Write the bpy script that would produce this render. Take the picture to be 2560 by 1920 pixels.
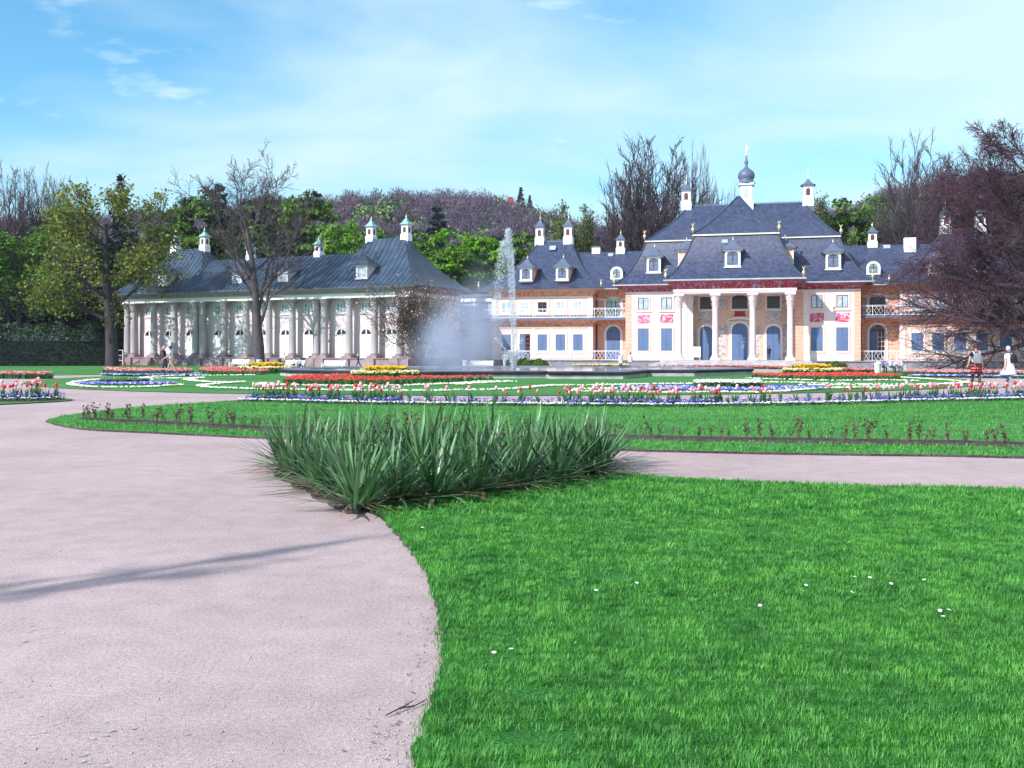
import bpy, math, random
import numpy as np
from mathutils import Vector, Matrix, Euler

R = math.radians
rnd = random.Random(11)
nr = np.random.default_rng(11)
S = bpy.context.scene
for _o in list(bpy.data.objects):
    bpy.data.objects.remove(_o)
COL = S.collection

# ------------------------------------------------------------------ camera
cam_d = bpy.data.cameras.new('camera')
cam = bpy.data.objects.new('camera', cam_d)
COL.objects.link(cam)
cam.location = (0, 0, 1.6)
cam.rotation_euler = (R(90), 0, 0)
cam_d.sensor_width = 36
cam_d.lens = 36 * 2500 / 2560
cam_d.shift_y = -88 / 2560
cam_d.clip_start = 0.05
cam_d.clip_end = 5000
S.camera = cam

# ------------------------------------------------------------------ light
SUN_EL, SUN_AZ = R(34), R(-132)          # azimuth measured from +Y towards +X: behind the viewer, to the left
sun_dir = Vector((math.sin(SUN_AZ) * math.cos(SUN_EL), math.cos(SUN_AZ) * math.cos(SUN_EL), math.sin(SUN_EL)))
sl = bpy.data.lights.new('sun', 'SUN')
sl.energy = 4.6
sl.angle = R(0.5)
sl.color = (1.0, 0.955, 0.93)
so = bpy.data.objects.new('sun', sl)
COL.objects.link(so)
so.rotation_euler = sun_dir.to_track_quat('Z', 'Y').to_euler()
so.location = (-30, -20, 40)

W = bpy.data.worlds.new('World')
S.world = W
W.use_nodes = True
wt = W.node_tree
wt.nodes.clear()
N, L = wt.nodes.new, wt.links.new
wo = N('ShaderNodeOutputWorld')
bg = N('ShaderNodeBackground')
bg.inputs['Strength'].default_value = 0.15
sky = N('ShaderNodeTexSky')
sky.sky_type = 'NISHITA'
sky.sun_disc = False
sky.sun_elevation = SUN_EL
sky.sun_rotation = SUN_AZ
sky.altitude = 100
sky.air_density = 1.0
sky.dust_density = 0.6
sky.ozone_density = 3.0
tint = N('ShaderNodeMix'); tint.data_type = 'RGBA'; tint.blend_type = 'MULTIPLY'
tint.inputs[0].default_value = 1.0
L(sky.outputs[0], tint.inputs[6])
tc = N('ShaderNodeTexCoord')
sx = N('ShaderNodeSeparateXYZ'); L(tc.outputs['Generated'], sx.inputs[0])


def wmath(op, a, b):
    n = N('ShaderNodeMath'); n.operation = op
    for i, v in enumerate((a, b)):
        if isinstance(v, (int, float)):
            n.inputs[i].default_value = v
        else:
            L(v, n.inputs[i])
    return n.outputs[0]


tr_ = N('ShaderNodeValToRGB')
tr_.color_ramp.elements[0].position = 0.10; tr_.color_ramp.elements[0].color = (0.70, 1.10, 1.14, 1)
tr_.color_ramp.elements[1].position = 0.62; tr_.color_ramp.elements[1].color = (1.05, 0.80, 1.12, 1)  # violet added to the sky overhead, out of view, to turn the shade purple
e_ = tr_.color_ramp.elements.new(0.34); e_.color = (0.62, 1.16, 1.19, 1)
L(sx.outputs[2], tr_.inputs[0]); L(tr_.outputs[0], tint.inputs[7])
zz = wmath('ADD', wmath('MAXIMUM', sx.outputs[2], 0.0), 0.16)
cx = N('ShaderNodeCombineXYZ')
L(wmath('DIVIDE', sx.outputs[0], zz), cx.inputs[0])
L(wmath('DIVIDE', sx.outputs[1], zz), cx.inputs[1])
cn = N('ShaderNodeTexNoise')
cn.inputs['Scale'].default_value = 1.15
cn.inputs['Detail'].default_value = 7
cn.inputs['Roughness'].default_value = 0.52
cn.inputs['Distortion'].default_value = 0.35
mp = N('ShaderNodeMapping'); mp.inputs['Location'].default_value = (3.3, 1.2, 0); mp.inputs['Scale'].default_value = (0.8, 1.0, 1)
L(cx.outputs[0], mp.inputs[0]); L(mp.outputs[0], cn.inputs['Vector'])
# the cloud cover thickens towards the right of the view (east)
cover = wmath('ADD', cn.outputs['Fac'], wmath('MULTIPLY', sx.outputs[0], 0.22))
cr = N('ShaderNodeValToRGB')
cr.color_ramp.elements[0].position = 0.33; cr.color_ramp.elements[0].color = (0, 0, 0, 1)
cr.color_ramp.elements[1].position = 0.66; cr.color_ramp.elements[1].color = (1, 1, 1, 1)
L(cover, cr.inputs[0])
pn = N('ShaderNodeTexNoise'); pn.inputs['Scale'].default_value = 5.5; pn.inputs['Detail'].default_value = 6; pn.inputs['Roughness'].default_value = 0.55
L(mp.outputs[0], pn.inputs['Vector'])
pr_ = N('ShaderNodeMapRange'); pr_.inputs[1].default_value = 0.56; pr_.inputs[2].default_value = 0.74; pr_.inputs[3].default_value = 0.0; pr_.inputs[4].default_value = 0.75
L(pn.outputs['Fac'], pr_.inputs[0])
cm = N('ShaderNodeMix'); cm.data_type = 'RGBA'
L(wmath('MAXIMUM', wmath('MULTIPLY', cr.outputs[0], 0.85), pr_.outputs[0]), cm.inputs[0])
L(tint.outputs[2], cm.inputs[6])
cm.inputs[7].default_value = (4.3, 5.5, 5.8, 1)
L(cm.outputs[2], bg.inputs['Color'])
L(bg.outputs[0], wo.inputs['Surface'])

S.view_settings.view_transform = 'Standard'
S.view_settings.look = 'None'
S.view_settings.exposure = 0.35
S.view_settings.gamma = 1.0
S.cycles.use_denoising = True
S.cycles.max_bounces = 6
S.cycles.diffuse_bounces = 3
S.cycles.glossy_bounces = 3
S.cycles.transmission_bounces = 4
S.cycles.transparent_max_bounces = 8
S.cycles.volume_bounces = 1


# ------------------------------------------------------------------ helpers
def tag(o, label=None, cat=None, group=None, kind=None):
    if label: o['label'] = label
    if cat: o['category'] = cat
    if group: o['group'] = group
    if kind: o['kind'] = kind
    return o


def thing(name, label, cat, loc=(0, 0, 0), rz=0.0, group=None):
    o = bpy.data.objects.new(name, None)
    COL.objects.link(o)
    o.location = loc
    o.rotation_euler = (0, 0, rz)
    o.empty_display_size = 0.3
    return tag(o, label, cat, group)


def link(name, me, parent=None):
    o = bpy.data.objects.new(name, me)
    COL.objects.link(o)
    if parent is not None:
        o.parent = parent
    return o


def dup(o, parent=None):
    c = o.copy()
    COL.objects.link(c)
    c.parent = parent
    for ch in o.children:
        dup(ch, c)
    return c


class MB:
    """collects shapes; build() links them as one mesh object"""
    def __init__(self):
        self.v, self.f, self.m, self.s = [], [], [], []

    def add(self, vs, fs, mi=0, smooth=False):
        b = len(self.v)
        self.v.extend(vs)
        for f in fs:
            self.f.append(tuple(i + b for i in f)); self.m.append(mi); self.s.append(smooth)

    def box(self, x0, x1, y0, y1, z0, z1, mi=0):
        v = [(x0, y0, z0), (x1, y0, z0), (x1, y1, z0), (x0, y1, z0), (x0, y0, z1), (x1, y0, z1), (x1, y1, z1), (x0, y1, z1)]
        self.add(v, [(3, 2, 1, 0), (4, 5, 6, 7), (0, 1, 5, 4), (1, 2, 6, 5), (2, 3, 7, 6), (3, 0, 4, 7)], mi)

    def bar(self, a, b, w, h=None, mi=0):
        a, b = Vector(a), Vector(b)
        d = (b - a).normalized()
        up = Vector((0, 0, 1)) if abs(d.z) < 0.95 else Vector((1, 0, 0))
        s = d.cross(up).normalized(); u = s.cross(d)
        h = h or w
        v = []
        for p in (a, b):
            for i, j in ((-1, -1), (1, -1), (1, 1), (-1, 1)):
                v.append(tuple(p + s * (i * w / 2) + u * (j * h / 2)))
        self.add(v, [(3, 2, 1, 0), (4, 5, 6, 7), (0, 1, 5, 4), (1, 2, 6, 5), (2, 3, 7, 6), (3, 0, 4, 7)], mi)

    def rings(self, rings, mi=0, caps=True, smooth=False):
        n = len(rings[0]); v = [p for r in rings for p in r]; f = []
        for k in range(len(rings) - 1):
            for i in range(n):
                j = (i + 1) % n
                f.append((k * n + i, k * n + j, (k + 1) * n + j, (k + 1) * n + i))
        self.add(v, f, mi, smooth)
        if caps:
            self.add(rings[0], [tuple(range(n))[::-1]], mi); self.add(rings[-1], [tuple(range(n))], mi)

    def lathe(self, prof, c=(0, 0, 0), n=12, mi=0, smooth=True, sq=1.0, caps=True):
        rs = [[(c[0] + r * math.cos(2 * math.pi * i / n), c[1] + r * sq * math.sin(2 * math.pi * i / n), c[2] + z) for i in range(n)] for r, z in prof]
        self.rings(rs, mi, caps, smooth)

    def tube(self, pts, rad, n=6, mi=0, smooth=True):
        rs = []
        for i, p in enumerate(pts):
            p = Vector(p)
            d = (Vector(pts[min(i + 1, len(pts) - 1)]) - Vector(pts[max(i - 1, 0)])).normalized()
            a = Vector((0, 1, 0)) if abs(d.y) < 0.9 else Vector((1, 0, 0))
            s = d.cross(a).normalized(); u = s.cross(d)
            r = rad[i] if hasattr(rad, '__len__') else rad
            rs.append([tuple(p + s * (r * math.cos(2 * math.pi * k / n)) + u * (r * math.sin(2 * math.pi * k / n))) for k in range(n)])
        self.rings(rs, mi, True, smooth)

    def rect_loft(self, secs, mi=0, caps=True):
        """secs: (x0,x1,y0,y1,z)"""
        self.rings([[(a, c, z), (b, c, z), (b, d, z), (a, d, z)] for a, b, c, d, z in secs], mi, caps)

    def hip_lines(self, b, z0, t, z1, pw, lin, r=0.07, n=12, mi=0):
        for ix, iy in ((0, 2), (1, 2), (0, 3), (1, 3)):
            pts = []
            for i in range(n + 1):
                q = i / n; pts.append((b[ix] + (t[ix] - b[ix]) * q, b[iy] + (t[iy] - b[iy]) * q, z0 + (z1 - z0) * (lin * q + (1 - lin) * q ** pw) + 0.02))
            self.tube(pts, r, 5, mi)

    def hip(self, b, z0, t, z1, pw=1.8, lin=0.3, n=9, mi=0):
        secs = []
        for i in range(n + 1):
            s = i / n
            g = lin * s + (1 - lin) * s ** pw
            secs.append(tuple(b[k] + (t[k] - b[k]) * s for k in range(4)) + (z0 + (z1 - z0) * g,))
        self.rect_loft(secs, mi)

    def poly(self, pts, z0, z1, mi=0, mi_side=None):
        n = len(pts)
        lo = [(p[0], p[1], z0) for p in pts]; hi = [(p[0], p[1], z1) for p in pts]
        self.add(hi, [tuple(range(n))], mi)
        self.add(lo + hi, [(i, (i + 1) % n, n + (i + 1) % n, n + i) for i in range(n)], mi if mi_side is None else mi_side)

    def xz(self, pts, y0, y1, mi=0):
        """a flat outline in x,z given thickness between y0 (front) and y1"""
        n = len(pts)
        a = [(p[0], y0, p[1]) for p in pts]; b = [(p[0], y1, p[1]) for p in pts]
        self.add(a, [tuple(range(n))], mi)
        self.add(b, [tuple(range(n))[::-1]], mi)
        self.add(a + b, [((i + 1) % n, i, n + i, n + (i + 1) % n) for i in range(n)], mi)

    def frame(self, outer, inner, y0, y1, mi=0):
        n = len(outer)
        o0 = [(p[0], y0, p[1]) for p in outer]; i0 = [(p[0], y0, p[1]) for p in inner]
        o1 = [(p[0], y1, p[1]) for p in outer]; i1 = [(p[0], y1, p[1]) for p in inner]
        v = o0 + i0 + o1 + i1; f = []
        for k in range(n):
            j = (k + 1) % n
            f += [(k, j, n + j, n + k), (k, 2 * n + k, 2 * n + j, j), (n + k, n + j, 3 * n + j, 3 * n + k), (2 * n + k, 3 * n + k, 3 * n + j, 2 * n + j)]
        self.add(v, f, mi)

    def mesh(self, name, mats):
        me = bpy.data.meshes.new(name)
        me.from_pydata(self.v, [], self.f)
        for m in (mats if isinstance(mats, (list, tuple)) else [mats]):
            me.materials.append(m)
        me.polygons.foreach_set('material_index', self.m)
        me.polygons.foreach_set('use_smooth', self.s)
        me.update()
        return me

    def build(self, name, mats, parent=None):
        return link(name, self.mesh(name, mats), parent)


def np_mesh(name, V, F, mats, mi=None, smooth=False):
    """V (n,3), F (m,k) with one k"""
    me = bpy.data.meshes.new(name)
    V = np.asarray(V, np.float32); F = np.asarray(F, np.int32)
    m, k = F.shape
    me.vertices.add(len(V)); me.vertices.foreach_set('co', V.ravel())
    me.loops.add(m * k); me.loops.foreach_set('vertex_index', F.ravel())
    me.polygons.add(m)
    me.polygons.foreach_set('loop_start', np.arange(0, m * k, k, dtype=np.int32))
    for x in (mats if isinstance(mats, (list, tuple)) else [mats]):
        me.materials.append(x)
    if mi is not None:
        me.polygons.foreach_set('material_index', np.asarray(mi, np.int32))
    if smooth:
        me.polygons.foreach_set('use_smooth', np.ones(m, bool))
    me.update(calc_edges=True)
    return me


def scatter(V, F, MI, P, Sc, RZ):
    """copies of a small template merged into arrays (for flowers, grass: things nobody could count)"""
    V = np.asarray(V, float); F = np.asarray(F, int); n = len(P)
    c, s = np.cos(RZ), np.sin(RZ)
    Sc = np.asarray(Sc, float)
    if Sc.ndim == 1: Sc = np.stack([Sc] * 3, 1)
    x = V[None, :, 0] * Sc[:, :1]; y = V[None, :, 1] * Sc[:, 1:2]; z = V[None, :, 2] * Sc[:, 2:]
    out = np.stack([x * c[:, None] - y * s[:, None], x * s[:, None] + y * c[:, None], z], 2) + np.asarray(P)[:, None, :]
    ff = F[None] + (np.arange(n) * len(V))[:, None, None]
    return out.reshape(-1, 3), ff.reshape(-1, F.shape[1]), np.tile(np.asarray(MI), n)


def cat_arrays(parts):
    V, F, M, b = [], [], [], 0
    for v, f, m in parts:
        V.append(v); F.append(f + b); M.append(m); b += len(v)
    return np.concatenate(V), np.concatenate(F), np.concatenate(M)


# ------------------------------------------------------------------ materials
def mat(name, col, rough=0.75, var=0.12, scale=3.0, bump=0.0, bscale=None, spec=0.3, metal=0.0, col2=None, stretch=None, island=0.0, trans=0.0, detail=5.0):
    m = bpy.data.materials.new(name); m.use_nodes = True
    t = m.node_tree; n, l = t.nodes.new, t.links.new
    p = t.nodes['Principled BSDF']
    p.inputs['Roughness'].default_value = rough
    p.inputs['Specular IOR Level'].default_value = spec
    p.inputs['Metallic'].default_value = metal
    tcn = n('ShaderNodeTexCoord'); mpn = n('ShaderNodeMapping')
    if stretch: mpn.inputs['Scale'].default_value = stretch
    l(tcn.outputs['Object'], mpn.inputs[0])
    nz = n('ShaderNodeTexNoise'); nz.inputs['Scale'].default_value = scale; nz.inputs['Detail'].default_value = detail
    l(mpn.outputs[0], nz.inputs['Vector'])
    ra = n('ShaderNodeValToRGB')
    a = [c * (1 - var) for c in col]; b = [min(1, c * (1 + var)) for c in (col2 or col)]
    ra.color_ramp.elements[0].position = 0.32; ra.color_ramp.elements[0].color = (*a, 1)
    ra.color_ramp.elements[1].position = 0.68; ra.color_ramp.elements[1].color = (*b, 1)
    l(nz.outputs['Fac'], ra.inputs[0])
    out = ra.outputs[0]
    if island:
        g = n('ShaderNodeNewGeometry'); mm = n('ShaderNodeMapRange')
        mm.inputs[3].default_value = 1 - island; mm.inputs[4].default_value = 1 + island
        l(g.outputs['Random Per Island'], mm.inputs[0])
        mx = n('ShaderNodeMix'); mx.data_type = 'RGBA'; mx.blend_type = 'MULTIPLY'; mx.inputs[0].default_value = 1
        l(out, mx.inputs[6]); l(mm.outputs[0], mx.inputs[7])
        out = mx.outputs[2]
    l(out, p.inputs['Base Color'])
    if bump:
        bn = n('ShaderNodeTexNoise'); bn.inputs['Scale'].default_value = bscale or scale * 6; bn.inputs['Detail'].default_value = 4
        l(mpn.outputs[0], bn.inputs['Vector'])
        bp = n('ShaderNodeBump'); bp.inputs['Strength'].default_value = bump; bp.inputs['Distance'].default_value = 0.05
        l(bn.outputs['Fac'], bp.inputs['Height']); l(bp.outputs[0], p.inputs['Normal'])
    if trans:
        tr = n('ShaderNodeBsdfTranslucent'); l(out, tr.inputs[0])
        ms = n('ShaderNodeMixShader'); ms.inputs[0].default_value = trans
        l(p.outputs[0], ms.inputs[1]); l(tr.outputs[0], ms.inputs[2]); l(ms.outputs[0], t.nodes['Material Output'].inputs[0])
    return m


def patterned(name, col, col2, tex, rough=0.7, spec=0.3, axes='xz', **kw):
    """brick pattern in the object's own coordinates"""
    m = mat(name, col, rough, kw.pop('var', 0.1), kw.pop('scale', 2.0), kw.pop('bump', 0), spec=spec, col2=kw.pop('colb', None))
    t = m.node_tree; n, l = t.nodes.new, t.links.new
    p = t.nodes['Principled BSDF']
    src = p.inputs['Base Color'].links[0].from_socket
    tcn = n('ShaderNodeTexCoord'); sp = n('ShaderNodeSeparateXYZ'); cb = n('ShaderNodeCombineXYZ')
    l(tcn.outputs['Object'], sp.inputs[0])
    ad = n('ShaderNodeMath'); ad.operation = 'ADD'
    l(sp.outputs[0], ad.inputs[0]); l(sp.outputs[1], ad.inputs[1])
    l(ad.outputs[0], cb.inputs[0]); l(sp.outputs[2], cb.inputs[1])
    bt = n('ShaderNodeTexBrick')
    bt.inputs['Color1'].default_value = (1, 1, 1, 1); bt.inputs['Color2'].default_value = (tex.get('c2', 0.85),) * 3 + (1,)
    bt.inputs['Mortar'].default_value = (*col2, 1)
    bt.inputs['Scale'].default_value = 1.0
    bt.inputs['Mortar Size'].default_value = tex.get('mortar', 0.02)
    bt.inputs['Brick Width'].default_value = tex['w']; bt.inputs['Row Height'].default_value = tex['h']
    bt.inputs['Bias'].default_value = 0.0
    l(cb.outputs[0], bt.inputs['Vector'])
    mx = n('ShaderNodeMix'); mx.data_type = 'RGBA'; mx.blend_type = 'MULTIPLY'; mx.inputs[0].default_value = 1
    l(src, mx.inputs[6]); l(bt.outputs['Color'], mx.inputs[7]); l(mx.outputs[2], p.inputs['Base Color'])
    return m


def figures(name, ground, fig, sx_=1.6, sz_=1.1, thr=0.5, rough=0.8, third=None):
    """painted figures scattered over a ground colour: stretched noise blots"""
    m = mat(name, ground, rough, 0.12, 3)
    t = m.node_tree; n, l = t.nodes.new, t.links.new
    p = t.nodes['Principled BSDF']; src = p.inputs['Base Color'].links[0].from_socket
    tcn = n('ShaderNodeTexCoord'); mpn = n('ShaderNodeMapping'); mpn.inputs['Scale'].default_value = (sx_, sx_, sz_)
    l(tcn.outputs['Object'], mpn.inputs[0])
    nz = n('ShaderNodeTexNoise'); nz.inputs['Scale'].default_value = 2.2; nz.inputs['Detail'].default_value = 3; nz.inputs['Distortion'].default_value = 1.2
    l(mpn.outputs[0], nz.inputs['Vector'])
    ra = n('ShaderNodeValToRGB'); ra.color_ramp.elements[0].position = thr; ra.color_ramp.elements[1].position = thr + 0.06
    l(nz.outputs['Fac'], ra.inputs[0])
    mx = n('ShaderNodeMix'); mx.data_type = 'RGBA'
    l(ra.outputs[0], mx.inputs[0]); l(src, mx.inputs[6]); mx.inputs[7].default_value = (*fig, 1)
    l(mx.outputs[2], p.inputs['Base Color'])
    return m


def ground_mat(name, cols, scales, rough=0.9, bump=0.3, bs=60, stretch=None):
    """several noise layers multiplied: a broad mottling, a middle one and grain"""
    m = mat(name, cols[0], rough, 0.0, scales[0], bump, bs, spec=0.15, col2=cols[1], stretch=stretch)
    t = m.node_tree; n, l = t.nodes.new, t.links.new
    p = t.nodes['Principled BSDF']; out = p.inputs['Base Color'].links[0].from_socket
    tcn = n('ShaderNodeTexCoord')
    for sc, lo, hi in scales[1:]:
        nz = n('ShaderNodeTexNoise'); nz.inputs['Scale'].default_value = sc; nz.inputs['Detail'].default_value = 3
        l(tcn.outputs['Object'], nz.inputs['Vector'])
        mr = n('ShaderNodeMapRange'); mr.inputs[1].default_value = 0.3; mr.inputs[2].default_value = 0.7
        mr.inputs[3].default_value = lo; mr.inputs[4].default_value = hi
        l(nz.outputs['Fac'], mr.inputs[0])
        mx = n('ShaderNodeMix'); mx.data_type = 'RGBA'; mx.blend_type = 'MULTIPLY'; mx.inputs[0].default_value = 1
        l(out, mx.inputs[6]); l(mr.outputs[0], mx.inputs[7]); out = mx.outputs[2]
    l(out, p.inputs['Base Color'])
    return m


MT = {}
MT['gravel'] = ground_mat('gravel', ((0.475, 0.365, 0.355), (0.565, 0.445, 0.435)), (0.5, (4, 0.92, 1.06), (45, 0.78, 1.15), (160, 0.75, 1.2)), bump=0.4, bs=150)
MT['lawn'] = ground_mat('lawn', ((0.032, 0.17, 0.030), (0.055, 0.23, 0.04)), (0.5, (4, 0.8, 1.15), (40, 0.65, 1.3)), bump=0.8, bs=70)
MT['lawn_far'] = ground_mat('lawn_far', ((0.05, 0.20, 0.045), (0.10, 0.30, 0.085)), (0.35, (3, 0.8, 1.15), (25, 0.75, 1.2)), bump=0.6, bs=40, stretch=(0.35, 1.6, 1))
MT['soil'] = ground_mat('soil', ((0.075, 0.045, 0.055), (0.14, 0.09, 0.105)), (2, (14, 0.6, 1.3), (60, 0.7, 1.3)), bump=1.0, bs=30)
MT['blade'] = mat('grass_blade', (0.062, 0.27, 0.050), 0.5, 0.12, 2.6, island=0.42, trans=0.35, col2=(0.13, 0.40, 0.065), detail=8)
MT['yucca'] = mat('yucca_leaf', (0.055, 0.135, 0.050), 0.38, 0.25, 3, island=0.5, trans=0.12, spec=0.5, col2=(0.115, 0.24, 0.095))
MT['yucca_dry'] = mat('yucca_dry_leaf', (0.2, 0.13, 0.075), 0.7, 0.3, 6, island=0.3)
MT['stone'] = mat('grey_stone', (0.24, 0.23, 0.26), 0.8, 0.25, 2.5, 0.4, 20)
MT['rim_dark'] = mat('wet_dark_rim_stone', (0.022, 0.022, 0.035), 0.5, 0.5, 1.2, 0.4, 10)
MT['stone_dark'] = mat('dark_stone', (0.17, 0.18, 0.22), 0.6, 0.35, 1.5, 0.4, 14)
MT['stone_pale'] = mat('pale_stone', (0.42, 0.4, 0.40), 0.8, 0.2, 2, 0.3, 16)
MT['sandstone'] = mat('weathered_sandstone', (0.27, 0.21, 0.22), 0.85, 0.3, 1.2, 0.3, 10)
MT['column'] = mat('column_sandstone', (0.42, 0.385, 0.395), 0.8, 0.16, 1.6, 0.2, 12, stretch=(1, 1, 0.4))
MT['white'] = mat('white_paint', (0.82, 0.80, 0.82), 0.5, 0.04, 2)
MT['plaster_white'] = mat('white_plaster', (0.82, 0.69, 0.68), 0.8, 0.05, 0.8)
MT['plaster_grey'] = mat('pale_grey_plaster', (0.70, 0.60, 0.62), 0.85, 0.06, 0.7)
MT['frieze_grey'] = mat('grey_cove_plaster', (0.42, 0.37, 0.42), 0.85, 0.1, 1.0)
MT['pink'] = mat('pink_plaster', (0.86, 0.56, 0.45), 0.85, 0.07, 0.8)
MT['rustic'] = patterned('orange_rusticated_plaster', (0.80, 0.43, 0.32), (0.7, 0.68, 0.68), dict(w=30, h=0.33, mortar=0.022, c2=1.0), 0.85)
MT['pinkband'] = mat('pink_band', (0.85, 0.60, 0.52), 0.85, 0.05, 1)
MT['pinkstrip'] = mat('pale_pink_strip', (0.86, 0.61, 0.51), 0.85, 0.05, 1)
MT['ochre'] = mat('ochre_plaster', (0.74, 0.48, 0.34), 0.85, 0.08, 1)
MT['cream'] = mat('cream_cornice', (0.78, 0.70, 0.62), 0.7, 0.06, 1)
MT['slate'] = patterned('blue_slate', (0.040, 0.056, 0.120), (0.6, 0.6, 0.65), dict(w=0.34, h=0.24, mortar=0.02, c2=0.6), 0.38, 0.65, var=0.22, scale=4.5, colb=(0.064, 0.082, 0.155), bump=0.25)
MT['seam'] = mat('green_grey_metal_roof', (0.034, 0.060, 0.102), 0.55, 0.16, 0.9, spec=0.35, col2=(0.046, 0.078, 0.125))
MT['ribs'] = mat('dark_roof_seam', (0.05, 0.075, 0.10), 0.5, 0.1, 2)
MT['lead'] = mat('lead_grey', (0.10, 0.13, 0.20), 0.45, 0.15, 2, spec=0.5)
MT['copper'] = mat('verdigris_copper', (0.25, 0.50, 0.50), 0.6, 0.15, 3)
MT['gutter'] = mat('zinc_gutter', (0.35, 0.42, 0.44), 0.4, 0.15, 1.5, spec=0.5)
MT['gold'] = mat('gilded_metal', (0.84, 0.70, 0.42), 0.35, 0.1, 4, metal=0.8)
MT['shutter'] = mat('slate_blue_shutter', (0.105, 0.17, 0.315), 0.55, 0.08, 1.5)
MT['glass'] = mat('window_glass', (0.16, 0.26, 0.30), 0.08, 0.5, 1.1, spec=0.9)
MT['glass_dark'] = mat('dark_glass', (0.016, 0.014, 0.03), 0.1, 0.4, 2, spec=0.35)
MT['curtain'] = mat('pale_curtain_glass', (0.40, 0.50, 0.62), 0.15, 0.3, 2, spec=0.7)
MT['hall_glass'] = mat('blue_grey_hall_glass', (0.20, 0.29, 0.38), 0.12, 0.35, 2, spec=0.7)
MT['dormer_glass'] = mat('dormer_glass', (0.12, 0.155, 0.25), 0.15, 0.3, 3, spec=0.6)
MT['wood'] = mat('dark_red_wood', (0.11, 0.045, 0.05), 0.5, 0.15, 3)
MT['reliefgrey'] = figures('grey_relief_panel', (0.62, 0.52, 0.50), (0.36, 0.30, 0.34), 2.2, 2.2, 0.5)
MT['frieze_red'] = figures('red_frieze_with_figures', (0.36, 0.045, 0.06), (0.36, 0.30, 0.46), 2.4, 1.0, 0.53)
MT['frieze_orange'] = figures('orange_frieze_with_ornament', (0.74, 0.40, 0.27), (0.46, 0.14, 0.10), 2.2, 1.3, 0.54)
MT['relief_red'] = figures('red_panel_with_figures', (0.62, 0.08, 0.11), (0.55, 0.42, 0.62), 1.7, 1.5, 0.5)
MT['redpanel'] = mat('plain_red_panel', (0.40, 0.035, 0.06), 0.8, 0.1, 2)
MT['bark'] = mat('grey_bark', (0.085, 0.066, 0.078), 0.9, 0.3, 3, 0.6, 12, stretch=(1, 1, 0.3))
MT['bark_dark'] = mat('dark_bark', (0.060, 0.045, 0.055), 0.9, 0.3, 3, 0.6, 12, stretch=(1, 1, 0.3))
MT['twig'] = mat('grey_brown_twig', (0.075, 0.056, 0.066), 0.9, 0.2, 1, island=0.25)
MT['twig_red'] = mat('purple_brown_twig', (0.085, 0.042, 0.060), 0.9, 0.25, 0.3, island=0.35)
MT['leaf_bud'] = mat('budding_red_leaf', (0.16, 0.075, 0.07), 0.7, 0.2, 0.6, island=0.3, trans=0.2)
MT['leaf_olive'] = mat('olive_spring_leaf', (0.15, 0.165, 0.02), 0.6, 0.3, 0.35, island=0.5, trans=0.4, col2=(0.23, 0.23, 0.03))
MT['leaf_bright'] = mat('bright_spring_leaf', (0.085, 0.26, 0.010), 0.6, 0.25, 0.35, island=0.45, trans=0.4, col2=(0.17, 0.37, 0.018))
MT['leaf_mid'] = mat('mid_green_leaf', (0.052, 0.14, 0.014), 0.6, 0.3, 0.3, island=0.45, trans=0.3, col2=(0.10, 0.20, 0.02))
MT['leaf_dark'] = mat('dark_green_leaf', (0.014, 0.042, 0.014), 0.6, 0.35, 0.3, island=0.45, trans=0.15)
MT['rhodo'] = mat('rhododendron_leaf', (0.030, 0.072, 0.030), 0.5, 0.3, 0.4, island=0.45)
MT['leaf_lime'] = mat('lime_spring_leaf', (0.13, 0.23, 0.035), 0.6, 0.25, 0.3, island=0.35, trans=0.3)
MT['needle'] = mat('dark_conifer_needles', (0.016, 0.036, 0.034), 0.7, 0.3, 0.5, island=0.4)
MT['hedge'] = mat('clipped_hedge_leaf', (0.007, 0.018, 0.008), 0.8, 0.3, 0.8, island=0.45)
MT['forest_floor'] = mat('forest_floor', (0.085, 0.06, 0.062), 0.95, 0.3, 0.05)
MT['forest_bare'] = mat('bare_beech_wood', (0.094, 0.072, 0.128), 0.95, 0.3, 0.03, island=0.35, col2=(0.125, 0.09, 0.125))
MT['forest_bare2'] = mat('brown_bare_wood', (0.125, 0.092, 0.115), 0.95, 0.3, 0.03, island=0.3)
MT['forest_green'] = mat('hill_green_leaf', (0.09, 0.165, 0.06), 0.8, 0.3, 0.05, island=0.35)
MT['forest_lime'] = mat('hill_lime_leaf', (0.17, 0.25, 0.075), 0.8, 0.2, 0.05, island=0.3)
MT['brick'] = mat('red_brick', (0.42, 0.13, 0.09), 0.8, 0.15, 2)
MT['tile_red'] = mat('red_roof_tile', (0.24, 0.06, 0.06), 0.8, 0.15, 3)
MT['f_white'] = mat('white_petal', (0.85, 0.84, 0.74), 0.6, 0.06, 3, island=0.12)
MT['f_lilac'] = mat('pale_lilac_petal', (0.60, 0.58, 0.85), 0.6, 0.2, 5, island=0.3)
MT['f_blue'] = mat('violet_blue_petal', (0.10, 0.085, 0.52), 0.6, 0.25, 5, island=0.4)
MT['f_red'] = mat('scarlet_petal', (0.62, 0.035, 0.03), 0.5, 0.15, 5, island=0.3, trans=0.2)
MT['f_coral'] = mat('coral_red_petal', (0.75, 0.10, 0.05), 0.5, 0.15, 5, island=0.3, trans=0.2)
MT['f_pink'] = mat('pink_petal', (0.80, 0.25, 0.30), 0.5, 0.2, 8, island=0.3, trans=0.2)
MT['f_pale'] = mat('pale_pink_petal', (0.84, 0.52, 0.50), 0.5, 0.2, 8, island=0.2, trans=0.2)
MT['f_yellow'] = mat('golden_petal', (0.85, 0.52, 0.02), 0.5, 0.1, 8, island=0.2, trans=0.2)
MT['f_cream'] = mat('cream_yellow_petal', (0.82, 0.74, 0.22), 0.5, 0.1, 8, island=0.2, trans=0.2)
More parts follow.
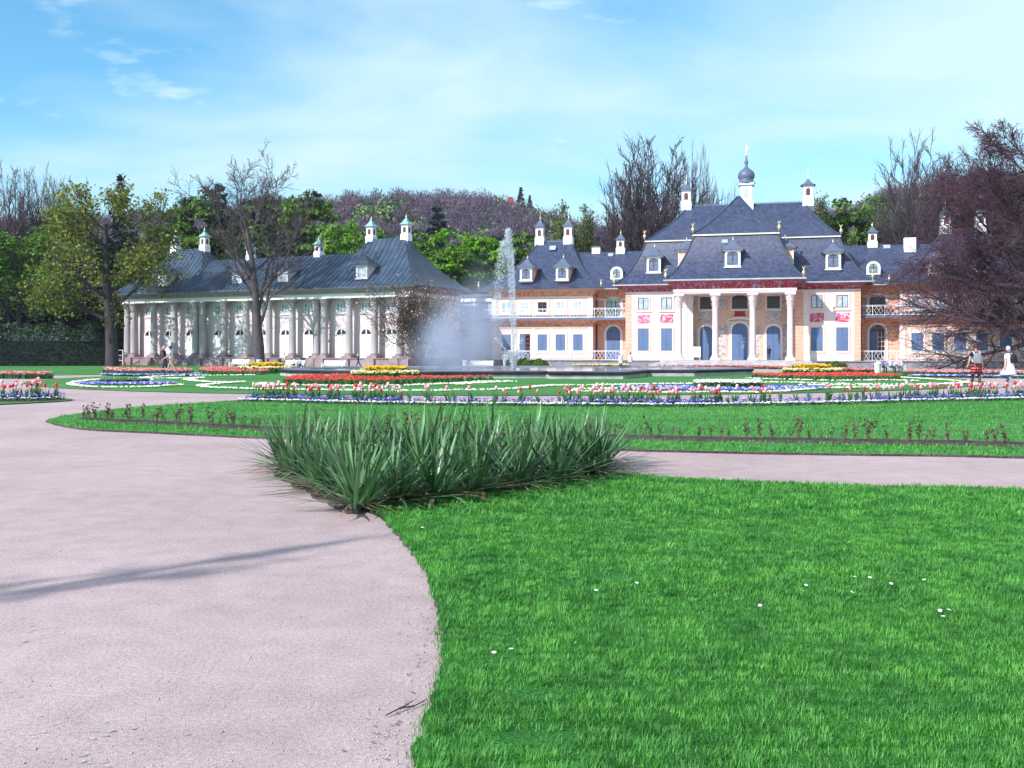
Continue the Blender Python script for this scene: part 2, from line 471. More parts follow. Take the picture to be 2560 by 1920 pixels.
MT['stem'] = mat('tulip_leaf', (0.065, 0.18, 0.060), 0.55, 0.25, 6, island=0.35, trans=0.25)
MT['rose_leaf'] = mat('red_brown_rose_leaf', (0.10, 0.035, 0.04), 0.6, 0.3, 6, island=0.3)
MT['rose_stem'] = mat('rose_stem', (0.14, 0.095, 0.075), 0.8, 0.2, 6)
MT['skin'] = mat('skin', (0.62, 0.36, 0.28), 0.6, 0.06, 8)
MT['black'] = mat('black_cloth', (0.018, 0.016, 0.024), 0.8, 0.2, 12)
MT['navy'] = mat('navy_cloth', (0.03, 0.03, 0.075), 0.8, 0.2, 12)
MT['jeans'] = mat('blue_jeans', (0.075, 0.095, 0.19), 0.85, 0.2, 14)
MT['khaki'] = mat('beige_trouser_cloth', (0.42, 0.33, 0.26), 0.85, 0.12, 12)
MT['whitecloth'] = mat('white_cloth', (0.78, 0.76, 0.78), 0.85, 0.06, 12)
MT['palecloth'] = mat('pale_blue_cloth', (0.50, 0.55, 0.64), 0.85, 0.08, 12)
MT['pinkcloth'] = mat('pink_cloth', (0.66, 0.44, 0.50), 0.85, 0.08, 12)
MT['violetcloth'] = mat('violet_cloth', (0.28, 0.17, 0.42), 0.85, 0.1, 12)
MT['greycloth'] = mat('grey_cloth', (0.22, 0.23, 0.26), 0.85, 0.1, 12)
MT['tights'] = mat('dark_brown_tights', (0.055, 0.03, 0.035), 0.6, 0.1, 10)
MT['plaid'] = patterned('red_plaid_cloth', (0.55, 0.12, 0.10), (0.05, 0.04, 0.05), dict(w=0.09, h=0.11, mortar=0.02, c2=1.3), 0.85)
MT['hair_dark'] = mat('dark_brown_hair', (0.035, 0.02, 0.018), 0.5, 0.3, 20)
MT['hair_grey'] = mat('grey_hair', (0.42, 0.42, 0.46), 0.6, 0.2, 20)
MT['hair_white'] = mat('white_hair', (0.66, 0.64, 0.66), 0.6, 0.1, 20)
MT['signblue'] = mat('grey_blue_print', (0.30, 0.36, 0.50), 0.6, 0.1, 5)


# ------------------------------------------------------------------ ground
def gp(u, v):
    """ground point seen at a place in the photograph (flat ground, eye 1.6 m up)"""
    y = 4000.0 / (v - 872.0)
    return ((u - 1280.0) / 2500.0 * y, y)


def catmull(P, n=6, closed=False):
    P = [Vector(p) for p in P]; out = []
    m = len(P)
    for i in range(m if closed else m - 1):
        p1, p2 = P[i], P[(i + 1) % m]
        p0 = P[i - 1] if (closed or i > 0) else p1 * 2 - p2
        p3 = P[(i + 2) % m] if (closed or i + 2 < m) else p2 * 2 - p1
        for k in range(n):
            t = k / n
            out.append(0.5 * ((2 * p1) + (p2 - p0) * t + (2 * p0 - 5 * p1 + 4 * p2 - p3) * t * t + (3 * p1 - p0 - 3 * p2 + p3) * t ** 3))
    if not closed: out.append(P[-1])
    return [tuple(p) for p in out]

mb = MB()
mb.add([(-900, -60, 0), (900, -60, 0), (900, 910, 0), (-900, 910, 0)], [(0, 1, 2, 3)])
tag(mb.build('ground', MT['gravel']), kind='structure')


def inside(poly, P):
    x, y = P[:, 0], P[:, 1]; c = np.zeros(len(P), bool); n = len(poly)
    for i in range(n):
        x0, y0 = poly[i][:2]; x1, y1 = poly[i - 1][:2]
        k = (y0 > y) != (y1 > y)
        c ^= k & (x < (x1 - x0) * (y - y0) / ((y1 - y0) if y1 != y0 else 1e-9) + x0)
    return c


def rough_edge(poly, amp, step):
    out = []
    for i in range(len(poly)):
        a, b = Vector(poly[i][:2]), Vector(poly[(i + 1) % len(poly)][:2])
        k = max(1, min(60, int((b - a).length / step)))
        for j in range(k):
            p = a.lerp(b, j / k)
            out.append((p.x + rnd.uniform(-amp, amp), p.y + rnd.uniform(-amp, amp)))
    return out


def sheet(name, poly, z, m, kind='structure', side=None, z0=-0.05):
    b = MB(); b.poly([(p[0], p[1]) for p in poly], z0, z, 0, 1 if side else None)
    return tag(b.build(name, [m, side] if side else m), kind=kind)


# foreground lawn: its left edge bends round to a tip, its far edge runs off to the right
lf_left = [(-0.25, -6), (-0.3, 2), gp(1032, 1920), gp(1055, 1830), gp(1098, 1680), gp(1103, 1600), gp(1095, 1530), gp(1065, 1440), gp(1020, 1370), gp(960, 1305), gp(905, 1262)]
lf_tip = [(-2.05, 11.2), (-2.45, 12.1), (-2.3, 12.95), (-1.4, 13.2)]
lf_back = [(0.2, 13.0), gp(1560, 1190), gp(1700, 1199), gp(1900, 1209), gp(2200, 1219), gp(2560, 1227), (9, 9.6), (13, 6.5), (15, 2), (15, -6)]
lawn_front_poly = catmull(lf_left + lf_tip + lf_back, 5)
sheet('lawn_front', rough_edge(lawn_front_poly, 0.022, 0.06), 0.02, MT['lawn'], side=MT['soil'])

# lawn island behind the cross path, pointed at its left end
isl_front = [gp(115, 1056), gp(150, 1066), gp(230, 1077), gp(420, 1086), gp(640, 1097), (-3.2, 17.4), (-1, 16.5), gp(1560, 1128), gp(1720, 1132), gp(2000, 1138), gp(2560, 1147), (13, 12.6), (20, 12)]
bed_front = [gp(598, 1008), gp(760, 1012), gp(980, 1017), gp(1200, 1019), gp(1500, 1021), gp(1780, 1021), gp(2100, 1015), gp(2330, 1009), gp(2560, 1004), (20, 32.5)]
bed_back = [(-8.6, 29.9), (-7.4, 30.9), (-4.5, 29.7), (-0.6, 28.6), (2.5, 28.3), (5.5, 28.2), (9.3, 29.4), (15, 31.7), (20, 34)]
isl_back = [gp(400, 1016), gp(300, 1024), gp(230, 1033), gp(160, 1043), gp(125, 1050)]
isl_f = catmull(isl_front, 5)
bedf = catmull(bed_front, 4); bedb = catmull(bed_back, 4)
island_poly = isl_f + bedb[::-1] + catmull([(-8.6, 29.9)] + isl_back, 4)
sheet('lawn_island', rough_edge(island_poly, 0.02, 0.25), 0.035, MT['lawn_far'], side=MT['soil'])
sheet('flower_bed_soil', bedf + bedb[::-1], 0.045, MT['soil'], z0=0.0)
# narrow soil strip along the front of the island, with the roses
strip_mid = [gp(205, 1050), gp(300, 1057), gp(420, 1063), gp(640, 1075), (-3.0, 18.9), (-0.5, 18.2), gp(1560, 1098), gp(1720, 1102), gp(2000, 1107), gp(2300, 1112), gp(2560, 1118), (12, 14.6), (18, 14)]
sm = catmull(strip_mid, 6)
hw = [0.16 + 0.27 * min(1, i / 8) for i in range(len(sm))]
sheet('rose_strip_soil', rough_edge([(p[0], p[1] - h) for p, h in zip(sm, hw)] + [(p[0], p[1] + h) for p, h in zip(sm, hw)][::-1], 0.04, 0.2), 0.05, MT['soil'], z0=0.0)

# round parterre lawn about the basin
PC, PA, PB = (-0.3, 53.0), 23.8, 19.2
parterre_poly = [(PC[0] + PA * math.cos(2 * math.pi * i / 120), PC[1] + PB * math.sin(2 * math.pi * i / 120)) for i in range(120)]
sheet('lawn_parterre', parterre_poly, 0.03, MT['lawn_far'], side=MT['soil'])
# lawn bed at the left edge with tulips
lb_poly = catmull([(-24, 29.4), (-17, 28.1), (-15.2, 28.0), (-14.2, 28.9), (-13.5, 30.5), (-14.5, 31.9), (-18, 33.2), (-24, 35)], 5)
sheet('lawn_side', lb_poly, 0.035, MT['lawn_far'], side=MT['soil'])
lb_soil = catmull([(-24, 30.6), (-17.5, 29.6), (-15.0, 29.5), (-13.75, 30.3), (-14.5, 31.7), (-18, 33.0), (-24, 34.6)], 5)
sheet('side_bed_soil', lb_soil, 0.045, MT['soil'], z0=0.0)
# back lawns in front of the buildings
bl1 = catmull([(-60, 56), (-38, 57), (-30, 58.5), (-25.5, 61.5), (-22.5, 66.5), (-17, 72.5), (-10, 76), (-6, 77.2), (-6.5, 81.2), (-16, 86.5), (-36, 95.6), (-60, 98)], 4)
sheet('lawn_back', bl1, 0.03, MT['lawn_far'], side=MT['soil'])
bl2 = catmull([(28, 52.5), (23.6, 57.0), (21.5, 62.5), (19, 68), (24, 72), (33, 71), (60, 66), (60, 50)], 4)
sheet('lawn_far_right', bl2, 0.03, MT['lawn_far'], side=MT['soil'])
bl3 = [(-4, 79.0), (6, 78.2), (13, 76.2), (15, 77.5), (5, 80.6), (-4, 81.5)]
sheet('lawn_strip', bl3, 0.03, MT['lawn_far'], side=MT['soil'])

# grass blades
BV = [(-1, 0, 0), (1, 0, 0), (-0.75, 0.12, 0.55), (0.75, 0.12, 0.55), (0.1, 0.42, 1.0)]
BF = [(0, 1, 3), (0, 3, 2), (2, 3, 4)]


def blades(name, poly, n, region, h, w, m, keep=None, label=None, z=0.015):
    x0, x1, y0, y1 = region
    P = np.stack([nr.uniform(x0, x1, n), nr.uniform(y0, y1, n)], 1)
    k = inside(poly, P)
    if keep is not None: k &= keep(P)
    P = P[k]
    n = len(P)
    # blades stand in tufts that lean outwards from their middle
    T = np.stack([nr.uniform(x0, x1, int((x1 - x0) * (y1 - y0) * 70)), nr.uniform(y0, y1, int((x1 - x0) * (y1 - y0) * 70))], 1)
    gx = np.floor((P[:, 0] - x0) / 0.12).astype(int); gy = np.floor((P[:, 1] - y0) / 0.12).astype(int)
    hsh = (gx * 73856093 ^ gy * 19349663) & 0xffff
    cxy = np.column_stack([x0 + (gx + 0.15 + 0.7 * (hsh % 97) / 97) * 0.12, y0 + (gy + 0.15 + 0.7 * (hsh % 89) / 89) * 0.12])
    tuft = nr.uniform(0, 1, n) < 0.72
    P = np.where(tuft[:, None], cxy + (P - cxy) * (0.55 + 0.5 * ((hsh % 53) / 53))[:, None], P) + nr.normal(0, 0.014, P.shape)
    out_a = np.arctan2(P[:, 1] - cxy[:, 1], P[:, 0] - cxy[:, 0]) - math.pi / 2
    rz_a = np.where(tuft, out_a + nr.normal(0, 0.7, n), nr.uniform(0, 6.283, n)); th = np.where(tuft, 0.72 + 0.62 * ((hsh % 71) / 71), 0.85)
    # uneven growth: tufts taller here, thin there
    g = np.sin(P[:, 0] * 5.1 + 1.3 * np.sin(P[:, 1] * 3.7)) * np.sin(P[:, 1] * 4.3 + 1.7 * np.sin(P[:, 0] * 2.9))
    hh = h * th * (0.78 + 0.12 * g + nr.uniform(-0.3, 0.45, n))
    Sc = np.stack([w * nr.uniform(0.7, 1.3, n), hh * nr.uniform(0.6, 2.2, n), hh], 1)
    V, F, M = scatter(BV, BF, [0, 0, 0], np.column_stack([P, np.full(n, z)]), Sc, rz_a)
    return tag(link(name, np_mesh(name, V, F, m)), label, 'grass', kind='stuff')


bare = [gp(1340, 1857) + (0.16,), gp(1330, 1745) + (0.13,), gp(1250, 1655) + (0.12,), gp(1530, 1447) + (0.22,), gp(1280, 1862) + (0.12,), gp(1900, 1332) + (0.3,)]


def not_bare(P):
    k = np.ones(len(P), bool)
    for x, y, r in bare:
        d = ((P[:, 0] - x) ** 2 + ((P[:, 1] - y) * 1.6) ** 2) / (r * r)
        k &= (d > 1) | (nr.uniform(0, 1, len(P)) < 0.12)
    return k


def frus(P):
    return (np.abs(P[:, 0]) < P[:, 1] * 0.58 + 2.4) & not_bare(P)


blades('near_grass', lawn_front_poly, 300000, (-1.2, 6.2, 2.6, 6.2), 0.034, 0.0020, MT['blade'], frus, 'short bright green grass blades of the foreground lawn')
blades('lawn_grass', lawn_front_poly, 240000, (-1.8, 8.0, 6.2, 9.4), 0.036, 0.0030, MT['blade'], frus, 'green grass blades across the middle of the front lawn')
blades('far_lawn_grass', lawn_front_poly, 140000, (-2.8, 10.0, 9.4, 13.3), 0.045, 0.0048, MT['blade'], frus, 'green grass blades at the far end of the front lawn')


def strip_keep(P):
    fy = np.interp(P[:, 0], [p[0] for p in isl_f], [p[1] for p in isl_f])
    sy = np.interp(P[:, 0], [p[0] for p in sm], [p[1] for p in sm])
    so_ = np.abs(P[:, 1] - sy) > 0.33
    d = P[:, 1] - fy
    return so_ & (nr.uniform(0, 1, len(P)) < np.where(d < 1.6, 1.0, 0.45)) & (np.abs(P[:, 0]) < P[:, 1] * 0.55 + 1)


blades('island_grass', island_poly, 200000, (-11, 16, 13, 30), 0.05, 0.008, MT['blade'], strip_keep, 'mown green grass of the lawn with the rose strip', z=0.03)

# daisies in the front lawn, twig and leaf litter on the path
DV, DF = [], []
for i in range(8):
    a = 2 * math.pi * i / 8
    DV += [(math.cos(a), math.sin(a), 0.15)]
DV += [(0, 0, 0), (0, 0, 0.3)]
DF = [(i, (i + 1) % 8, 9) for i in range(8)] + [((i + 1) % 8, i, 8) for i in range(8)]
for i, (u, v) in enumerate([(1056, 1337), (1490, 1500), (1592, 1481), (1235, 1662), (1278, 1653), (1900, 1540), (2310, 1473), (2350, 1553), (2372, 1551), (2358, 1568), (2137, 1465), (2175, 1467), (2228, 1483), (2015, 1487), (2130, 1505)]):
    x, y = gp(u, v)
    b = MB(); b.add([(a * 0.013, c * 0.013, d * 0.02) for a, c, d in DV], DF, 0)
    b.tube([(0, 0, -0.045), (0.003, 0, 0.0)], 0.0012, 4, 1)
    o = b.build('daisy', [MT['f_white'], MT['stem']])
    o.location = (x, y, 0.062); o.rotation_euler = (R(rnd.uniform(-25, 5)), R(rnd.uniform(-15, 15)), rnd.uniform(0, 6))
    tag(o, 'tiny white daisy open in the short grass of the front lawn', 'daisy', 'daisies in the front lawn')

tw = [gp(965, 1795), gp(1000, 1780), gp(1035, 1772), gp(1068, 1757)]
b = MB(); b.tube([(p[0], p[1], 0.012 + 0.006 * (i % 2)) for i, p in enumerate(tw)], [0.003, 0.004, 0.0035, 0.002], 6)
b.tube([(tw[1][0], tw[1][1], 0.014), (tw[1][0] + 0.05, tw[1][1] + 0.09, 0.02)], [0.004, 0.002], 5)
tag(b.build('twig', MT['bark_dark']), 'thin bent brown twig lying on the gravel beside the front lawn edge', 'twig')
PV = [(1, 0, 0.3), (0.3, 0.8, 0.35), (-0.8, 0.5, 0.3), (-0.7, -0.6, 0.3), (0.4, -0.8, 0.3), (0, 0, 0.9), (0, 0, -0.2)]
PF = [(i, (i + 1) % 5, 5) for i in range(5)] + [((i + 1) % 5, i, 6) for i in range(5)]
nP = 5000
py = 3.5 + 12 * nr.uniform(0, 1, nP) ** 1.6
px = nr.uniform(-1, 1, nP) * (py * 0.56 + 0.8)
P = np.column_stack([px, py]); P = P[~inside(lawn_front_poly, P)]
edge = np.array([(p[0], p[1]) for p in lawn_front_poly if -3 < p[0] < 0.2 and 3 < p[1] < 12])
E2 = edge[nr.integers(0, len(edge), 900)] + np.column_stack([-np.abs(nr.normal(0, 0.10, 900)), nr.normal(0, 0.12, 900)])
P = np.concatenate([P, E2])
V, F, M = scatter(PV, PF, [0] * 10, np.column_stack([P, np.full(len(P), 0.0)]), np.abs(nr.normal(0, 0.0028, len(P))) + 0.002, nr.uniform(0, 6, len(P)))
tag(link('gravel', np_mesh('gravel', V, F, MT['stone_pale'])), 'small loose pebbles scattered over the pinkish path', 'gravel', kind='stuff')
# scraps of dry leaf along the lawn edge and flakes of slate on the path
LV = [(-1, -0.5, 0), (0.2, -0.6, 0.12), (1, 0.1, 0.05), (0.1, 0.6, 0.2)]
E3 = edge[nr.integers(0, len(edge), 260)] + np.column_stack([-np.abs(nr.normal(0.02, 0.12, 260)), nr.normal(0, 0.15, 260)])
V, F, M = scatter(LV, [(0, 1, 2, 3)], [0], np.column_stack([E3, np.full(260, 0.006)]), nr.uniform(0.004, 0.012, 260), nr.uniform(0, 6, 260))
tag(link('leaf_litter', np_mesh('leaf_litter', V, F, MT['yucca_dry'])), 'brown leaf scraps along the gravel beside the lawn edge', 'litter', kind='stuff')
fl = []
for u, v, r_, k in [(70, 1575, 55, 14), (110, 1800, 70, 10), (300, 1830, 60, 10), (250, 1338, 60, 14), (230, 1900, 60, 6)]:
    for _ in range(k): fl.append(gp(u + rnd.gauss(0, r_), v + rnd.gauss(0, r_ * 0.3)))
fl = np.array(fl)
V, F, M = scatter(LV, [(0, 1, 2, 3)], [0], np.column_stack([fl, np.full(len(fl), 0.005)]), np.stack([nr.uniform(0.008, 0.024, len(fl)), nr.uniform(0.005, 0.014, len(fl)), np.full(len(fl), 0.02)], 1), nr.uniform(-0.6, 0.6, len(fl)))
tag(link('slate_chips', np_mesh('slate_chips', V, F, MT['stone_pale'])), 'grey stone chips pressed into the gravel path', 'chips', kind='stuff')


# ------------------------------------------------------------------ yuccas
def yucca_leaf(V, F, az, el, ln, w, droop, base):
    rows = 6; b = len(V); x, y, z = base
    d = [math.cos(az), math.sin(az)]; s = [-d[1], d[0]]
    r = 0.03; hgt = z; e = el
    for i in range(rows + 1):
        t = i / rows
        ww = w * (0.55 + 0.9 * t) if t < 0.4 else w * 0.91 * (1 - ((t - 0.4) / 0.6) ** 1.6) + 0.001
        cx_, cy_ = x + d[0] * r, y + d[1] * r
        fold = ww * 0.30
        V += [(cx_ + s[0] * ww, cy_ + s[1] * ww, hgt + fold), (cx_, cy_, hgt), (cx_ - s[0] * ww, cy_ - s[1] * ww, hgt + fold)]
        if i < rows:
            k = b + i * 3
            F += [(k, k + 1, k + 4, k + 3), (k + 1, k + 2, k + 5, k + 4)]
        r += math.cos(e) * ln / rows; hgt = max(0.012, hgt + math.sin(e) * ln / rows)
        e -= droop / rows


def yucca_mesh(seed, n=68):
    g = random.Random(seed)
    V, F = [], []
    for i in range(n):
        t = (i + g.random()) / n
        el = R(84 - 78 * t ** 1.05 + g.gauss(0, 8))
        yucca_leaf(V, F, i * 2.39996 + g.gauss(0, 0.25), el, g.uniform(0.66, 1.02) * (1.0 - 0.1 * t), g.uniform(0.014, 0.025), R(g.choice([0, 2, 4, 6, 10, 40]) * (0.4 + t) + 10 * t * t), (g.gauss(0, 0.05), g.gauss(0, 0.05), 0.03))
    me = np_mesh('leaves', V, F, MT['yucca'])
    V, F = [], []
    for i in range(22):
        yucca_leaf(V, F, g.uniform(0, 6.28), R(g.uniform(2, 22)), g.uniform(0.35, 0.65), g.uniform(0.012, 0.02), R(g.uniform(10, 50)), (g.gauss(0, 0.05), g.gauss(0, 0.05), 0.05))
    return me, np_mesh('dry_leaves', V, F, MT['yucca_dry'])


ym = [yucca_mesh(100 + i) for i in range(7)]
ypos = [(890, 1278), (800, 1228), (990, 1262), (1090, 1254), (1190, 1238), (1290, 1222), (1390, 1208), (1475, 1192), (752, 1192), (845, 1205), (930, 1205), (1020, 1205), (1120, 1200), (1220, 1194), (1330, 1185), (1425, 1174), (1500, 1170),
        (720, 1176), (800, 1172), (890, 1172), (990, 1170), (1090, 1168), (1200, 1166), (1310, 1164), (1410, 1160), (870, 1240), (1060, 1226)]
ylab = {0: 'spiky green yucca nearest the path, at the front tip of the clump', 8: 'yucca spreading over the gravel at the left end of the clump', 7: 'low splayed yucca at the right end of the clump, by the cross path',
        3: 'green yucca with leaves flopping onto the lawn, front middle of the clump', 5: 'yucca leaning over the grass on the right front of the clump', 17: 'yucca at the back left corner of the clump'}
for i, (u, v) in enumerate(ypos):
    x, y = gp(u, v)
    t = thing('yucca_plant', ylab.get(i, 'spiky sword-leaved green yucca packed inside the clump at the lawn corner'), 'yucca', (x, y, 0.015), rnd.uniform(0, 6.28), 'yuccas in the clump at the lawn corner')
    s = rnd.uniform(0.86, 1.1); t.scale = (s * 1.08, s * 1.08, s * rnd.uniform(0.82, 0.98))
    a, b_ = ym[i % 7]
    link('leaves', a, t); link('dry_leaves', b_, t)
sheet('clump_soil', rough_edge(catmull([gp(870, 1285), gp(770, 1232), gp(690, 1190), (-2.75, 13.0), (-1.2, 13.5), (0.6, 13.4), gp(1530, 1172), gp(1450, 1196), gp(1250, 1225), gp(1000, 1264)], 3, True), 0.04, 0.15), 0.026, MT['soil'], z0=0.0)

# ------------------------------------------------------------------ roses in the soil strip
def rose_mesh(seed):
    g = random.Random(seed); b = MB()
    for k in range(g.randint(4, 7)):
        az = g.uniform(0, 6.28); lean = g.uniform(0.05, 0.35); h = g.uniform(0.22, 0.52)
        p = [(0.04 * math.cos(az), 0.04 * math.sin(az), 0)]
        for j in range(1, 5):
            t = j / 4
            p.append((math.cos(az) * lean * h * t * 1.2 + g.gauss(0, 0.01), math.sin(az) * lean * h * t * 1.2 + g.gauss(0, 0.01), h * t))
        b.tube(p, [0.006, 0.0055, 0.005, 0.004, 0.002], 4, 0)
        for j in range(1, 5):
            for q in range(g.randint(3, 6) if j >= 3 else g.randint(0, 2)):
                c = Vector(p[j]) + Vector((g.gauss(0, 0.022), g.gauss(0, 0.022), g.gauss(0, 0.022)))
                d = Vector((g.gauss(0, 1), g.gauss(0, 1), g.gauss(0, 0.6))).normalized(); e = d.orthogonal().normalized()
                s = g.uniform(0.022, 0.042)
                b.add([tuple(c - d * s), tuple(c + e * s * 0.6), tuple(c + d * s), tuple(c - e * s * 0.6)], [(0, 1, 2, 3)], 1)
    return b.mesh('rose_bush', [MT['rose_stem'], MT['rose_leaf']])


rm = [rose_mesh(i) for i in range(7)]
tot = 0
for i in range(len(sm) - 1):
    a, b_ = Vector(sm[i]), Vector(sm[i + 1])
    if b_.x > 13: break
    k = max(1, round((b_ - a).length / 0.15))
    for j in range(k):
        if rnd.random() < 0.15: continue
        p = a.lerp(b_, j / k)
        o = link('rose_bush', rm[rnd.randrange(7)])
        o.location = (p.x + rnd.gauss(0, 0.06), p.y + rnd.gauss(0, 0.12), 0.045); o.rotation_euler = (0, 0, rnd.uniform(0, 6.28))
        s = rnd.choice([0.4, 0.45, 0.5, 0.6, 0.72]); o.scale = (s, s, s)
        left = p.x < -1
        tag(o, 'pruned rose with red-brown young leaves in the strip left of the yuccas' if left else 'pruned rose with red-brown young leaves in the strip right of the yuccas', 'rose bush', 'roses in the left soil strip' if left else 'roses in the right soil strip')

# ------------------------------------------------------------------ tulips of the front border
def tulip_mesh(seed, fm, flower=True, h=0.36):
    g = random.Random(seed); b = MB()
    for k in range(g.randint(5, 7)):
        az = g.uniform(0, 6.28); ln = g.uniform(0.2, 0.36); w = g.uniform(0.022, 0.038); lean = g.uniform(0.15, 0.5)
        c, s = math.cos(az), math.sin(az); V = []
        for j in range(4):
            t = j / 3; r = lean * ln * t * t + 0.01; ww = w * (1 - t ** 2.2) + 0.001
            V += [(c * r - s * ww, s * r + c * ww, ln * t * (1 - 0.15 * lean * t)), (c * r + s * ww, s * r - c * ww, ln * t * (1 - 0.15 * lean * t))]
        b.add(V, [(2 * j, 2 * j + 1, 2 * j + 3, 2 * j + 2) for j in range(3)], 0)
    if flower:
        x, y = g.gauss(0, 0.02), g.gauss(0, 0.02)
        b.tube([(0, 0, 0), (x * 0.5, y * 0.5, h * 0.6), (x, y, h)], [0.006, 0.005, 0.005], 4, 0)
        b.lathe([(0.008, 0), (0.034, 0.02), (0.04, 0.05), (0.034, 0.09), (0.024, 0.105), (0.012, 0.06)], (x, y, h), 7, 1)
    return b.mesh('tulip', [MT['stem'], fm])


TUL = {'pink': [tulip_mesh(i, MT['f_pink'], True, 0.34 + 0.03 * (i % 3)) for i in range(4)], 'pale': [tulip_mesh(20 + i, MT['f_pale'], True, 0.36 + 0.03 * (i % 3)) for i in range(4)],
       'red': [tulip_mesh(40 + i, MT['f_red'], True, 0.31 + 0.03 * (i % 3)) for i in range(4)], 'leaf': [tulip_mesh(60 + i, MT['f_red'], False) for i in range(3)]}
WORDS = {'pink': 'pink tulip', 'pale': 'pale pink and white tulip', 'red': 'scarlet red tulip', 'leaf': 'tulip leaves without a bloom'}


def tulip(x, y, kind, where, grp, z=0.04, s=1.0):
    o = link('tulip', rnd.choice(TUL[kind])); o.location = (x, y, z); o.rotation_euler = (0, 0, rnd.uniform(0, 6.28))
    s *= rnd.uniform(0.85, 1.2); o.scale = (s, s, s)
    tag(o, WORDS[kind] + ' ' + where, 'tulip', grp)


def bed_at(u):
    """point in the border where the photograph shows column u; front and back edge"""
    k = (u - 1280) / 2500
    fx = min(bedf, key=lambda p: abs(p[0] / p[1] - k)); bx = min(bedb, key=lambda p: abs(p[0] / p[1] - k))
    f_ = (k * np.interp(k, [p[0] / p[1] for p in bedf], [p[1] for p in bedf]), np.interp(k, [p[0] / p[1] for p in bedf], [p[1] for p in bedf]))
    b_ = (k * np.interp(k, [p[0] / p[1] for p in bedb], [p[1] for p in bedb]), np.interp(k, [p[0] / p[1] for p in bedb], [p[1] for p in bedb]))
    return f_, b_


zones = [(632, 720, 26, 'a'), (720, 960, 62, 'b'), (960, 1010, 9, 'a'), (1010, 1100, 8, 'c'), (1100, 1180, 7, 'c'), (1180, 1280, 5, 'c'), (1280, 1420, 10, 'c'), (1420, 1480, 9, 'b'), (1480, 1630, 34, 'a'), (1630, 1800, 34, 'b'), (1800, 1920, 9, 'c'),
         (1920, 2060, 6, 'l'), (2060, 2150, 10, 'c'), (2150, 2240, 11, 'b'), (2240, 2330, 14, 'b'), (2330, 2580, 56, 'b')]
for u0, u1, n, z in zones:
    for _ in range(n):
        u = rnd.uniform(u0, u1); f_, b_ = bed_at(u); t = rnd.uniform(0.3, 0.95)
        kind = rnd.choices(['pink', 'pale', 'red', 'leaf'], {'a': (3, 4, 1, 0), 'b': (3, 3, 3, 0.3), 'c': (1.5, 1.5, 1.5, 4), 'l': (0.5, 0.6, 0.4, 6)}[z])[0]
        tulip(f_[0] + (b_[0] - f_[0]) * t, f_[1] + (b_[1] - f_[1]) * t, kind, 'in the long border behind the yuccas', kind + ' tulips in the long front border')
LBS = catmull([(-22, 31.6), (-17.5, 30.6), (-14.9, 30.3), (-14.0, 30.7)], 8)
for _ in range(70):
    x = rnd.uniform(-18.5, -13.9); y = np.interp(x, [p[0] for p in LBS], [p[1] for p in LBS]) + rnd.uniform(-0.25, 1.3) * (0.3 if x > -14.6 else 1)
    kind = rnd.choices(['pink', 'pale', 'red', 'leaf'], (3, 2, 3, 0.6))[0]
    tulip(x, y, kind, 'in the curved bed at the left edge', kind + ' tulips in the left bed', s=1.12)

# small bedding flowers, as countless specks of petal
KV = [(-1, -0.6, 0), (0.7, -0.9, 0.1), (1, 0.6, 0.2), (-0.6, 0.9, 0.1), (0, 0, 0.9)]
KF = [(0, 1, 4), (1, 2, 4), (2, 3, 4), (3, 0, 4)]


def flowers(name, label, P, size, hgt, mats, weights, cat='flowers', leaf=0.5, h0=0.02):
    """a bed of small flowers: petals in mats, and leaf tufts under them"""
    P = np.asarray(P, float); n = len(P)
    k = nr.choice(len(mats), n, p=np.array(weights) / sum(weights))
    z = h0 + hgt * nr.uniform(0.75, 1.1, n)
    V, F, M = scatter(KV, KF, [0] * 4, np.column_stack([P, z]), size * nr.uniform(0.7, 1.3, n), nr.uniform(0, 6, n))
    M = np.repeat(k, 4)
    parts = [(V, F, M)]
    q = int(n * leaf)
    if q:
        i = nr.integers(0, n, q)
        V2, F2, M2 = scatter(BV, BF, [len(mats)] * 3, np.column_stack([P[i] + nr.normal(0, size * 0.7, (q, 2)), np.full(q, h0)]),
                             np.column_stack([np.full(q, size * 0.45), np.full(q, max(hgt, size) * 0.8), max(hgt, size) * nr.uniform(0.7, 1.15, q)]), nr.uniform(0, 6, q))
        parts.append((V2, F2, M2))
    V, F, M = cat_arrays(parts)
    return tag(link(name, np_mesh(name, V, F, list(mats) + [MT['stem']], M)), label, cat, kind='stuff')


def in_poly(poly, n):
    p = np.array(poly); lo, hi = p.min(0), p.max(0); out = np.zeros((0, 2))
    while len(out) < n:
        q = nr.uniform(lo, hi, (n * 3, 2)); out = np.concatenate([out, q[inside(poly, q)]])
    return out[:n]


def along(uv, n, w, ground=False):
    pts = np.array(catmull([p if ground else gp(*p) for p in uv], 8)); d = np.r_[0, np.cumsum(np.hypot(*np.diff(pts, axis=0).T))]
    n = n or int(d[-1] * 20)
    t = nr.uniform(0, d[-1], n)
    e = nr.normal(0, 1, (n, 2)) * w * 0.5
    return np.column_stack([np.interp(t, d, pts[:, 0]), np.interp(t, d, pts[:, 1])]) + np.clip(e, -w, w)


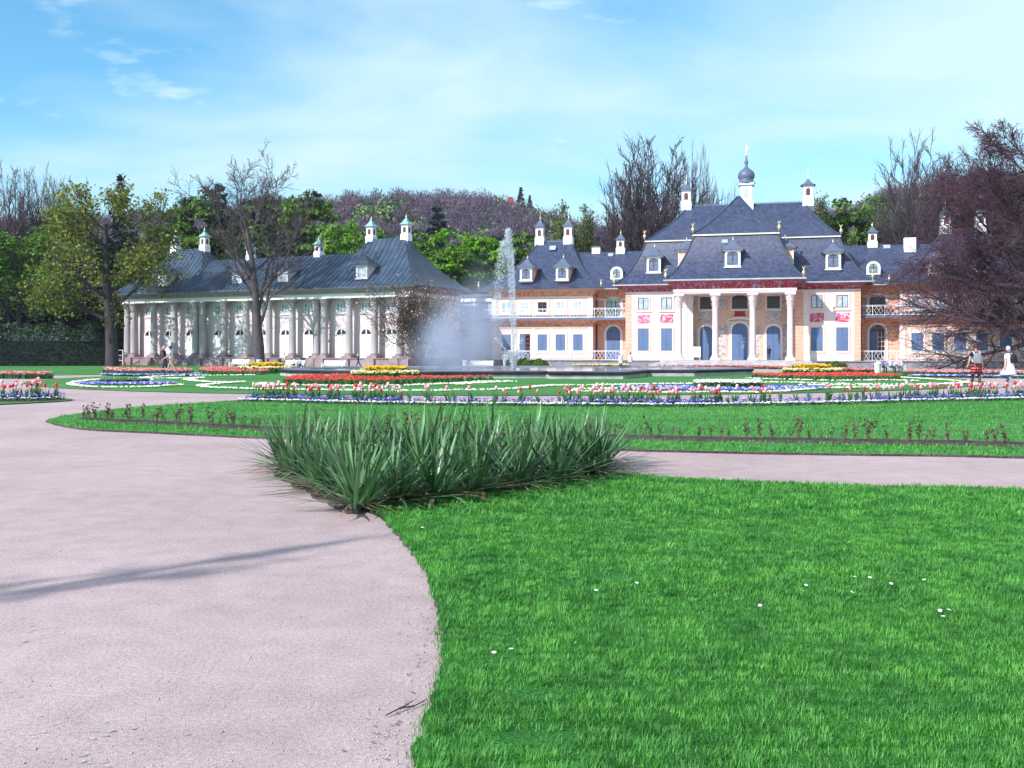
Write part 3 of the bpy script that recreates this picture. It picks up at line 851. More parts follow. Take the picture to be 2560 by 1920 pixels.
fr, md = [], []
for i in range(1500):
    u = rnd.uniform(596, 2640); f_, b_ = bed_at(u); t = rnd.betavariate(1.2, 3) * 0.5 * (0.4 + abs(math.sin(u * 0.023) * math.sin(u * 0.0071 + 1))); fr.append((f_[0] + (b_[0] - f_[0]) * t, f_[1] + (b_[1] - f_[1]) * t))
for i in range(2600):
    u = rnd.uniform(615, 2640)
    if rnd.random() > 0.35 + 0.65 * (u < 1000 or 1420 < u < 1800 or u > 2180): continue
    f_, b_ = bed_at(u); t = rnd.uniform(0.22, 0.8); md.append((f_[0] + (b_[0] - f_[0]) * t, f_[1] + (b_[1] - f_[1]) * t))
flowers('pansy_edging', 'low white and lilac pansies edging the long border', fr, 0.03, 0.085, [MT['f_lilac'], MT['f_white'], MT['f_blue']], [4, 5, 1.2], leaf=1.2, h0=0.045)
flowers('blue_underplanting', 'deep blue flowers between the tulips of the long border', md, 0.03, 0.15, [MT['f_blue'], MT['f_lilac']], [7, 1], leaf=2.5, h0=0.045)
sb = in_poly(lb_soil, 2600); sb = sb[(sb[:, 0] > -19.5)]
ey = np.interp(sb[:, 0], [-24, -17.5, -15, -13.75], [30.6, 29.6, 29.5, 30.3])
flowers('side_pansy_edging', 'low white and lilac pansies edging the left tulip bed', sb[sb[:, 1] < ey + 0.28], 0.035, 0.09, [MT['f_lilac'], MT['f_white'], MT['f_blue']], [5, 4, 2], leaf=0.6, h0=0.045)
flowers('side_blue_underplanting', 'deep blue flowers under the tulips of the left bed', sb[(sb[:, 1] > ey + 0.2) & (sb[:, 1] < ey + 1.5)], 0.034, 0.16, [MT['f_blue'], MT['f_lilac']], [6, 1], leaf=1.0, h0=0.045)

ribbons = [
    ('white ribbon of flowers curling round the left scroll of the parterre', 0.38, [(376, 953.7), (318, 951), (260, 951.5), (202, 956.5), (178, 962), (188, 967.5), (231, 971.5), (289, 972.5), (362, 971.5), (419, 968), (454, 966)]),
    ('white ribbon along the far left side of the parterre', 0.4, [(350, 948.5), (390, 944.5), (448, 942), (521, 941.6), (636, 940.7)]),
    ('short white ribbon beneath the far one, left of the parterre', 0.3, [(350, 949), (448, 949), (506, 947.3)]),
    ('white hook of flowers in the left part of the parterre', 0.5, [(508, 947.3), (480, 949.5), (469, 952.5), (500, 957), (560, 959.5), (617, 958)]),
    ('white S-shaped ribbon left of the red tulips', 0.38, [(616, 958.3), (550, 962.5), (503, 968), (521, 972.5), (579, 975), (636, 977.3), (705, 977.5)]),
    ('long white ribbon running behind the tulip border across the parterre', 0.36, [(705, 977.5), (791, 979), (900, 981), (1052, 981.5), (1140, 980), (1227, 979), (1314, 974), (1386, 967.6), (1487, 967), (1603, 964.7), (1780, 962.7)]),
    ('white ribbon round the right end of the parterre', 0.36, [(1780, 962.7), (1948, 959.8), (2062, 963), (2176, 965), (2290, 966), (2385, 962.5), (2415, 959.3), (2366, 954), (2290, 949), (2233, 946)]),
    ('broad white band below the left red tulip bed', 0.55, [(658, 961.5), (656, 966), (734, 966), (820, 968.5), (936, 968.5), (1023, 967), (1139, 962.5), (1212, 957.5), (1279, 957.5)]),
    ('second white band meeting the tip of the left red tulips', 0.4, [(1279, 957.8), (1212, 960.5), (1140, 965.6)]),
    ('small white hairpin of flowers right of the middle of the parterre', 0.34, [(1539, 975.7), (1458, 977), (1424, 981), (1487, 984), (1661, 986), (1780, 984.5)]),
    ('white ribbon along the front right edge of the parterre', 0.34, [(1780, 984.5), (1910, 985), (2043, 976.6), (2138, 973), (2229, 973.6)]),
    ('white tongue of flowers under the right red tulip bed', 0.42, [(1864, 949), (2062, 954.8), (2214, 954), (2297, 956.5)]),
    ('short white line inside the right end of the parterre', 0.3, [(2001, 967), (2138, 967.5), (2233, 969)]),
]
for lab, w, pts in ribbons:
    flowers('white_flower_ribbon', lab, along(pts, None, w * 0.45), 0.055, 0.05, [MT['f_white'], MT['f_cream']], [10, 1], leaf=0.3, h0=0.03)


def ell(u, v, a, b_, n=28):
    x, y = gp(u, v)
    return [(x + a * math.cos(2 * math.pi * i / n), y + b_ * math.sin(2 * math.pi * i / n)) for i in range(n)]


flowers('blue_flower_patch', 'violet blue flower oval inside the left scroll of the parterre', in_poly(ell(310, 962, 2.4, 1.4), 800), 0.05, 0.06, [MT['f_blue'], MT['f_lilac']], [4, 2], h0=0.03, leaf=1.0)
flowers('blue_flower_patch', 'violet blue flower oval behind the right half of the tulip border', in_poly(ell(1808, 974, 4.2, 2.1), 1700), 0.05, 0.06, [MT['f_blue'], MT['f_lilac']], [4, 2], h0=0.03, leaf=1.0)
flowers('green_tuft', 'low dark green tuft in the middle of the left blue oval', in_poly(ell(312, 959.5, 1.1, 0.7), 700), 0.06, 0.16, [MT['stem']], [1], 'plants', leaf=2.0, h0=0.03)
flowers('white_topped_tuft', 'white-topped green tuft in the middle of the right blue oval', in_poly(ell(1819, 972.5, 1.35, 0.8), 800), 0.06, 0.28, [MT['f_white']], [1], leaf=3.0, h0=0.03)

# red tulip beds, daffodil clumps round the basin
flowers('red_tulip_bed', 'crescent of scarlet tulips in front of the basin on the left', in_poly(catmull([gp(722, 963), gp(860, 964.5), gp(1000, 964), (-4.2, 45.5), gp(1215, 954), gp(1216, 951.5), gp(1060, 953), gp(900, 954), gp(860, 947), gp(760, 949), gp(722, 955)], 3, True), 1000), 0.055, 0.24, [MT['f_coral'], MT['f_red']], [3, 2], leaf=4.5, h0=0.03)
flowers('red_tulip_bed', 'crescent of scarlet tulips at the right end of the basin', in_poly(catmull([gp(1872, 946), gp(1960, 951.5), gp(2080, 953), gp(2232, 952), gp(2236, 947.5), gp(2120, 943), gp(1990, 944)], 3, True), 1000), 0.055, 0.24, [MT['f_coral'], MT['f_red'], MT['f_pink']], [3, 2, 0.4], leaf=4.0, h0=0.03)
flowers('red_tulip_bed', 'red and pink tulips in front of the pale bench by the bare tree', in_poly(catmull([gp(505, 936), gp(560, 939.5), gp(660, 938.5), gp(665, 932), gp(560, 927), gp(505, 929)], 3, True), 850), 0.055, 0.27, [MT['f_coral'], MT['f_pink']], [2, 2], leaf=2.0, h0=0.03)
flowers('pink_tulip_row', 'row of pink tulips behind the two walking men', in_poly(catmull([gp(262, 936), gp(330, 940), gp(405, 939), gp(470, 939), gp(475, 935), gp(405, 934), gp(330, 934), gp(270, 932)], 3, True), 1000), 0.06, 0.32, [MT['f_pink'], MT['f_pale'], MT['f_coral']], [3, 2, 2], leaf=2.2, h0=0.03)
flowers('far_blue_row', 'thin blue edging below the pink tulip row', along([(262, 940.5), (330, 942), (405, 941.5), (500, 941)], 900, 0.25), 0.06, 0.1, [MT['f_blue'], MT['f_lilac']], [5, 2], h0=0.03)
flowers('pink_tulip_row', 'row of pink tulips at the far left edge of the ring path', in_poly(catmull([(-32, 54.2), (-26.5, 53.2), (-24.9, 52.6), (-25.3, 54.6), (-32, 56.5)], 3, True), 1300), 0.06, 0.32, [MT['f_pink'], MT['f_pale'], MT['f_red']], [3, 2, 2], leaf=2.2, h0=0.0)
flowers('pink_tulip_row', 'row of pink tulips under the big purple beech', in_poly(catmull([(22.6, 56.6), (26, 55.2), (30.5, 53.6), (31.5, 55), (27, 57), (23.4, 58.6)], 3, True), 1400), 0.06, 0.32, [MT['f_pink'], MT['f_pale'], MT['f_red']], [3, 3, 1.5], leaf=2.2, h0=0.03)
flowers('far_blue_row', 'blue edging below the pink tulips under the beech', along([(22.3, 55.9), (25.7, 54.6), (30.5, 52.9)], 1400, 0.3, True), 0.06, 0.1, [MT['f_blue'], MT['f_lilac']], [4, 3], h0=0.03)
for lab, u, v, a, b_ in [('clump of golden and cream daffodils at the front rim of the basin', 963, 950, 1.75, 0.75), ('clump of yellow daffodils beside the bare tree trunk', 664, 934, 1.75, 0.8), ('clump of golden and cream daffodils at the right end of the basin', 2030, 941.5, 1.75, 0.8)]:
    p = in_poly(ell(u, v, a, b_), 620); x, y = gp(u, v)
    o = thing('daffodil_clump', lab, 'daffodils', (x, y, 0.03)); o['kind'] = 'stuff'
    inn = (((p[:, 0] - x) / (a * 0.62)) ** 2 + ((p[:, 1] - y - 0.15) / (b_ * 0.75)) ** 2) < 1
    for nm, q, h, ms, ww in (('cream_daffodils', p[~inn], 0.40, [MT['f_cream'], MT['f_white']], [4, 1.4]), ('golden_daffodils', np.concatenate([p[inn]] * 2) + nr.normal(0, 0.06, (2 * inn.sum(), 2)), 0.60, [MT['f_yellow']], [1])):
        c = flowers(nm, None, q - np.array([x, y]), 0.075, h, ms, ww, leaf=2.6, h0=0.0)
        del c['category']; c.parent = o
flowers('yellow_flower_bed', 'yellow and cream flowers in front of the pink wing', np.concatenate([in_poly(ell(1505, 918.5, 2.6, 0.8), 1500)]), 0.075, 0.2, [MT['f_yellow'], MT['f_cream'], MT['f_white']], [2, 3, 1], h0=0.03)
flowers('yellow_flower_bed', 'cream flowers in front of the right end of the steps', np.concatenate([in_poly(ell(1966, 920, 1.8, 0.7), 900)]), 0.08, 0.35, [MT['f_cream'], MT['f_white']], [3, 1], h0=0.03, leaf=2)
flowers('red_flower_row', 'low red and pink flowers at the foot of the palace steps', along([(1620, 919), (1740, 920), (1850, 921), (1990, 924)], 2000, 0.6), 0.07, 0.2, [MT['f_red'], MT['f_pink'], MT['f_pale']], [3, 2, 1], h0=0.0)
flowers('red_flower_row', 'pink and red flowers behind the right daffodils', along([(1990, 932), (2080, 931), (2170, 934)], 1300, 0.7), 0.07, 0.28, [MT['f_red'], MT['f_pink'], MT['f_pale']], [2, 2, 1], h0=0.0, leaf=1.5)


# ------------------------------------------------------------------ building pieces
def rect(x0, x1, z0, z1):
    return [(x0, z0), (x1, z0), (x1, z1), (x0, z1)]


def arch(x0, x1, z0, zs, rise, n=10):
    c = (x0 + x1) / 2; a = (x1 - x0) / 2
    return [(x0, z0), (x1, z0)] + [(c + a * math.cos(math.pi * i / n), zs + rise * math.sin(math.pi * i / n)) for i in range(n + 1)]


def window(parent, x0, x1, z0, z1, y, sur='white', fr='wood', glass='glass', bars=(1, 2), arched=0.0, sw=0.14, open_left=False):
    """surround > frame bars, pane; facade faces -y"""
    b = MB()
    o = arch(x0 - sw, x1 + sw, z0 - sw, z1 - arched, arched + sw) if arched else rect(x0 - sw, x1 + sw, z0 - sw, z1 + sw)
    i = arch(x0, x1, z0, z1 - arched, arched) if arched else rect(x0, x1, z0, z1)
    b.frame(o, i, y - 0.07, y + 0.02, 0)
    b.box(x0 - sw - 0.05, x1 + sw + 0.05, y - 0.13, y - 0.003, z0 - sw - 0.07, z0 - sw - 0.002, 0)
    w = b.build('window', MT[sur], parent)
    b = MB(); b.xz(i, y - 0.012, y + 0.02); b.build('pane', MT[glass], w)
    b = MB(); t = 0.05
    k = arch(x0 + t, x1 - t, z0 + t, z1 - arched, max(0.01, arched - t)) if arched else rect(x0 + t, x1 - t, z0 + t, z1 - t)
    b.frame(i, k, y - 0.04, y - 0.014, 0)
    for q in range(1, bars[0] + 1):
        c = x0 + (x1 - x0) * q / (bars[0] + 1); b.box(c - 0.03, c + 0.03, y - 0.045, y - 0.016, z0 + t, z1 - t * 1.2)
    for q in range(1, bars[1] + 1):
        c = z0 + (z1 - arched - z0) * q / (bars[1] + (0 if arched else 1)); b.box(x0 + t, x1 - t, y - 0.042, y - 0.018, c - 0.02, c + 0.02)
    b.build('window_frame', MT[fr], w)
    return w


def shutter(parent, x0, x1, z0, z1, y, sur='white', sw=0.14, arched=0.0):
    b = MB()
    o = arch(x0 - sw, x1 + sw, z0 - sw, z1 - arched, arched + sw) if arched else rect(x0 - sw, x1 + sw, z0 - sw, z1 + sw)
    i = arch(x0, x1, z0, z1 - arched, arched) if arched else rect(x0, x1, z0, z1)
    b.frame(o, i, y - 0.07, y + 0.02, 0)
    w = b.build('window', MT[sur], parent)
    c = (x0 + x1) / 2
    for a0, a1 in ((x0 + 0.02, c - 0.012), (c + 0.012, x1 - 0.02)):
        b = MB(); b.box(a0, a1, y - 0.05, y - 0.004, z0 + 0.02, z1 - arched - 0.01)
        for zz_ in (0.34, 0.7):
            z = z0 + (z1 - arched - z0) * zz_; b.box(a0 + 0.03, a1 - 0.03, y - 0.058, y - 0.05, z - 0.03, z + 0.03)
        b.build('shutter', MT['shutter'], w)
    if arched:
        b = MB(); n = 10; aa = (x1 - x0) / 2
        b.xz([(c + aa * math.cos(math.pi * k / n), z1 - arched + arched * math.sin(math.pi * k / n)) for k in range(n + 1)], y - 0.03, y + 0.01)
        b.build('fanlight', MT['shutter'], w)
    return w


def finial(parent, x, y, z, s=1.0, kind='urn'):
    b = MB()
    if kind == 'urn':
        b.lathe([(0.05, -0.12), (0.10, -0.05), (0.05, 0.05), (0.13, 0.16), (0.20, 0.36), (0.16, 0.5), (0.06, 0.62), (0.07, 0.74), (0.17, 0.9), (0.15, 0.92), (0.04, 0.86)], (x, y, z), 8)
        for a in range(5):
            c = 2 * math.pi * a / 5; b.bar((x + 0.1 * math.cos(c), y + 0.1 * math.sin(c), z + 0.88), (x + 0.2 * math.cos(c), y + 0.2 * math.sin(c), z + 1.08), 0.04)
    elif kind == 'knob':
        b.lathe([(0.04, -0.1), (0.07, 0.0), (0.12, 0.1), (0.08, 0.2), (0.03, 0.28), (0.05, 0.36), (0.01, 0.56)], (x, y, z), 7)
    else:
        b.lathe([(0.09, -0.1), (0.05, 0.1), (0.11, 0.22), (0.04, 0.34), (0.06, 0.5), (0.025, 0.6), (0.018, 1.75), (0.002, 1.8)], (x, y, z), 7)
    v = Vector((x, y, z)); s = s * 0.68
    b.v = [tuple(v + (Vector(p) - v) * s) for p in b.v]
    return b.build('finial', MT['gold'], parent)


def dormer(parent, cx_, y, z0, w=0.95, h=1.05, cheek='pink', roof='slate', face='white', depth=2.4, frame='wood', gl='dormer_glass', fin=True, side=0):
    """a little house on the roof slope; side 0 faces -y, -1 faces -x, +1 faces +x (built facing -y, then turned)"""
    e = thing_part('dormer', parent, (cx_, y, z0), {0: 0, -1: -math.pi / 2, 1: math.pi / 2}[side])
    b = MB(); hw_ = w / 2 + 0.12
    b.box(-hw_ + 0.04, hw_ - 0.04, 0.05, depth, -0.3, h + 0.12, 0)
    b.build('dormer_wall', MT[cheek], e)
    b = MB()
    b.frame(rect(-hw_, hw_, -0.1, h + 0.14), arch(-w / 2 + 0.1, w / 2 - 0.1, 0.0, h - 0.25, 0.2), -0.02, 0.045, 0) if False else None
    i = arch(-w / 2 + 0.06, w / 2 - 0.06, 0.02, h - 0.28, 0.25)
    o = arch(-hw_, hw_, -0.1, h + 0.02, 0.13); b.frame(o, i, -0.04, 0.06)
    b.box(-hw_ - 0.08, hw_ + 0.08, -0.1, 0.058, -0.18, -0.102)
    b.build('dormer_front', MT[face], e)
    b = MB(); b.xz(i, 0.02, 0.06); b.build('pane', MT[gl], e)
    b = MB(); b.box(-0.03, 0.03, -0.01, 0.018, 0.02, h - 0.1); b.box(-w / 2 + 0.12, -0.032, -0.008, 0.018, h - 0.32, h - 0.28); b.box(0.032, w / 2 - 0.12, -0.008, 0.018, h - 0.32, h - 0.28)
    b.build('window_frame', MT[frame], e)
    b = MB()
    b.hip((-hw_ - 0.34, hw_ + 0.34, -0.38, depth + 0.3), h + 0.14, (-0.06, 0.06, 0.55, 0.75), h + 1.0, 1.7, 0.35, 6)
    b.box(-hw_ - 0.2, hw_ + 0.2, -0.2, depth, h + 0.05, h + 0.137, 1)
    b.build('dormer_roof', [MT['lead'] if roof == 'slate' else MT[roof], MT[face]], e)
    if fin: finial(e, 0, 0.65, h + 1.0, 0.9, 'knob')
    return e


def thing_part(name, parent, loc, rz=0.0):
    o = bpy.data.objects.new(name, None); COL.objects.link(o)
    o.parent = parent; o.location = loc; o.rotation_euler = (0, 0, rz); o.empty_display_size = 0.2
    return o


def chimney(parent, x, y, z0, w=0.85, h=1.75, cap='lead', spire='spire', niche='glass_dark', tall=1.0):
    """a house-like chimney with a pagoda cap"""
    e = thing_part('chimney', parent, (x, y, z0))
    k = w / 2
    b = MB()
    b.box(-k - 0.04, k + 0.04, -k - 0.04, k + 0.04, -0.5, -0.0, 1)
    b.rect_loft([(-k, k, -k, k, 0), (-k, k, -k, k, h * 0.42), (-k * 0.84, k * 0.84, -k * 0.84, k * 0.84, h * 0.5), (-k * 0.84, k * 0.84, -k * 0.84, k * 0.84, h)], 0)
    b.box(-k, k, -k, k, h + 0.002, h + 0.09, 0)
    b.build('chimney_shaft', [MT['white'], MT['lead']], e)
    b = MB(); n = w * 0.19
    a = arch(-n, n, h * 0.54, h * 0.8, n)
    b.xz(a, -k * 0.84 - 0.012, -k * 0.84 + 0.05); b.build('niche', MT[niche], e)
    b = MB()
    a2 = [(p[0] * 1, p[1]) for p in a]
    v = [(-k * 0.84 - 0.012, p[0], p[1]) for p in a2]; b.add(v, [tuple(range(len(v)))[::-1]]); v = [(k * 0.84 + 0.012, p[0], p[1]) for p in a2]; b.add(v, [tuple(range(len(v)))])
    b.build('side_niche', MT[niche], e)
    b = MB(); b.hip((-k * 1.35, k * 1.35, -k * 1.35, k * 1.35), h + 0.092, (-0.06, 0.06, -0.06, 0.06), h + 0.092 + 0.72 * tall, 2.0, 0.25, 6)
    b.build('chimney_cap', MT[cap], e)
    finial(e, 0, 0, h + 0.092 + 0.72 * tall, 0.8 if spire == 'spire' else 1.0, spire)
    return e


def railing(parent, pts, z, h=0.85, step=1.25, m='white'):
    """ornamental railing along x-y points at height z"""
    b = MB()
    for a, c in zip(pts[:-1], pts[1:]):
        a, c = Vector((*a, z)), Vector((*c, z)); ln = (c - a).length; n = max(1, round(ln / step))
        for q in (0.05, h * 0.9, h): b.bar(a + Vector((0, 0, q)), c + Vector((0, 0, q)), 0.035, 0.035)
        d = (c - a) / n
        for k in range(n + 1):
            p = a + d * k; b.bar(p, p + Vector((0, 0, h)), 0.04)
        for k in range(n):
            p = a + d * k
            for f0, f1 in ((0.15, 0.5), (0.5, 0.85)):
                m0, m1 = p + d * f0, p + d * f1; mid = (m0 + m1) / 2; zc = Vector((0, 0, h * 0.47)); zt = Vector((0, 0, h * 0.36))
                for s_, t_ in ((m0 + zc, mid + zc + zt), (mid + zc + zt, m1 + zc), (m1 + zc, mid + zc - zt), (mid + zc - zt, m0 + zc)): b.bar(s_, t_, 0.022)
    return b.build('railing', MT[m], parent)


def capital_mesh(r, h, mats, n=12, tall=False):
    b = MB()
    b.lathe([(r * 0.95, 0), (r * 1.0, h * 0.1), (r * 1.08, h * 0.45), (r * 1.3, h * 0.7), (r * 1.55, h * 0.84)], (0, 0, 0), n)
    for ring, (z, rr, s) in enumerate(((h * 0.2, r * 1.08, 0.10), (h * 0.42, r * 1.18, 0.11), (h * 0.64, r * 1.36, 0.12)) if not tall else ((h * 0.12, r, 0.09), (h * 0.26, r * 1.04, 0.1), (h * 0.42, r * 1.1, 0.11), (h * 0.58, r * 1.2, 0.12), (h * 0.74, r * 1.4, 0.13))):
        for k in range(8):
            a = 2 * math.pi * (k + ring * 0.5) / 8
            c, sn = math.cos(a), math.sin(a); w = r * 0.3; hh = h * (0.24 if not tall else 0.14)
            # curled leaf
            v = []
            for t, out in ((0, 0.0), (0.6, 0.03), (0.95, 0.11), (0.8, 0.15)):
                ww = w * (1 - 0.5 * t)
                q = rr + out * (r / 0.25)
                v += [(c * q - sn * ww, sn * q + c * ww, z + hh * t), (c * q + sn * ww, sn * q - c * ww, z + hh * t)]
            b.add(v, [(2 * j, 2 * j + 1, 2 * j + 3, 2 * j + 2) for j in range(3)])
    q = r * 1.65
    b.rect_loft([(-q * 0.92, q * 0.92, -q * 0.92, q * 0.92, h * 0.845), (-q, q, -q, q, h * 0.9), (-q, q, -q, q, h)])
    return b.mesh('capital', mats)


def base_mesh(r, h, mats, pw):
    b = MB()
    b.box(-pw, pw, -pw, pw, 0, h * 0.45)
    b.lathe([(r * 1.42, h * 0.452), (r * 1.5, h * 0.55), (r * 1.42, h * 0.65), (r * 1.18, h * 0.72), (r * 1.18, h * 0.8), (r * 1.28, h * 0.88), (r * 1.05, h)], (0, 0, 0), 14)
    return b.mesh('base', mats)


def shaft_mesh(r0, r1, z0, z1, mats):
    b = MB(); k = 6
    b.lathe([(r0 + (r1 - r0) * (i / k) ** 1.5, z0 + (z1 - z0) * i / k) for i in range(k + 1)], (0, 0, 0), 16)
    return b.mesh('shaft', mats)


def column(parent, x, y, ms, zs):
    e = thing_part('column', parent, (x, y, 0))
    for nm, me, z in zip(('base', 'shaft', 'capital'), ms, zs):
        o = link(nm, me, e); o.location = (0, 0, z)
    return e


def seams(b, bb, z0, tt, z1, pw, lin, step, x_lo=None, x_hi=None, mi=0, sides='f', n=7):
    """raised standing seams up the slopes of a hip roof"""
    def prof(s): return z0 + (z1 - z0) * (lin * s + (1 - lin) * s ** pw)
    if 'f' in sides:
        x = bb[0] + step / 2
        while x < bb[1]:
            if (x_lo is None or x > x_lo) and (x_hi is None or x < x_hi):
                sm_ = 1.0
                if x < tt[0]: sm_ = (x - bb[0]) / (tt[0] - bb[0])
                if x > tt[1]: sm_ = (bb[1] - x) / (bb[1] - tt[1])
                v = []
                for i in range(n + 1):
                    s = sm_ * i / n; y = bb[2] + (tt[2] - bb[2]) * s; z = prof(s)
                    v += [(x - 0.035, y, z - 0.02), (x, y - 0.02, z + 0.05), (x + 0.035, y, z - 0.02)]
                b.add(v, [(3 * i, 3 * i + 1, 3 * i + 4, 3 * i + 3) for i in range(n)] + [(3 * i + 1, 3 * i + 2, 3 * i + 5, 3 * i + 4) for i in range(n)], mi)
            x += step
    if 'r' in sides:
        y = bb[2] + step / 2
        while y < bb[3]:
            sm_ = 1.0
            if y < tt[2]: sm_ = (y - bb[2]) / (tt[2] - bb[2])
            if y > tt[3]: sm_ = (bb[3] - y) / (bb[3] - tt[3])
            v = []
            for i in range(n + 1):
                s = sm_ * i / n; x = bb[1] + (tt[1] - bb[1]) * s; z = prof(s)
                v += [(x, y - 0.035, z - 0.02), (x + 0.02, y, z + 0.05), (x, y + 0.035, z - 0.02)]
            b.add(v, [(3 * i, 3 * i + 1, 3 * i + 4, 3 * i + 3) for i in range(n)] + [(3 * i + 1, 3 * i + 2, 3 * i + 5, 3 * i + 4) for i in range(n)], mi)
            y += step


def cove(b, r, z0, out, z1, mi=0, n=6):
    """concave cornice growing outwards from a wall rectangle"""
    secs = []
    for i in range(n + 1):
        a = math.pi / 2 * i / n
        o = out * (1 - math.cos(a)); z = z0 + (z1 - z0) * math.sin(a)
        secs.append((r[0] - o, r[1] + o, r[2] - o, r[3] + o, z))
    b.rect_loft(secs, mi)


def grow_rect(r, d):
    return (r[0] - d, r[1] + d, r[2] - d, r[3] + d)


# ------------------------------------------------------------------ left building with the colonnade
hall = thing('colonnaded_hall', 'long pale hall with stone columns, white arched doors and grey green metal roof', 'building', (-8.9, 86.0, 0), R(-25))
b = MB()
b.box(-33.1, 0.6, -0.75, 9.0, -0.3, 0.72)
b.box(-33.2, 0.7, -0.85, 9.1, 0.722, 0.79)
COLX = [0, -0.85, -3.45, -6.1, -8.75, -9.62, -12.27, -14.92, -17.57, -20.2, -22.85, -23.7, -26.35, -29.0, -31.65, -32.5]
for x in COLX: b.box(x - 0.52, x + 0.52, -0.95, -0.752, -0.3, 0.716)
b.build('plinth', MT['sandstone'], hall)
b = MB(); b.box(-32.95, 0.45, 0.78, 8.6, 0.792, 6.1); b.build('wall', MT['plaster_grey'], hall)
b = MB(); b.box(-33.0, 0.5, -0.42, 8.65, 6.1, 6.42); b.box(-33.12, 0.62, -0.54, 8.75, 6.422, 6.47); b.build('entablature', MT['white'], hall)
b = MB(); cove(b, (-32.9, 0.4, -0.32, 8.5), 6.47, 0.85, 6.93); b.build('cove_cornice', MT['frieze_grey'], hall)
b = MB(); b.box(-33.95, 1.45, -1.37, 9.5, 6.932, 7.0); b.build('eaves_gutter', MT['lead'], hall)
cap = capital_mesh(0.33, 0.72, MT['column']); bas = base_mesh(0.335, 0.42, MT['sandstone'], 0.5); sh = shaft_mesh(0.335, 0.285, 0, 4.17, MT['column'])
for x in COLX: column(hall, x, 0.0, (bas, sh, cap), (0.79, 1.21, 5.38))
DX = [-2.12, -4.78, -7.42, -10.95, -13.6, -16.25, -18.9, -21.5, -25.0, -27.68, -30.33]
for i, x in enumerate(DX):
    yw = 0.78; e = thing_part('door', hall, (x, yw, 0.79))
    b = MB(); b.frame(arch(-0.68, 0.68, 0, 2.05, 0.68), arch(-0.52, 0.52, 0, 2.05, 0.52), -0.08, 0.02); b.frame(arch(-0.86, 0.86, 2.02, 2.3, 0.82, 10), arch(-0.80, 0.80, 2.02, 2.3, 0.76, 10), -0.03, 0.01)
    b.build('door_surround', MT['plaster_grey'], e)
    b = MB(); b.xz([(0.52 * math.cos(math.pi * k / 12), 2.1 + 0.52 * math.sin(math.pi * k / 12)) for k in range(13)], -0.02, 0.01); b.build('fanlight', MT['glass_dark'], e)
    b = MB(); b.box(-0.06, 0.06, -0.055, -0.022, 2.1, 2.6); b.box(-0.52, 0.52, -0.06, -0.021, 2.03, 2.1)
    for s in (-1, 1):
        b.frame(rect(min(0, s * 0.52), max(0, s * 0.52), 0, 2.028), rect(min(s * 0.08, s * 0.46), max(s * 0.08, s * 0.46), 0.07, 1.95), -0.055, -0.02)
        b.box(min(s * 0.07, s * 0.47), max(s * 0.07, s * 0.47), -0.04, -0.02, 0.06, 1.96)
        for z in (0.68, 1.28): b.box(min(s * 0.08, s * 0.46), max(s * 0.08, s * 0.46), -0.052, -0.041, z - 0.035, z + 0.035)
    b.build('double_door', MT['white'], e)
    w = window(hall, x - 0.52, x + 0.52, 4.86, 5.74, yw, 'plaster_grey', 'white', 'hall_glass', (2, 1), sw=0.09)
    b = MB(); b.frame(rect(x - 0.72, x + 0.72, 4.55, 4.7), rect(x - 0.66, x + 0.66, 4.6, 4.66), yw - 0.03, yw + 0.01)
    b.build('moulding', MT['plaster_grey'], hall)
ZE = 7.003
CB, CT = (-33.9, 1.4, -1.4, 9.3), (-33.9, 1.4, 3.9, 4.0)
b = MB(); b.rect_loft([(-25.0, -7.5, -1.35, 9.25, ZE), (-25.0, -7.5, 3.9, 4.0, 10.45)]); seams(b, (-25.0, -7.5, -1.35, 9.25), ZE, (-25.0, -7.5, 3.9, 4.0), 10.45, 1, 1, 0.52, mi=1); b.build('roof', [MT['seam'], MT['ribs']], hall)
for x0, x1, t0, t1 in ((-10.35, 1.42, -6.3, -2.65), (-33.95, -22.15, -29.9, -26.2)):
    b = MB(); bb = (x0, x1, -1.4, 9.3); tt = (t0, t1, 3.75, 4.15)
    b.hip(bb, ZE + 0.004, tt, 11.7, 1.75, 0.42, 9); seams(b, bb, ZE + 0.004, tt, 11.7, 1.75, 0.42, 0.52, mi=1, sides='fr'); b.build('roof', [MT['seam'], MT['ribs']], hall)
    for x in (t0 - 0.05, t1 + 0.05): chimney(hall, x, 3.95, 11.35, 0.78, 1.42, 'copper', 'knob', 'wood', 0.85)
for x in (-12.2, -20.3): chimney(hall, x, 3.95, 10.25, 0.74, 1.1, 'copper', 'knob', 'wood', 0.75)
for x, y, z in ((-4.6, -0.25, 7.88), (-27.6, -0.25, 7.88), (-13.2, -0.2, 7.78), (-18.5, -0.2, 7.78)):
    dormer(hall, x, y, z, 0.92, 0.95, 'plaster_grey', 'ribs', 'plaster_grey', 2.0, 'white', 'curtain', False)
b = MB(); b.tube([(-9.2, 0.68, 0.8), (-9.2, 0.68, 6.4)], 0.06, 6); b.tube([(-23.3, 0.68, 0.8), (-23.3, 0.68, 6.4)], 0.06, 6); b.build('downpipe', MT['lead'], hall)

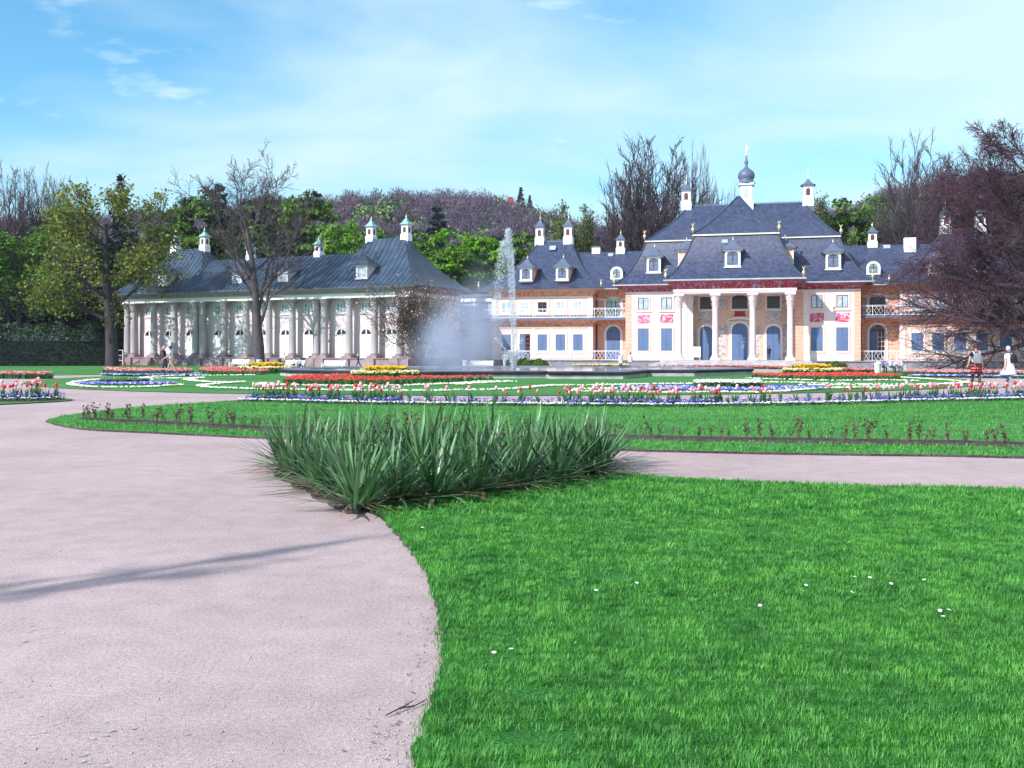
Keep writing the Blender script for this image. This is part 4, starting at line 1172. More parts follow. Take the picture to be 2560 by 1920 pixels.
# glazed link between the two buildings
lk = thing('link_gallery', 'low glazed gallery with white glazing bars between the hall and the palace', 'building', (-3.9, 97.2, 0), R(-18))
b = MB(); b.box(-2.0, 2.6, 0, 4, 0, 4.2); b.build('wall', MT['plaster_white'], lk)
b = MB(); b.box(-1.9, 2.5, -0.05, -0.003, 4.25, 6.1); b.build('pane', MT['curtain'], lk)
b = MB()
for x in (-1.95, -0.85, 0.3, 1.4, 2.5): b.box(x - 0.06, x + 0.06, -0.12, -0.052, 4.2, 6.15)
b.box(-2.05, 2.6, -0.13, -0.05, 4.1, 4.2); b.build('glazing_bars', MT['white'], lk)
b = MB(); b.box(-2.1, 2.7, -0.3, 4, 6.15, 6.55); b.build('cornice', MT['white'], lk)
b = MB(); b.rect_loft([(-2.2, 2.8, -0.4, 4.2, 6.552), (-2.2, 2.8, 1.8, 2.0, 7.0)]); b.build('roof', MT['lead'], lk)

# ------------------------------------------------------------------ the palace
pal = thing('palace', 'pink and white palace with blue slate pagoda roofs, columned portico and red friezes', 'palace', (7.6, 92.0, 0), R(-15))
CXP = 13.08
mir = lambda x: 2 * CXP - x
# terrace and steps
b = MB(); b.box(-10.6, 37.0, -1.1, 11.0, -0.3, 0.5); b.box(-10.7, 37.1, -1.2, 11.0, 0.502, 0.58); b.box(2.2, 24.0, -2.6, -1.102, -0.3, 0.49); b.box(2.1, 24.1, -2.7, -1.203, 0.492, 0.575)
b.build('plinth', MT['stone'], pal)
b = MB()
for k in range(4): b.box(6.6 - 0.42 * k, 19.0 + 0.42 * k, -5.5 - 0.42 * k, -2.702, -0.3, 0.60 - 0.15 * k - 0.002 * k)
b.build('steps', MT['stone_pale'], pal)


def wing(mirror):
    X = (lambda a, c: (mir(c), mir(a))) if mirror else (lambda a, c: (a, c))
    # end pavilion
    x0, x1 = X(-9.8, -0.2); r = (x0, x1, 0.0, 10.8)
    b = MB(); b.box(x0, x1, 0.0, 10.8, 0.582, 6.44); b.build('wall', MT['pink'], pal)
    b = MB()
    for a, c in ((-9.83, -9.35), (-0.62, -0.17)):
        p, q = X(a, c); b.box(p, q, -0.06, 0.4, 0.584, 3.6); b.box(p, q, -0.06, 0.4, 4.452, 6.3)
    p, q = X(-9.84, -0.16); b.box(p, q, -0.09, 0.5, 3.56, 3.66); b.box(p, q, -0.1, 0.5, 6.302, 6.47); b.box(p, q, -0.08, 0.5, 0.583, 0.72)
    b.build('white_trim', MT['plaster_white'], pal)
    b = MB(); cove(b, (x0 - 0.02, x1 + 0.02, -0.02, 10.8), 6.472, 0.95, 7.06); b.build('painted_cove', MT['frieze_orange'], pal)
    b = MB(); p, q = X(-9.8, -0.2); n = 6; secs = []
    for i in range(n + 1):
        a = math.pi / 2 * i / n; o = 0.75 * (1 - math.cos(a)); secs.append((p - o, q + o, -0.02 - o, 1.2, 3.662 + 0.56 * math.sin(a)))
    b.rect_loft(secs); b.build('painted_cove', MT['frieze_orange'], pal)
    p, q = X(-10.6, 3.1); b = MB(); b.box(p, q, -0.86, 1.45, 4.224, 4.45); b.build('balcony_slab', MT['lead'], pal)
    railing(pal, [(p + 0.05, -0.78), (q - 0.05, -0.78)], 4.452, 0.85, 1.0)
    p, q = X(-10.4, 3.1); railing(pal, [(p, -1.0), (q, -1.0)], 0.582, 0.85, 1.0)
    b = MB(); b.box(*grow_rect((x0, x1, 0, 10.8), 1.05)[:2], -1.06, 11.8, 7.062, 7.16); b.build('eaves_gutter', MT['gutter'], pal)
    for i, xc in enumerate((-8.41, -6.61, -4.93, -3.21, -1.55)):
        c = mir(xc) if mirror else xc
        window(pal, c - 0.43, c + 0.43, 5.0, 5.96, 0.0, 'white', 'wood' if i == 2 else 'white', 'glass_dark' if i == 2 else 'curtain', (1, 2), sw=0.2)
        if i == 1 and not mirror:
            b = MB(); b.frame(rect(c - 0.68, c + 0.72, 0.6, 3.2), rect(c - 0.5, c + 0.54, 0.6, 3.0), -0.07, 0.02)
            w = b.build('door_frame', MT['white'], pal)
            b = MB(); b.box(c - 0.48, c + 0.0, -0.05, -0.004, 0.62, 2.98); b.build('shutter', MT['shutter'], w)
            b = MB(); b.box(c + 0.012, c + 0.52, -0.04, -0.004, 0.62, 2.98)
            for z in (1.5, 1.9, 2.3, 2.7): b.box(c + 0.1, c + 0.44, -0.05, -0.041, z - 0.12, z + 0.12, 1)
            b.build('door_leaf', [MT['wood'], MT['glass_dark']], w)
        else:
            shutter(pal, c - 0.46, c + 0.46, 1.36, 2.95, 0.0, 'white', 0.17)
        if i < 4:
            d = mir(xc + 0.86) if mirror else xc + 0.86
            b = MB(); b.box(d - 0.17, d + 0.17, -0.035, 0.1, 0.73, 3.55); b.build('pilaster_strip', MT['pinkstrip'], pal)
    # pavilion roof
    t0, t1 = X(-6.45, -3.35); p, q = X(-10.85, 0.85); t0, t1 = (t0 + 1.0, t1 + 1.0) if mirror else (t0, t1)
    b = MB(); b.hip((p, q, -1.2, 12.0), 7.162, (t0, t1, 5.1, 5.5), 12.1, 1.9, 0.34, 11); b.build('roof', MT['slate'], pal)
    b = MB(); b.box(t0, t1, 5.2, 5.4, 12.08, 12.2)
    k = t0
    while k < t1: b.box(k, k + 0.07, 5.24, 5.36, 12.2, 12.32); k += 0.2
    b.build('ridge_cresting', MT['lead'], pal)
    for x in (-6.4, -3.55):
        chimney(pal, mir(x) + 1.0 if mirror else x, 5.3, 11.75, 0.9, 1.75, 'lead', 'spire', 'wood')
    for x in (-6.5, -3.04): dormer(pal, mir(x) if mirror else x, -0.05, 8.1, 0.92, 1.0)
    for x, y in ((-10.8, -1.15), (0.8, -1.15)): finial(pal, mir(x) if mirror else x, y, 7.3, 0.8)
    # recessed link
    x0, x1 = X(-0.2, 3.1)
    b = MB(); b.box(x0 + 0.002, x1 - 0.002, 1.5, 10.4, 0.583, 6.44); b.build('wall', MT['rustic'], pal)
    b = MB(); b.box(x0 + 0.01, x1 - 0.01, 1.43, 1.6, 6.12, 6.3); b.build('white_trim', MT['plaster_white'], pal)
    b = MB(); n = 6; v = []
    for i in range(n + 1):
        a = math.pi / 2 * i / n; y = 1.48 - 1.5 * (1 - math.cos(a)); z = 6.3 + 0.76 * math.sin(a)
        v += [(x0 + 0.01, y, z), (x1 - 0.01, y, z)]
    b.add(v, [(2 * i, 2 * i + 1, 2 * i + 3, 2 * i + 2) for i in range(n)]); b.build('painted_cove', MT['frieze_orange'], pal)
    b = MB(); v = []
    for i in range(n + 1):
        a = math.pi / 2 * i / n; y = 1.48 - 1.9 * (1 - math.cos(a)); z = 3.75 + 0.46 * math.sin(a)
        v += [(x0 + 0.012, y, z), (x1 - 0.012, y, z)]
    b.add(v, [(2 * i, 2 * i + 1, 2 * i + 3, 2 * i + 2) for i in range(n)]); b.build('painted_cove', MT['frieze_orange'], pal)
    c = mir(1.5) if mirror else 1.5
    window(pal, c - 0.66, c + 0.66, 4.6, 6.25, 1.5, 'white', 'wood', 'glass' if not mirror else 'glass_dark', (2, 3), 0.35, 0.2)
    if mirror:
        b = MB(); b.frame(arch(c - 0.86, c + 0.86, 0.6, 3.0, 0.9), arch(c - 0.66, c + 0.66, 0.6, 3.0, 0.7), 1.42, 1.52); w = b.build('door_frame', MT['white'], pal)
        b = MB(); b.xz(arch(c - 0.66, c + 0.66, 0.6, 3.0, 0.7), 1.47, 1.52); b.build('pane', MT['glass_dark'], w)
        b = MB(); b.box(c - 0.66, c + 0.0, 1.43, 1.465, 0.6, 3.1); b.build('shutter', MT['shutter'], w)
        b = MB()
        for z in (1.4, 1.8, 2.2, 2.6): b.box(c + 0.02, c + 0.64, 1.44, 1.466, z, z + 0.04)
        for x in (0.04, 0.33, 0.6): b.box(c + x - 0.02, c + x + 0.02, 1.435, 1.464, 0.62, 3.1)
        b.build('glazing_bars', MT['pinkband'], w)
    else:
        shutter(pal, c - 0.66, c + 0.66, 0.62, 3.7, 1.5, 'white', 0.2, 0.7)
    p, q = X(-4.2, 5.2)
    b = MB(); b.rect_loft([(p, q, 0.4, 10.4, 7.15), (p, q, 5.3, 5.4, 11.0)]); b.build('roof', MT['slate'], pal)
    p, q = X(0.7, 3.2); b = MB(); b.box(p, q, 0.22, 0.42, 7.06, 7.15); b.build('eaves_gutter', MT['gutter'], pal)
    c = mir(1.6) if mirror else 1.6; chimney(pal, c, 5.35, 10.75, 0.85, 1.3, 'lead', 'knob', 'wood', 0.8)
    # eyebrow dormer
    c = mir(1.85) if mirror else 1.85
    e = thing_part('dormer', pal, (c, 1.2, 8.12))
    b = MB(); b.xz(arch(-0.56, 0.56, -0.4, 0.55, 0.52), 0.03, 2.0); b.build('dormer_wall', MT['lead'], e)
    b = MB(); b.frame(arch(-0.58, 0.58, -0.08, 0.55, 0.54), arch(-0.36, 0.36, 0.04, 0.55, 0.34), -0.06, 0.05); b.build('dormer_front', MT['white'], e)
    b = MB(); b.xz(arch(-0.36, 0.36, 0.04, 0.55, 0.34), 0.0, 0.05); b.build('pane', MT['glass'], e)
    b = MB(); b.box(-0.025, 0.025, -0.03, -0.002, 0.05, 0.85); b.box(-0.34, 0.34, -0.028, -0.004, 0.5, 0.54); b.build('window_frame', MT['wood'], e)
    b = MB(); b.tube([(X(-0.1, 2.9)[0] + 0.05, 1.4, 0.6), (X(-0.1, 2.9)[0] + 0.05, 1.4, 6.2)], 0.06, 6); b.build('downpipe', MT['wood'], pal)


wing(False); wing(True)
b = MB()
b.hip_lines((2.1, mir(2.1), -2.45, 11.55), 7.302, (4.75, mir(4.75), 0.1, 9.0), 11.28, 2.3, 0.38)
b.hip_lines((4.55, mir(4.55), -0.1, 9.2), 11.422, (8.2, mir(7.6), 4.5, 4.7), 15.0, 1.6, 0.45)
b.hip_lines((6.97, 18.5, -5.65, 5.0), 7.462, (9.3, 16.3, -3.2, 5.0), 11.34, 2.3, 0.38)
b.hip_lines((9.1, 16.5, -3.42, 9.0), 11.502, (12.82, 12.98, 0.9, 4.6), 15.25, 1.6, 0.5)
for mi_ in (False, True):
    q_ = (lambda a, c: (mir(c), mir(a))) if mi_ else (lambda a, c: (a, c)); a_, c_ = q_(-10.85, 0.85), q_(-6.45, -3.35)
    if mi_: c_ = (c_[0] + 1.0, c_[1] + 1.0)
    b.hip_lines((*a_, -1.2, 12.0), 7.162, (*c_, 5.1, 5.5), 12.1, 1.9, 0.34)
b.build('hip_ridge', MT['ribs'], pal)
b = MB(); b.box(-1.2, -0.4, 5.1, 5.6, 10.7, 11.45); b.build('chimney', MT['white'], pal)
b = MB(); b.box(-1.25, -0.35, 5.05, 5.65, 11.452, 11.55); b.build('chimney_cap', MT['lead'], pal)
b = MB(); b.box(mir(-1.0), mir(-2.0), 4.3, 4.9, 10.2, 11.5); b.build('chimney', MT['white'], pal)

# main block
for s in (False, True):
    X = (lambda a, c: (mir(c), mir(a))) if s else (lambda a, c: (a, c))
    x0, x1 = X(3.1, 8.55)
    b = MB(); b.box(x0, x1, -1.5, 10.6, 0.584, 6.56); b.build('wall', MT['plaster_white'], pal)
    b = MB(); p, q = X(3.09, 3.62); b.box(p, q, -1.53, 4, 0.6, 6.5); b.build('rusticated_corner', MT['rustic'], pal)
    if s:
        b = MB(); p, q = X(7.75, 8.57); b.box(p, q, -1.53, 2, 0.6, 6.5); b.build('rusticated_corner', MT['rustic'], pal)
    b = MB(); p, q = X(3.08, 8.58); b.box(p, q, -1.58, 4, 6.562, 6.68); b.build('white_trim', MT['plaster_white'], pal)
    b = MB()
    for xc in (4.68, 6.75):
        c = mir(xc) + 0.1 if s else xc
        window(pal, c - 0.47, c + 0.47, 5.1, 6.16, -1.5, 'pinkband', 'wood', 'curtain', (1, 0), sw=0.17)
        shutter(pal, c - 0.49, c + 0.49, 1.42, 3.42, -1.5, 'pinkband', 0.17)
        m2 = MB(); m2.box(c - 0.57, c + 0.57, -1.54, -1.4, 3.88, 4.66); m2.build('painted_panel', MT['relief_red'], pal)
        b.frame(rect(c - 0.78, c + 0.78, 1.1, 3.76), rect(c - 0.72, c + 0.72, 1.16, 3.7), -1.515, -1.45)
    b.build('panel_lines', MT['pinkband'], pal)
MR = (3.1, mir(3.1), -1.5, 10.6)
b = MB(); cove(b, (3.08, mir(3.08), -1.52, 10.6), 6.682, 0.9, 7.2); b.build('painted_cove', MT['frieze_red'], pal)
b = MB(); b.box(2.05, mir(2.05), -2.5, 11.6, 7.202, 7.3); b.build('eaves_gutter', MT['gutter'], pal)
b = MB(); b.hip((2.1, mir(2.1), -2.45, 11.55), 7.302, (4.75, mir(4.75), 0.1, 9.0), 11.28, 2.3, 0.38, 12); b.build('roof', MT['slate'], pal)
b = MB(); b.box(4.6, mir(4.6), -0.06, 9.15, 11.282, 11.42); b.build('break_cornice', MT['cream'], pal)
b = MB(); b.hip((4.55, mir(4.55), -0.1, 9.2), 11.422, (8.2, mir(7.6), 4.5, 4.7), 15.0, 1.6, 0.45, 10); b.build('upper_roof', MT['slate'], pal)
b = MB(); b.box(8.2, mir(7.6), 4.52, 4.68, 14.98, 15.07)
k = 8.3
while k < mir(7.7): b.box(k, k + 0.08, 4.56, 4.64, 15.07, 15.2); k += 0.24
b.build('ridge_cresting', MT['lead'], pal)
chimney(pal, 7.95, 4.6, 14.62, 0.98, 1.82, 'lead', 'spire', 'wood', 0.85)
chimney(pal, 18.95, 4.6, 14.62, 0.98, 1.82, 'lead', 'spire', 'wood', 0.85)
for x, y, z in ((4.6, 0.0, 11.5), (mir(4.6), 0.0, 11.5), (2.2, -2.4, 7.4), (mir(2.2), -2.4, 7.4)): finial(pal, x, y, z, 1.15)
for x in (5.6, mir(5.6) + 0.3): dormer(pal, x, -1.45, 8.5, 1.0, 1.2)

# portico
PX = 12.78
b = MB(); b.box(8.552, mir(8.552), -0.6, 10.5, 0.585, 6.56); b.build('portico_wall', MT['ochre'], pal)
b = MB(); b.box(8.5, mir(8.5), -4.9, -0.602, 0.602, 0.63); b.build('portico_floor', MT['stone_pale'], pal)
b = MB(); b.box(7.75, 17.75, -4.92, -0.55, 6.3, 6.42); b.box(7.68, 17.82, -4.99, -0.55, 6.422, 6.64); b.build('entablature', MT['plaster_white'], pal)
b = MB(); cove(b, (7.8, 17.7, -4.85, 2.0), 6.642, 0.8, 7.34); b.build('painted_cove', MT['frieze_red'], pal)
b = MB(); b.box(6.92, 18.55, -5.7, 2.5, 7.342, 7.46); b.build('eaves_gutter', MT['gutter'], pal)
b = MB(); b.hip((6.97, 18.5, -5.65, 5.0), 7.462, (9.3, 16.3, -3.2, 5.0), 11.34, 2.3, 0.38, 12); b.build('roof', MT['slate'], pal)
b = MB(); b.box(9.15, 16.45, -3.36, 5.0, 11.342, 11.5); b.build('break_cornice', MT['cream'], pal)
b = MB(); b.hip((9.1, 16.5, -3.42, 9.0), 11.502, (12.82, 12.98, 0.9, 4.6), 15.25, 1.6, 0.5, 10); b.build('upper_roof', MT['slate'], pal)
capP = capital_mesh(0.27, 1.36, MT['pinkstone'] if 'pinkstone' in MT else MT['stone_pale'], 12, True)
MT['portico_stone'] = mat('pale_pink_stone', (0.70, 0.60, 0.60), 0.75, 0.1, 2)
capP.materials[0] = MT['portico_stone']
basP = base_mesh(0.27, 0.42, MT['portico_stone'], 0.42); shP = shaft_mesh(0.265, 0.235, 0, 3.92, MT['portico_stone'])
for x in (8.14, 11.18, 14.26, 17.3): column(pal, x, -4.5, (basP, shP, capP), (0.63, 1.02, 4.93))
for x in (8.85, mir(8.85)):
    b = MB(); b.box(x - 0.3, x + 0.3, -1.9, -1.3, 0.63, 1.0); b.box(x - 0.24, x + 0.24, -1.84, -1.32, 1.0, 6.0); b.box(x - 0.3, x + 0.3, -1.9, -1.3, 6.002, 6.295); b.build('pilaster', MT['portico_stone'], pal)
YB = -0.6
for i, (xc, w_) in enumerate(((10.15, 0.55), (13.06, 0.68), (15.92, 0.58))):
    big = i == 1
    zs, rs = (3.25, 0.62) if big else (3.15, 0.45)
    b = MB(); b.frame(arch(xc - w_ - 0.2, xc + w_ + 0.2, 0.63, zs, rs + 0.2), arch(xc - w_, xc + w_, 0.63, zs, rs), YB - 0.1, YB + 0.02)
    if big:
        b.frame(arch(xc - 1.15, xc + 1.15, 3.98, 4.0, 0.42), arch(xc - 1.1, xc + 1.1, 3.88, 3.9, 0.32), YB - 0.16, YB + 0.0)
    w = b.build('door_frame', MT['plaster_white'], pal)
    for s in (-1, 1):
        a, c = (xc - w_, xc - 0.01) if s < 0 else (xc + 0.01, xc + w_)
        n = 8; top = [(a + (c - a) * k / n, zs + rs * math.sqrt(max(0, 1 - ((a + (c - a) * k / n - xc) / w_) ** 2))) for k in range(n + 1)]
        b = MB(); b.xz([(a, 0.64), (c, 0.64)] + top[::-1], YB - 0.05, YB + 0.01)
        for z in (1.25, 2.1, 2.95): b.box(a + 0.07, c - 0.07, YB - 0.062, YB - 0.052, z - 0.34, z + 0.34)
        if big and s > 0:
            for q, ww in enumerate((0.30, 0.22, 0.34, 0.2, 0.36)): b.box((a + c) / 2 - ww / 2, (a + c) / 2 + ww / 2, YB - 0.068, YB - 0.0635, 2.55 - q * 0.2 - 0.025, 2.55 - q * 0.2 + 0.025, 1)
        b.build('door_leaf', [MT['shutter'], MT['f_lilac']], w)
    if big: window(pal, xc - 0.68, xc + 0.68, 5.12, 6.32, YB, 'cream', 'wood', 'glass_dark', (3, 3), 0.25, 0.12)
    else: window(pal, xc - 0.55, xc + 0.55, 5.12, 6.2, YB, 'cream', 'wood', 'glass_dark', (2, 2), 0.0, 0.14)
    b = MB()
    if big: b.xz([(xc - 0.55, 4.45), (xc + 0.55, 4.45), (xc + 0.42, 4.75), (xc + 0.55, 5.0), (xc - 0.55, 5.0), (xc - 0.42, 4.75)], YB - 0.03, YB + 0.01); b.build('painted_panel', MT['redpanel'], pal)
    else: b.box(xc - 0.68, xc + 0.68, YB - 0.035, YB + 0.01, 3.95, 4.85); b.build('relief_panel', MT['reliefgrey'], pal)
for xc, w_ in ((9.0, 0.24), (11.6, 0.38), (14.5, 0.36), (17.0, 0.3)):
    b = MB(); b.box(xc - w_, xc + w_, YB - 0.03, YB + 0.01, 0.95, 3.7); b.box(xc - w_, xc + w_, YB - 0.03, YB + 0.01, 5.0, 6.25); b.build('relief_panel', MT['reliefgrey'], pal)
dormer(pal, 12.62, -4.6, 8.62, 1.05, 1.2)
dormer(pal, 7.9, -1.9, 9.0, 0.9, 1.1, side=-1, depth=2.2); dormer(pal, 17.55, -1.9, 9.0, 0.9, 1.1, side=1, depth=2.2)
for x, y, z in ((9.2, -3.3, 11.6), (16.4, -3.3, 11.6), (7.1, -5.5, 7.55), (18.35, -5.5, 7.55)): finial(pal, x, y, z, 1.15)


def roof_hatch(x, y, z, w=0.5, tilt=60):
    b = MB(); b.box(-w / 2, w / 2, -0.06, 0.06, 0, w * 0.8); o = b.build('roof_hatch', MT['gutter'], pal); o.location = (x, y, z); o.rotation_euler = (R(tilt - 90), 0, 0)


roof_hatch(13.0, 0.1, 14.2, 0.6, 45); roof_hatch(11.9, -3.45, 10.65); roof_hatch(6.9, -0.1, 10.45); roof_hatch(mir(7.6), -0.1, 10.45); roof_hatch(-4.9, 4.1, 11.2, 0.6); roof_hatch(0.7, 4.6, 10.5, 0.5, 45); roof_hatch(mir(0.4), 4.7, 10.6, 0.6, 45)
# lantern tower with the onion dome
tw_ = thing_part('lantern_tower', pal, (13.45, 4.6, 14.25))
b = MB(); b.box(-0.66, 0.66, -0.66, 0.66, -0.6, 0.9); b.rect_loft([(-0.66, 0.66, -0.66, 0.66, 0.902), (-0.54, 0.54, -0.54, 0.54, 1.1), (-0.54, 0.54, -0.54, 0.54, 2.5)]); b.box(-0.72, 0.72, -0.72, 0.72, 2.502, 2.68); b.build('tower_shaft', MT['white'], tw_)
b = MB(); b.xz(arch(-0.2, 0.2, 1.35, 2.0, 0.2), -0.556, -0.5); b.build('niche', MT['curtain'], tw_)
b = MB(); b.lathe([(0.86, 2.69), (0.72, 2.85), (0.62, 3.0), (0.74, 3.2), (0.78, 3.5), (0.66, 3.8), (0.36, 4.05), (0.17, 4.2), (0.12, 4.45), (0.2, 4.65), (0.1, 4.9), (0.05, 5.3)], n=16); b.build('onion_dome', MT['lead'], tw_)
b = MB(); b.lathe([(0.05, 5.3), (0.1, 5.4), (0.03, 5.5), (0.022, 6.25), (0.002, 6.35)], n=7); b.bar((-0.02, 0, 6.0), (0.22, 0, 6.03), 0.02, 0.2); b.bar((-0.14, 0, 5.75), (0.14, 0, 5.75), 0.025, 0.04); b.build('weathervane', MT['gold'], tw_)

# notice board before the portico
nb = thing('notice_board', 'white notice board with faint grey print by the left portico door', 'sign', Vector((7.6, 92, 0)) + Vector((9.55 * math.cos(R(15)) - 3.9 * math.sin(R(15)) * 1, -9.55 * math.sin(R(15)) - 3.9 * math.cos(R(15)), 0.63)), R(-15))
b = MB(); b.box(-0.36, 0.36, -0.03, 0.03, 0.25, 1.15); b.build('panel', MT['white'], nb)
b = MB(); b.bar((-0.3, 0, 0), (-0.3, 0, 0.3), 0.04); b.build('leg', MT['white'], nb)
b = MB(); b.bar((0.3, 0, 0), (0.3, 0, 0.3), 0.04); b.build('leg', MT['white'], nb)
b = MB()
for q, w_ in enumerate((0.34, 0.42, 0.28)): b.box(-w_ / 2, w_ / 2, -0.036, -0.0305, 0.72 - q * 0.14, 0.78 - q * 0.14)
b.build('print', MT['signblue'], nb)

# ------------------------------------------------------------------ fountain basin
bs_out = [gp(724, 942.5), gp(866, 945.5), gp(905, 947.8), gp(1100, 948), gp(1366, 946.8), gp(1372, 948.6), gp(1561, 949.0), gp(1622, 942.0), (10.5, 57.0), (14.6, 60.5), (15.6, 64.5), (11, 68.5), (3, 70.5), (-5, 70.5), (-11.5, 67.5), (-14, 63), (-13.8, 59)]
cb = Vector((1.0, 61.5))


def inset(poly, d):
    out = []
    for p in poly:
        v = Vector(p[:2]) - cb; out.append(tuple(cb + v * (1 - d / v.length)))
    return out


fb = thing('fountain_basin', 'wide low stone fountain basin with lobed dark rim in the parterre', 'fountain', (0, 0, 0))
b = MB(); n = len(bs_out)
o1 = [(*p, 0) for p in inset(bs_out, 0.12)]; o2 = [(*p, 0.24) for p in inset(bs_out, 0.12)]
b.add(o1 + o2, [(i, (i + 1) % n, n + (i + 1) % n, n + i) for i in range(n)]); b.build('basin_wall', MT['stone_pale'], fb)
b = MB()
prof = [(0.1, 0.22), (0.0, 0.25), (-0.02, 0.34), (0.04, 0.40), (1.3, 0.42), (1.5, 0.36), (1.55, 0.05)]
v = []
for d, z in prof: v += [(*p, z) for p in inset(bs_out, d)]
f = []
for k in range(len(prof) - 1):
    for i in range(n): f.append((k * n + i, k * n + (i + 1) % n, (k + 1) * n + (i + 1) % n, (k + 1) * n + i))
b.add(v, f); b.m = [1 if q < 3 * n else 0 for q in range(len(b.m))]; b.build('coping', [MT['stone_dark'], MT['rim_dark']], fb)
b = MB(); ws = inset(bs_out, 1.45); b.poly(ws, 0.02, 0.33)
MT['water'] = mat('fountain_water', (0.10, 0.16, 0.20), 0.06, 0.2, 1.0, 0.5, 2.5, spec=0.8)
tag(b.build('water', MT['water']), kind='structure')


# ------------------------------------------------------------------ benches, bins, little fences
def make_bench(name_, lab, x, y, rz, m='white', w=1.9):
    t = thing(name_, lab, 'bench', (x, y, 0.03), rz, 'white park benches'); t.scale = (0.93, 0.68, 0.66) if w < 1.95 else (0.86, 0.76, 0.75)
    b = MB()
    for k in range(5): b.box(-w / 2 + 0.04, w / 2 - 0.04, -0.24 + k * 0.1, -0.155 + k * 0.1, 0.42, 0.455)
    b.build('seat', MT[m], t)
    b = MB()
    for k in range(5):
        z = 0.52 + k * 0.1; y_ = 0.27 + 0.035 * k; b.box(-w / 2 + 0.04, w / 2 - 0.04, y_, y_ + 0.035, z, z + 0.085)
    b.build('backrest', MT[m], t)
    for s in (-1, 1):
        b = MB(); x0 = s * (w / 2 - 0.02)
        b.bar((x0, -0.26, 0), (x0, -0.26, 0.64), 0.07); b.bar((x0, 0.24, 0), (x0, 0.24, 0.5), 0.07); b.bar((x0, 0.25, 0.45), (x0, 0.44, 1.02), 0.07)
        b.bar((x0, -0.3, 0.66), (x0, 0.34, 0.66), 0.08, 0.05); b.bar((x0, -0.26, 0.4), (x0, 0.24, 0.4), 0.06); b.bar((x0, -0.26, 0.12), (x0, 0.24, 0.12), 0.05)
        b.build('end_frame', MT[m], t)
    return t


def at(u, y): return ((u - 1280) / 2500 * y, y)


make_bench('park_bench', 'empty white bench beside the tall bare tree trunk, before the hall', *at(597, 84.5), R(-25))
make_bench('park_bench', 'white bench with two people sitting at its right end', *at(733, 78), R(-22))
make_bench('park_bench', 'empty white bench before the columns, left of the daffodils', *at(833, 76), R(-18))
make_bench('park_bench', 'empty white bench behind the fountain jet, beside a white bin', *at(1203, 76), R(-5))
make_bench('park_bench', 'white bench with three people sitting under the purple beech', *at(2229, 64.8), R(8), w=2.0)


def bin_(lab, u, y):
    t = thing('litter_bin', lab, 'bin', (*at(u, y), 0.03), 0, 'white litter bins'); t.scale = (0.8, 0.8, 0.78)
    b = MB(); b.lathe([(0.2, 0.04), (0.24, 0.1), (0.27, 0.8), (0.29, 0.82), (0.29, 0.9), (0.24, 0.9), (0.22, 0.3)], n=14, caps=False); b.build('bin_body', MT['white'], t)
    b = MB(); b.lathe([(0.22, 0), (0.22, 0.05)], n=14); b.build('bin_foot', MT['lead'], t)
    return t


bin_('white litter bin at the foot of the tall bare tree', 648, 80)
bin_('white litter bin beside the bench behind the fountain', 1163, 76)
bin_('white litter bin beside the bench with three people', 2194, 62)


def fence(lab, pts, z0, h=1.1, rails=3):
    t = thing('metal_fence', lab, 'fence', (*pts[0], z0))
    for p in pts:
        b = MB(); b.bar((p[0] - pts[0][0], p[1] - pts[0][1], 0), (p[0] - pts[0][0], p[1] - pts[0][1], h), 0.06)
        b.build('post', MT['white'], t)
    for k in range(rails):
        b = MB()
        for p, q in zip(pts[:-1], pts[1:]):
            z = h * (k + 1) / rails - 0.03; b.bar((p[0] - pts[0][0], p[1] - pts[0][1], z), (q[0] - pts[0][0], q[1] - pts[0][1], z), 0.05)
        b.build('rail', MT['white'], t)


fence('short white railing between the left trunk and the hall corner', [at(280, 97), at(292, 97), at(307, 97)], 0.0, 1.5)
fence('white railing behind the budding shrub at the hall corner', [at(1040, 90), at(1062, 90), at(1084, 90), at(1106, 90)], 0.0, 1.3)


# ------------------------------------------------------------------ trees
def grow(seed, spec, lean=(0, 0), tp=0.5):
    """spec: list of (n, start, ang0, ang1, ratio, wobble, trop, segs); level 0 gives the trunk"""
    g = random.Random(seed); lines = []

    def branch(p, d, Ln, r, lev, r_end):
        n, st, a0, a1, ra, wob, trop, sg = spec[lev]
        pts, rad, dirs = [p.copy()], [r], [d.copy()]
        for i in range(sg):
            d = (d + Vector((g.gauss(0, wob), g.gauss(0, wob), g.gauss(0, wob) + trop))).normalized()
            p = p + d * (Ln / sg); pts.append(p.copy()); rad.append(r + (r_end - r) * (i + 1) / sg); dirs.append(d.copy())
        lines.append((pts, rad, lev))
        if lev + 1 < len(spec):
            m, st, a0, a1, ra, _, _, _ = spec[lev + 1]
            ph = g.uniform(0, 6.28)
            for k in range(m):
                t = (st + (1 - st) * (k + g.random()) / m) if st >= 0 else -st * (k + g.random()) / m; f_ = t * sg; i = min(sg - 1, int(f_)); q = pts[i].lerp(pts[i + 1], f_ - i)
                dd = dirs[i + 1]; o = dd.orthogonal().normalized(); o2 = dd.cross(o); az = ph + 2.39996 * k + g.gauss(0, 0.4)
                pe = o * math.cos(az) + o2 * math.sin(az); an = R(g.uniform(a0, a1))
                rr = (rad[i] + (rad[i + 1] - rad[i]) * (f_ - i)) * (0.62 if lev else 0.46)
                branch(q, (dd * math.cos(an) + pe * math.sin(an)).normalized(), Ln * ra * (1.15 - (tp if lev == 0 else 0.5) * t) * g.uniform(0.75, 1.2), rr, lev + 1, rr * 0.25)

    n, st, a0, a1, ra, wob, trop, sg = spec[0]
    branch(Vector((0, 0, 0)), Vector((lean[0], lean[1], 1)).normalized(), 1.0, 0.03, 0, 0.008)
    return lines


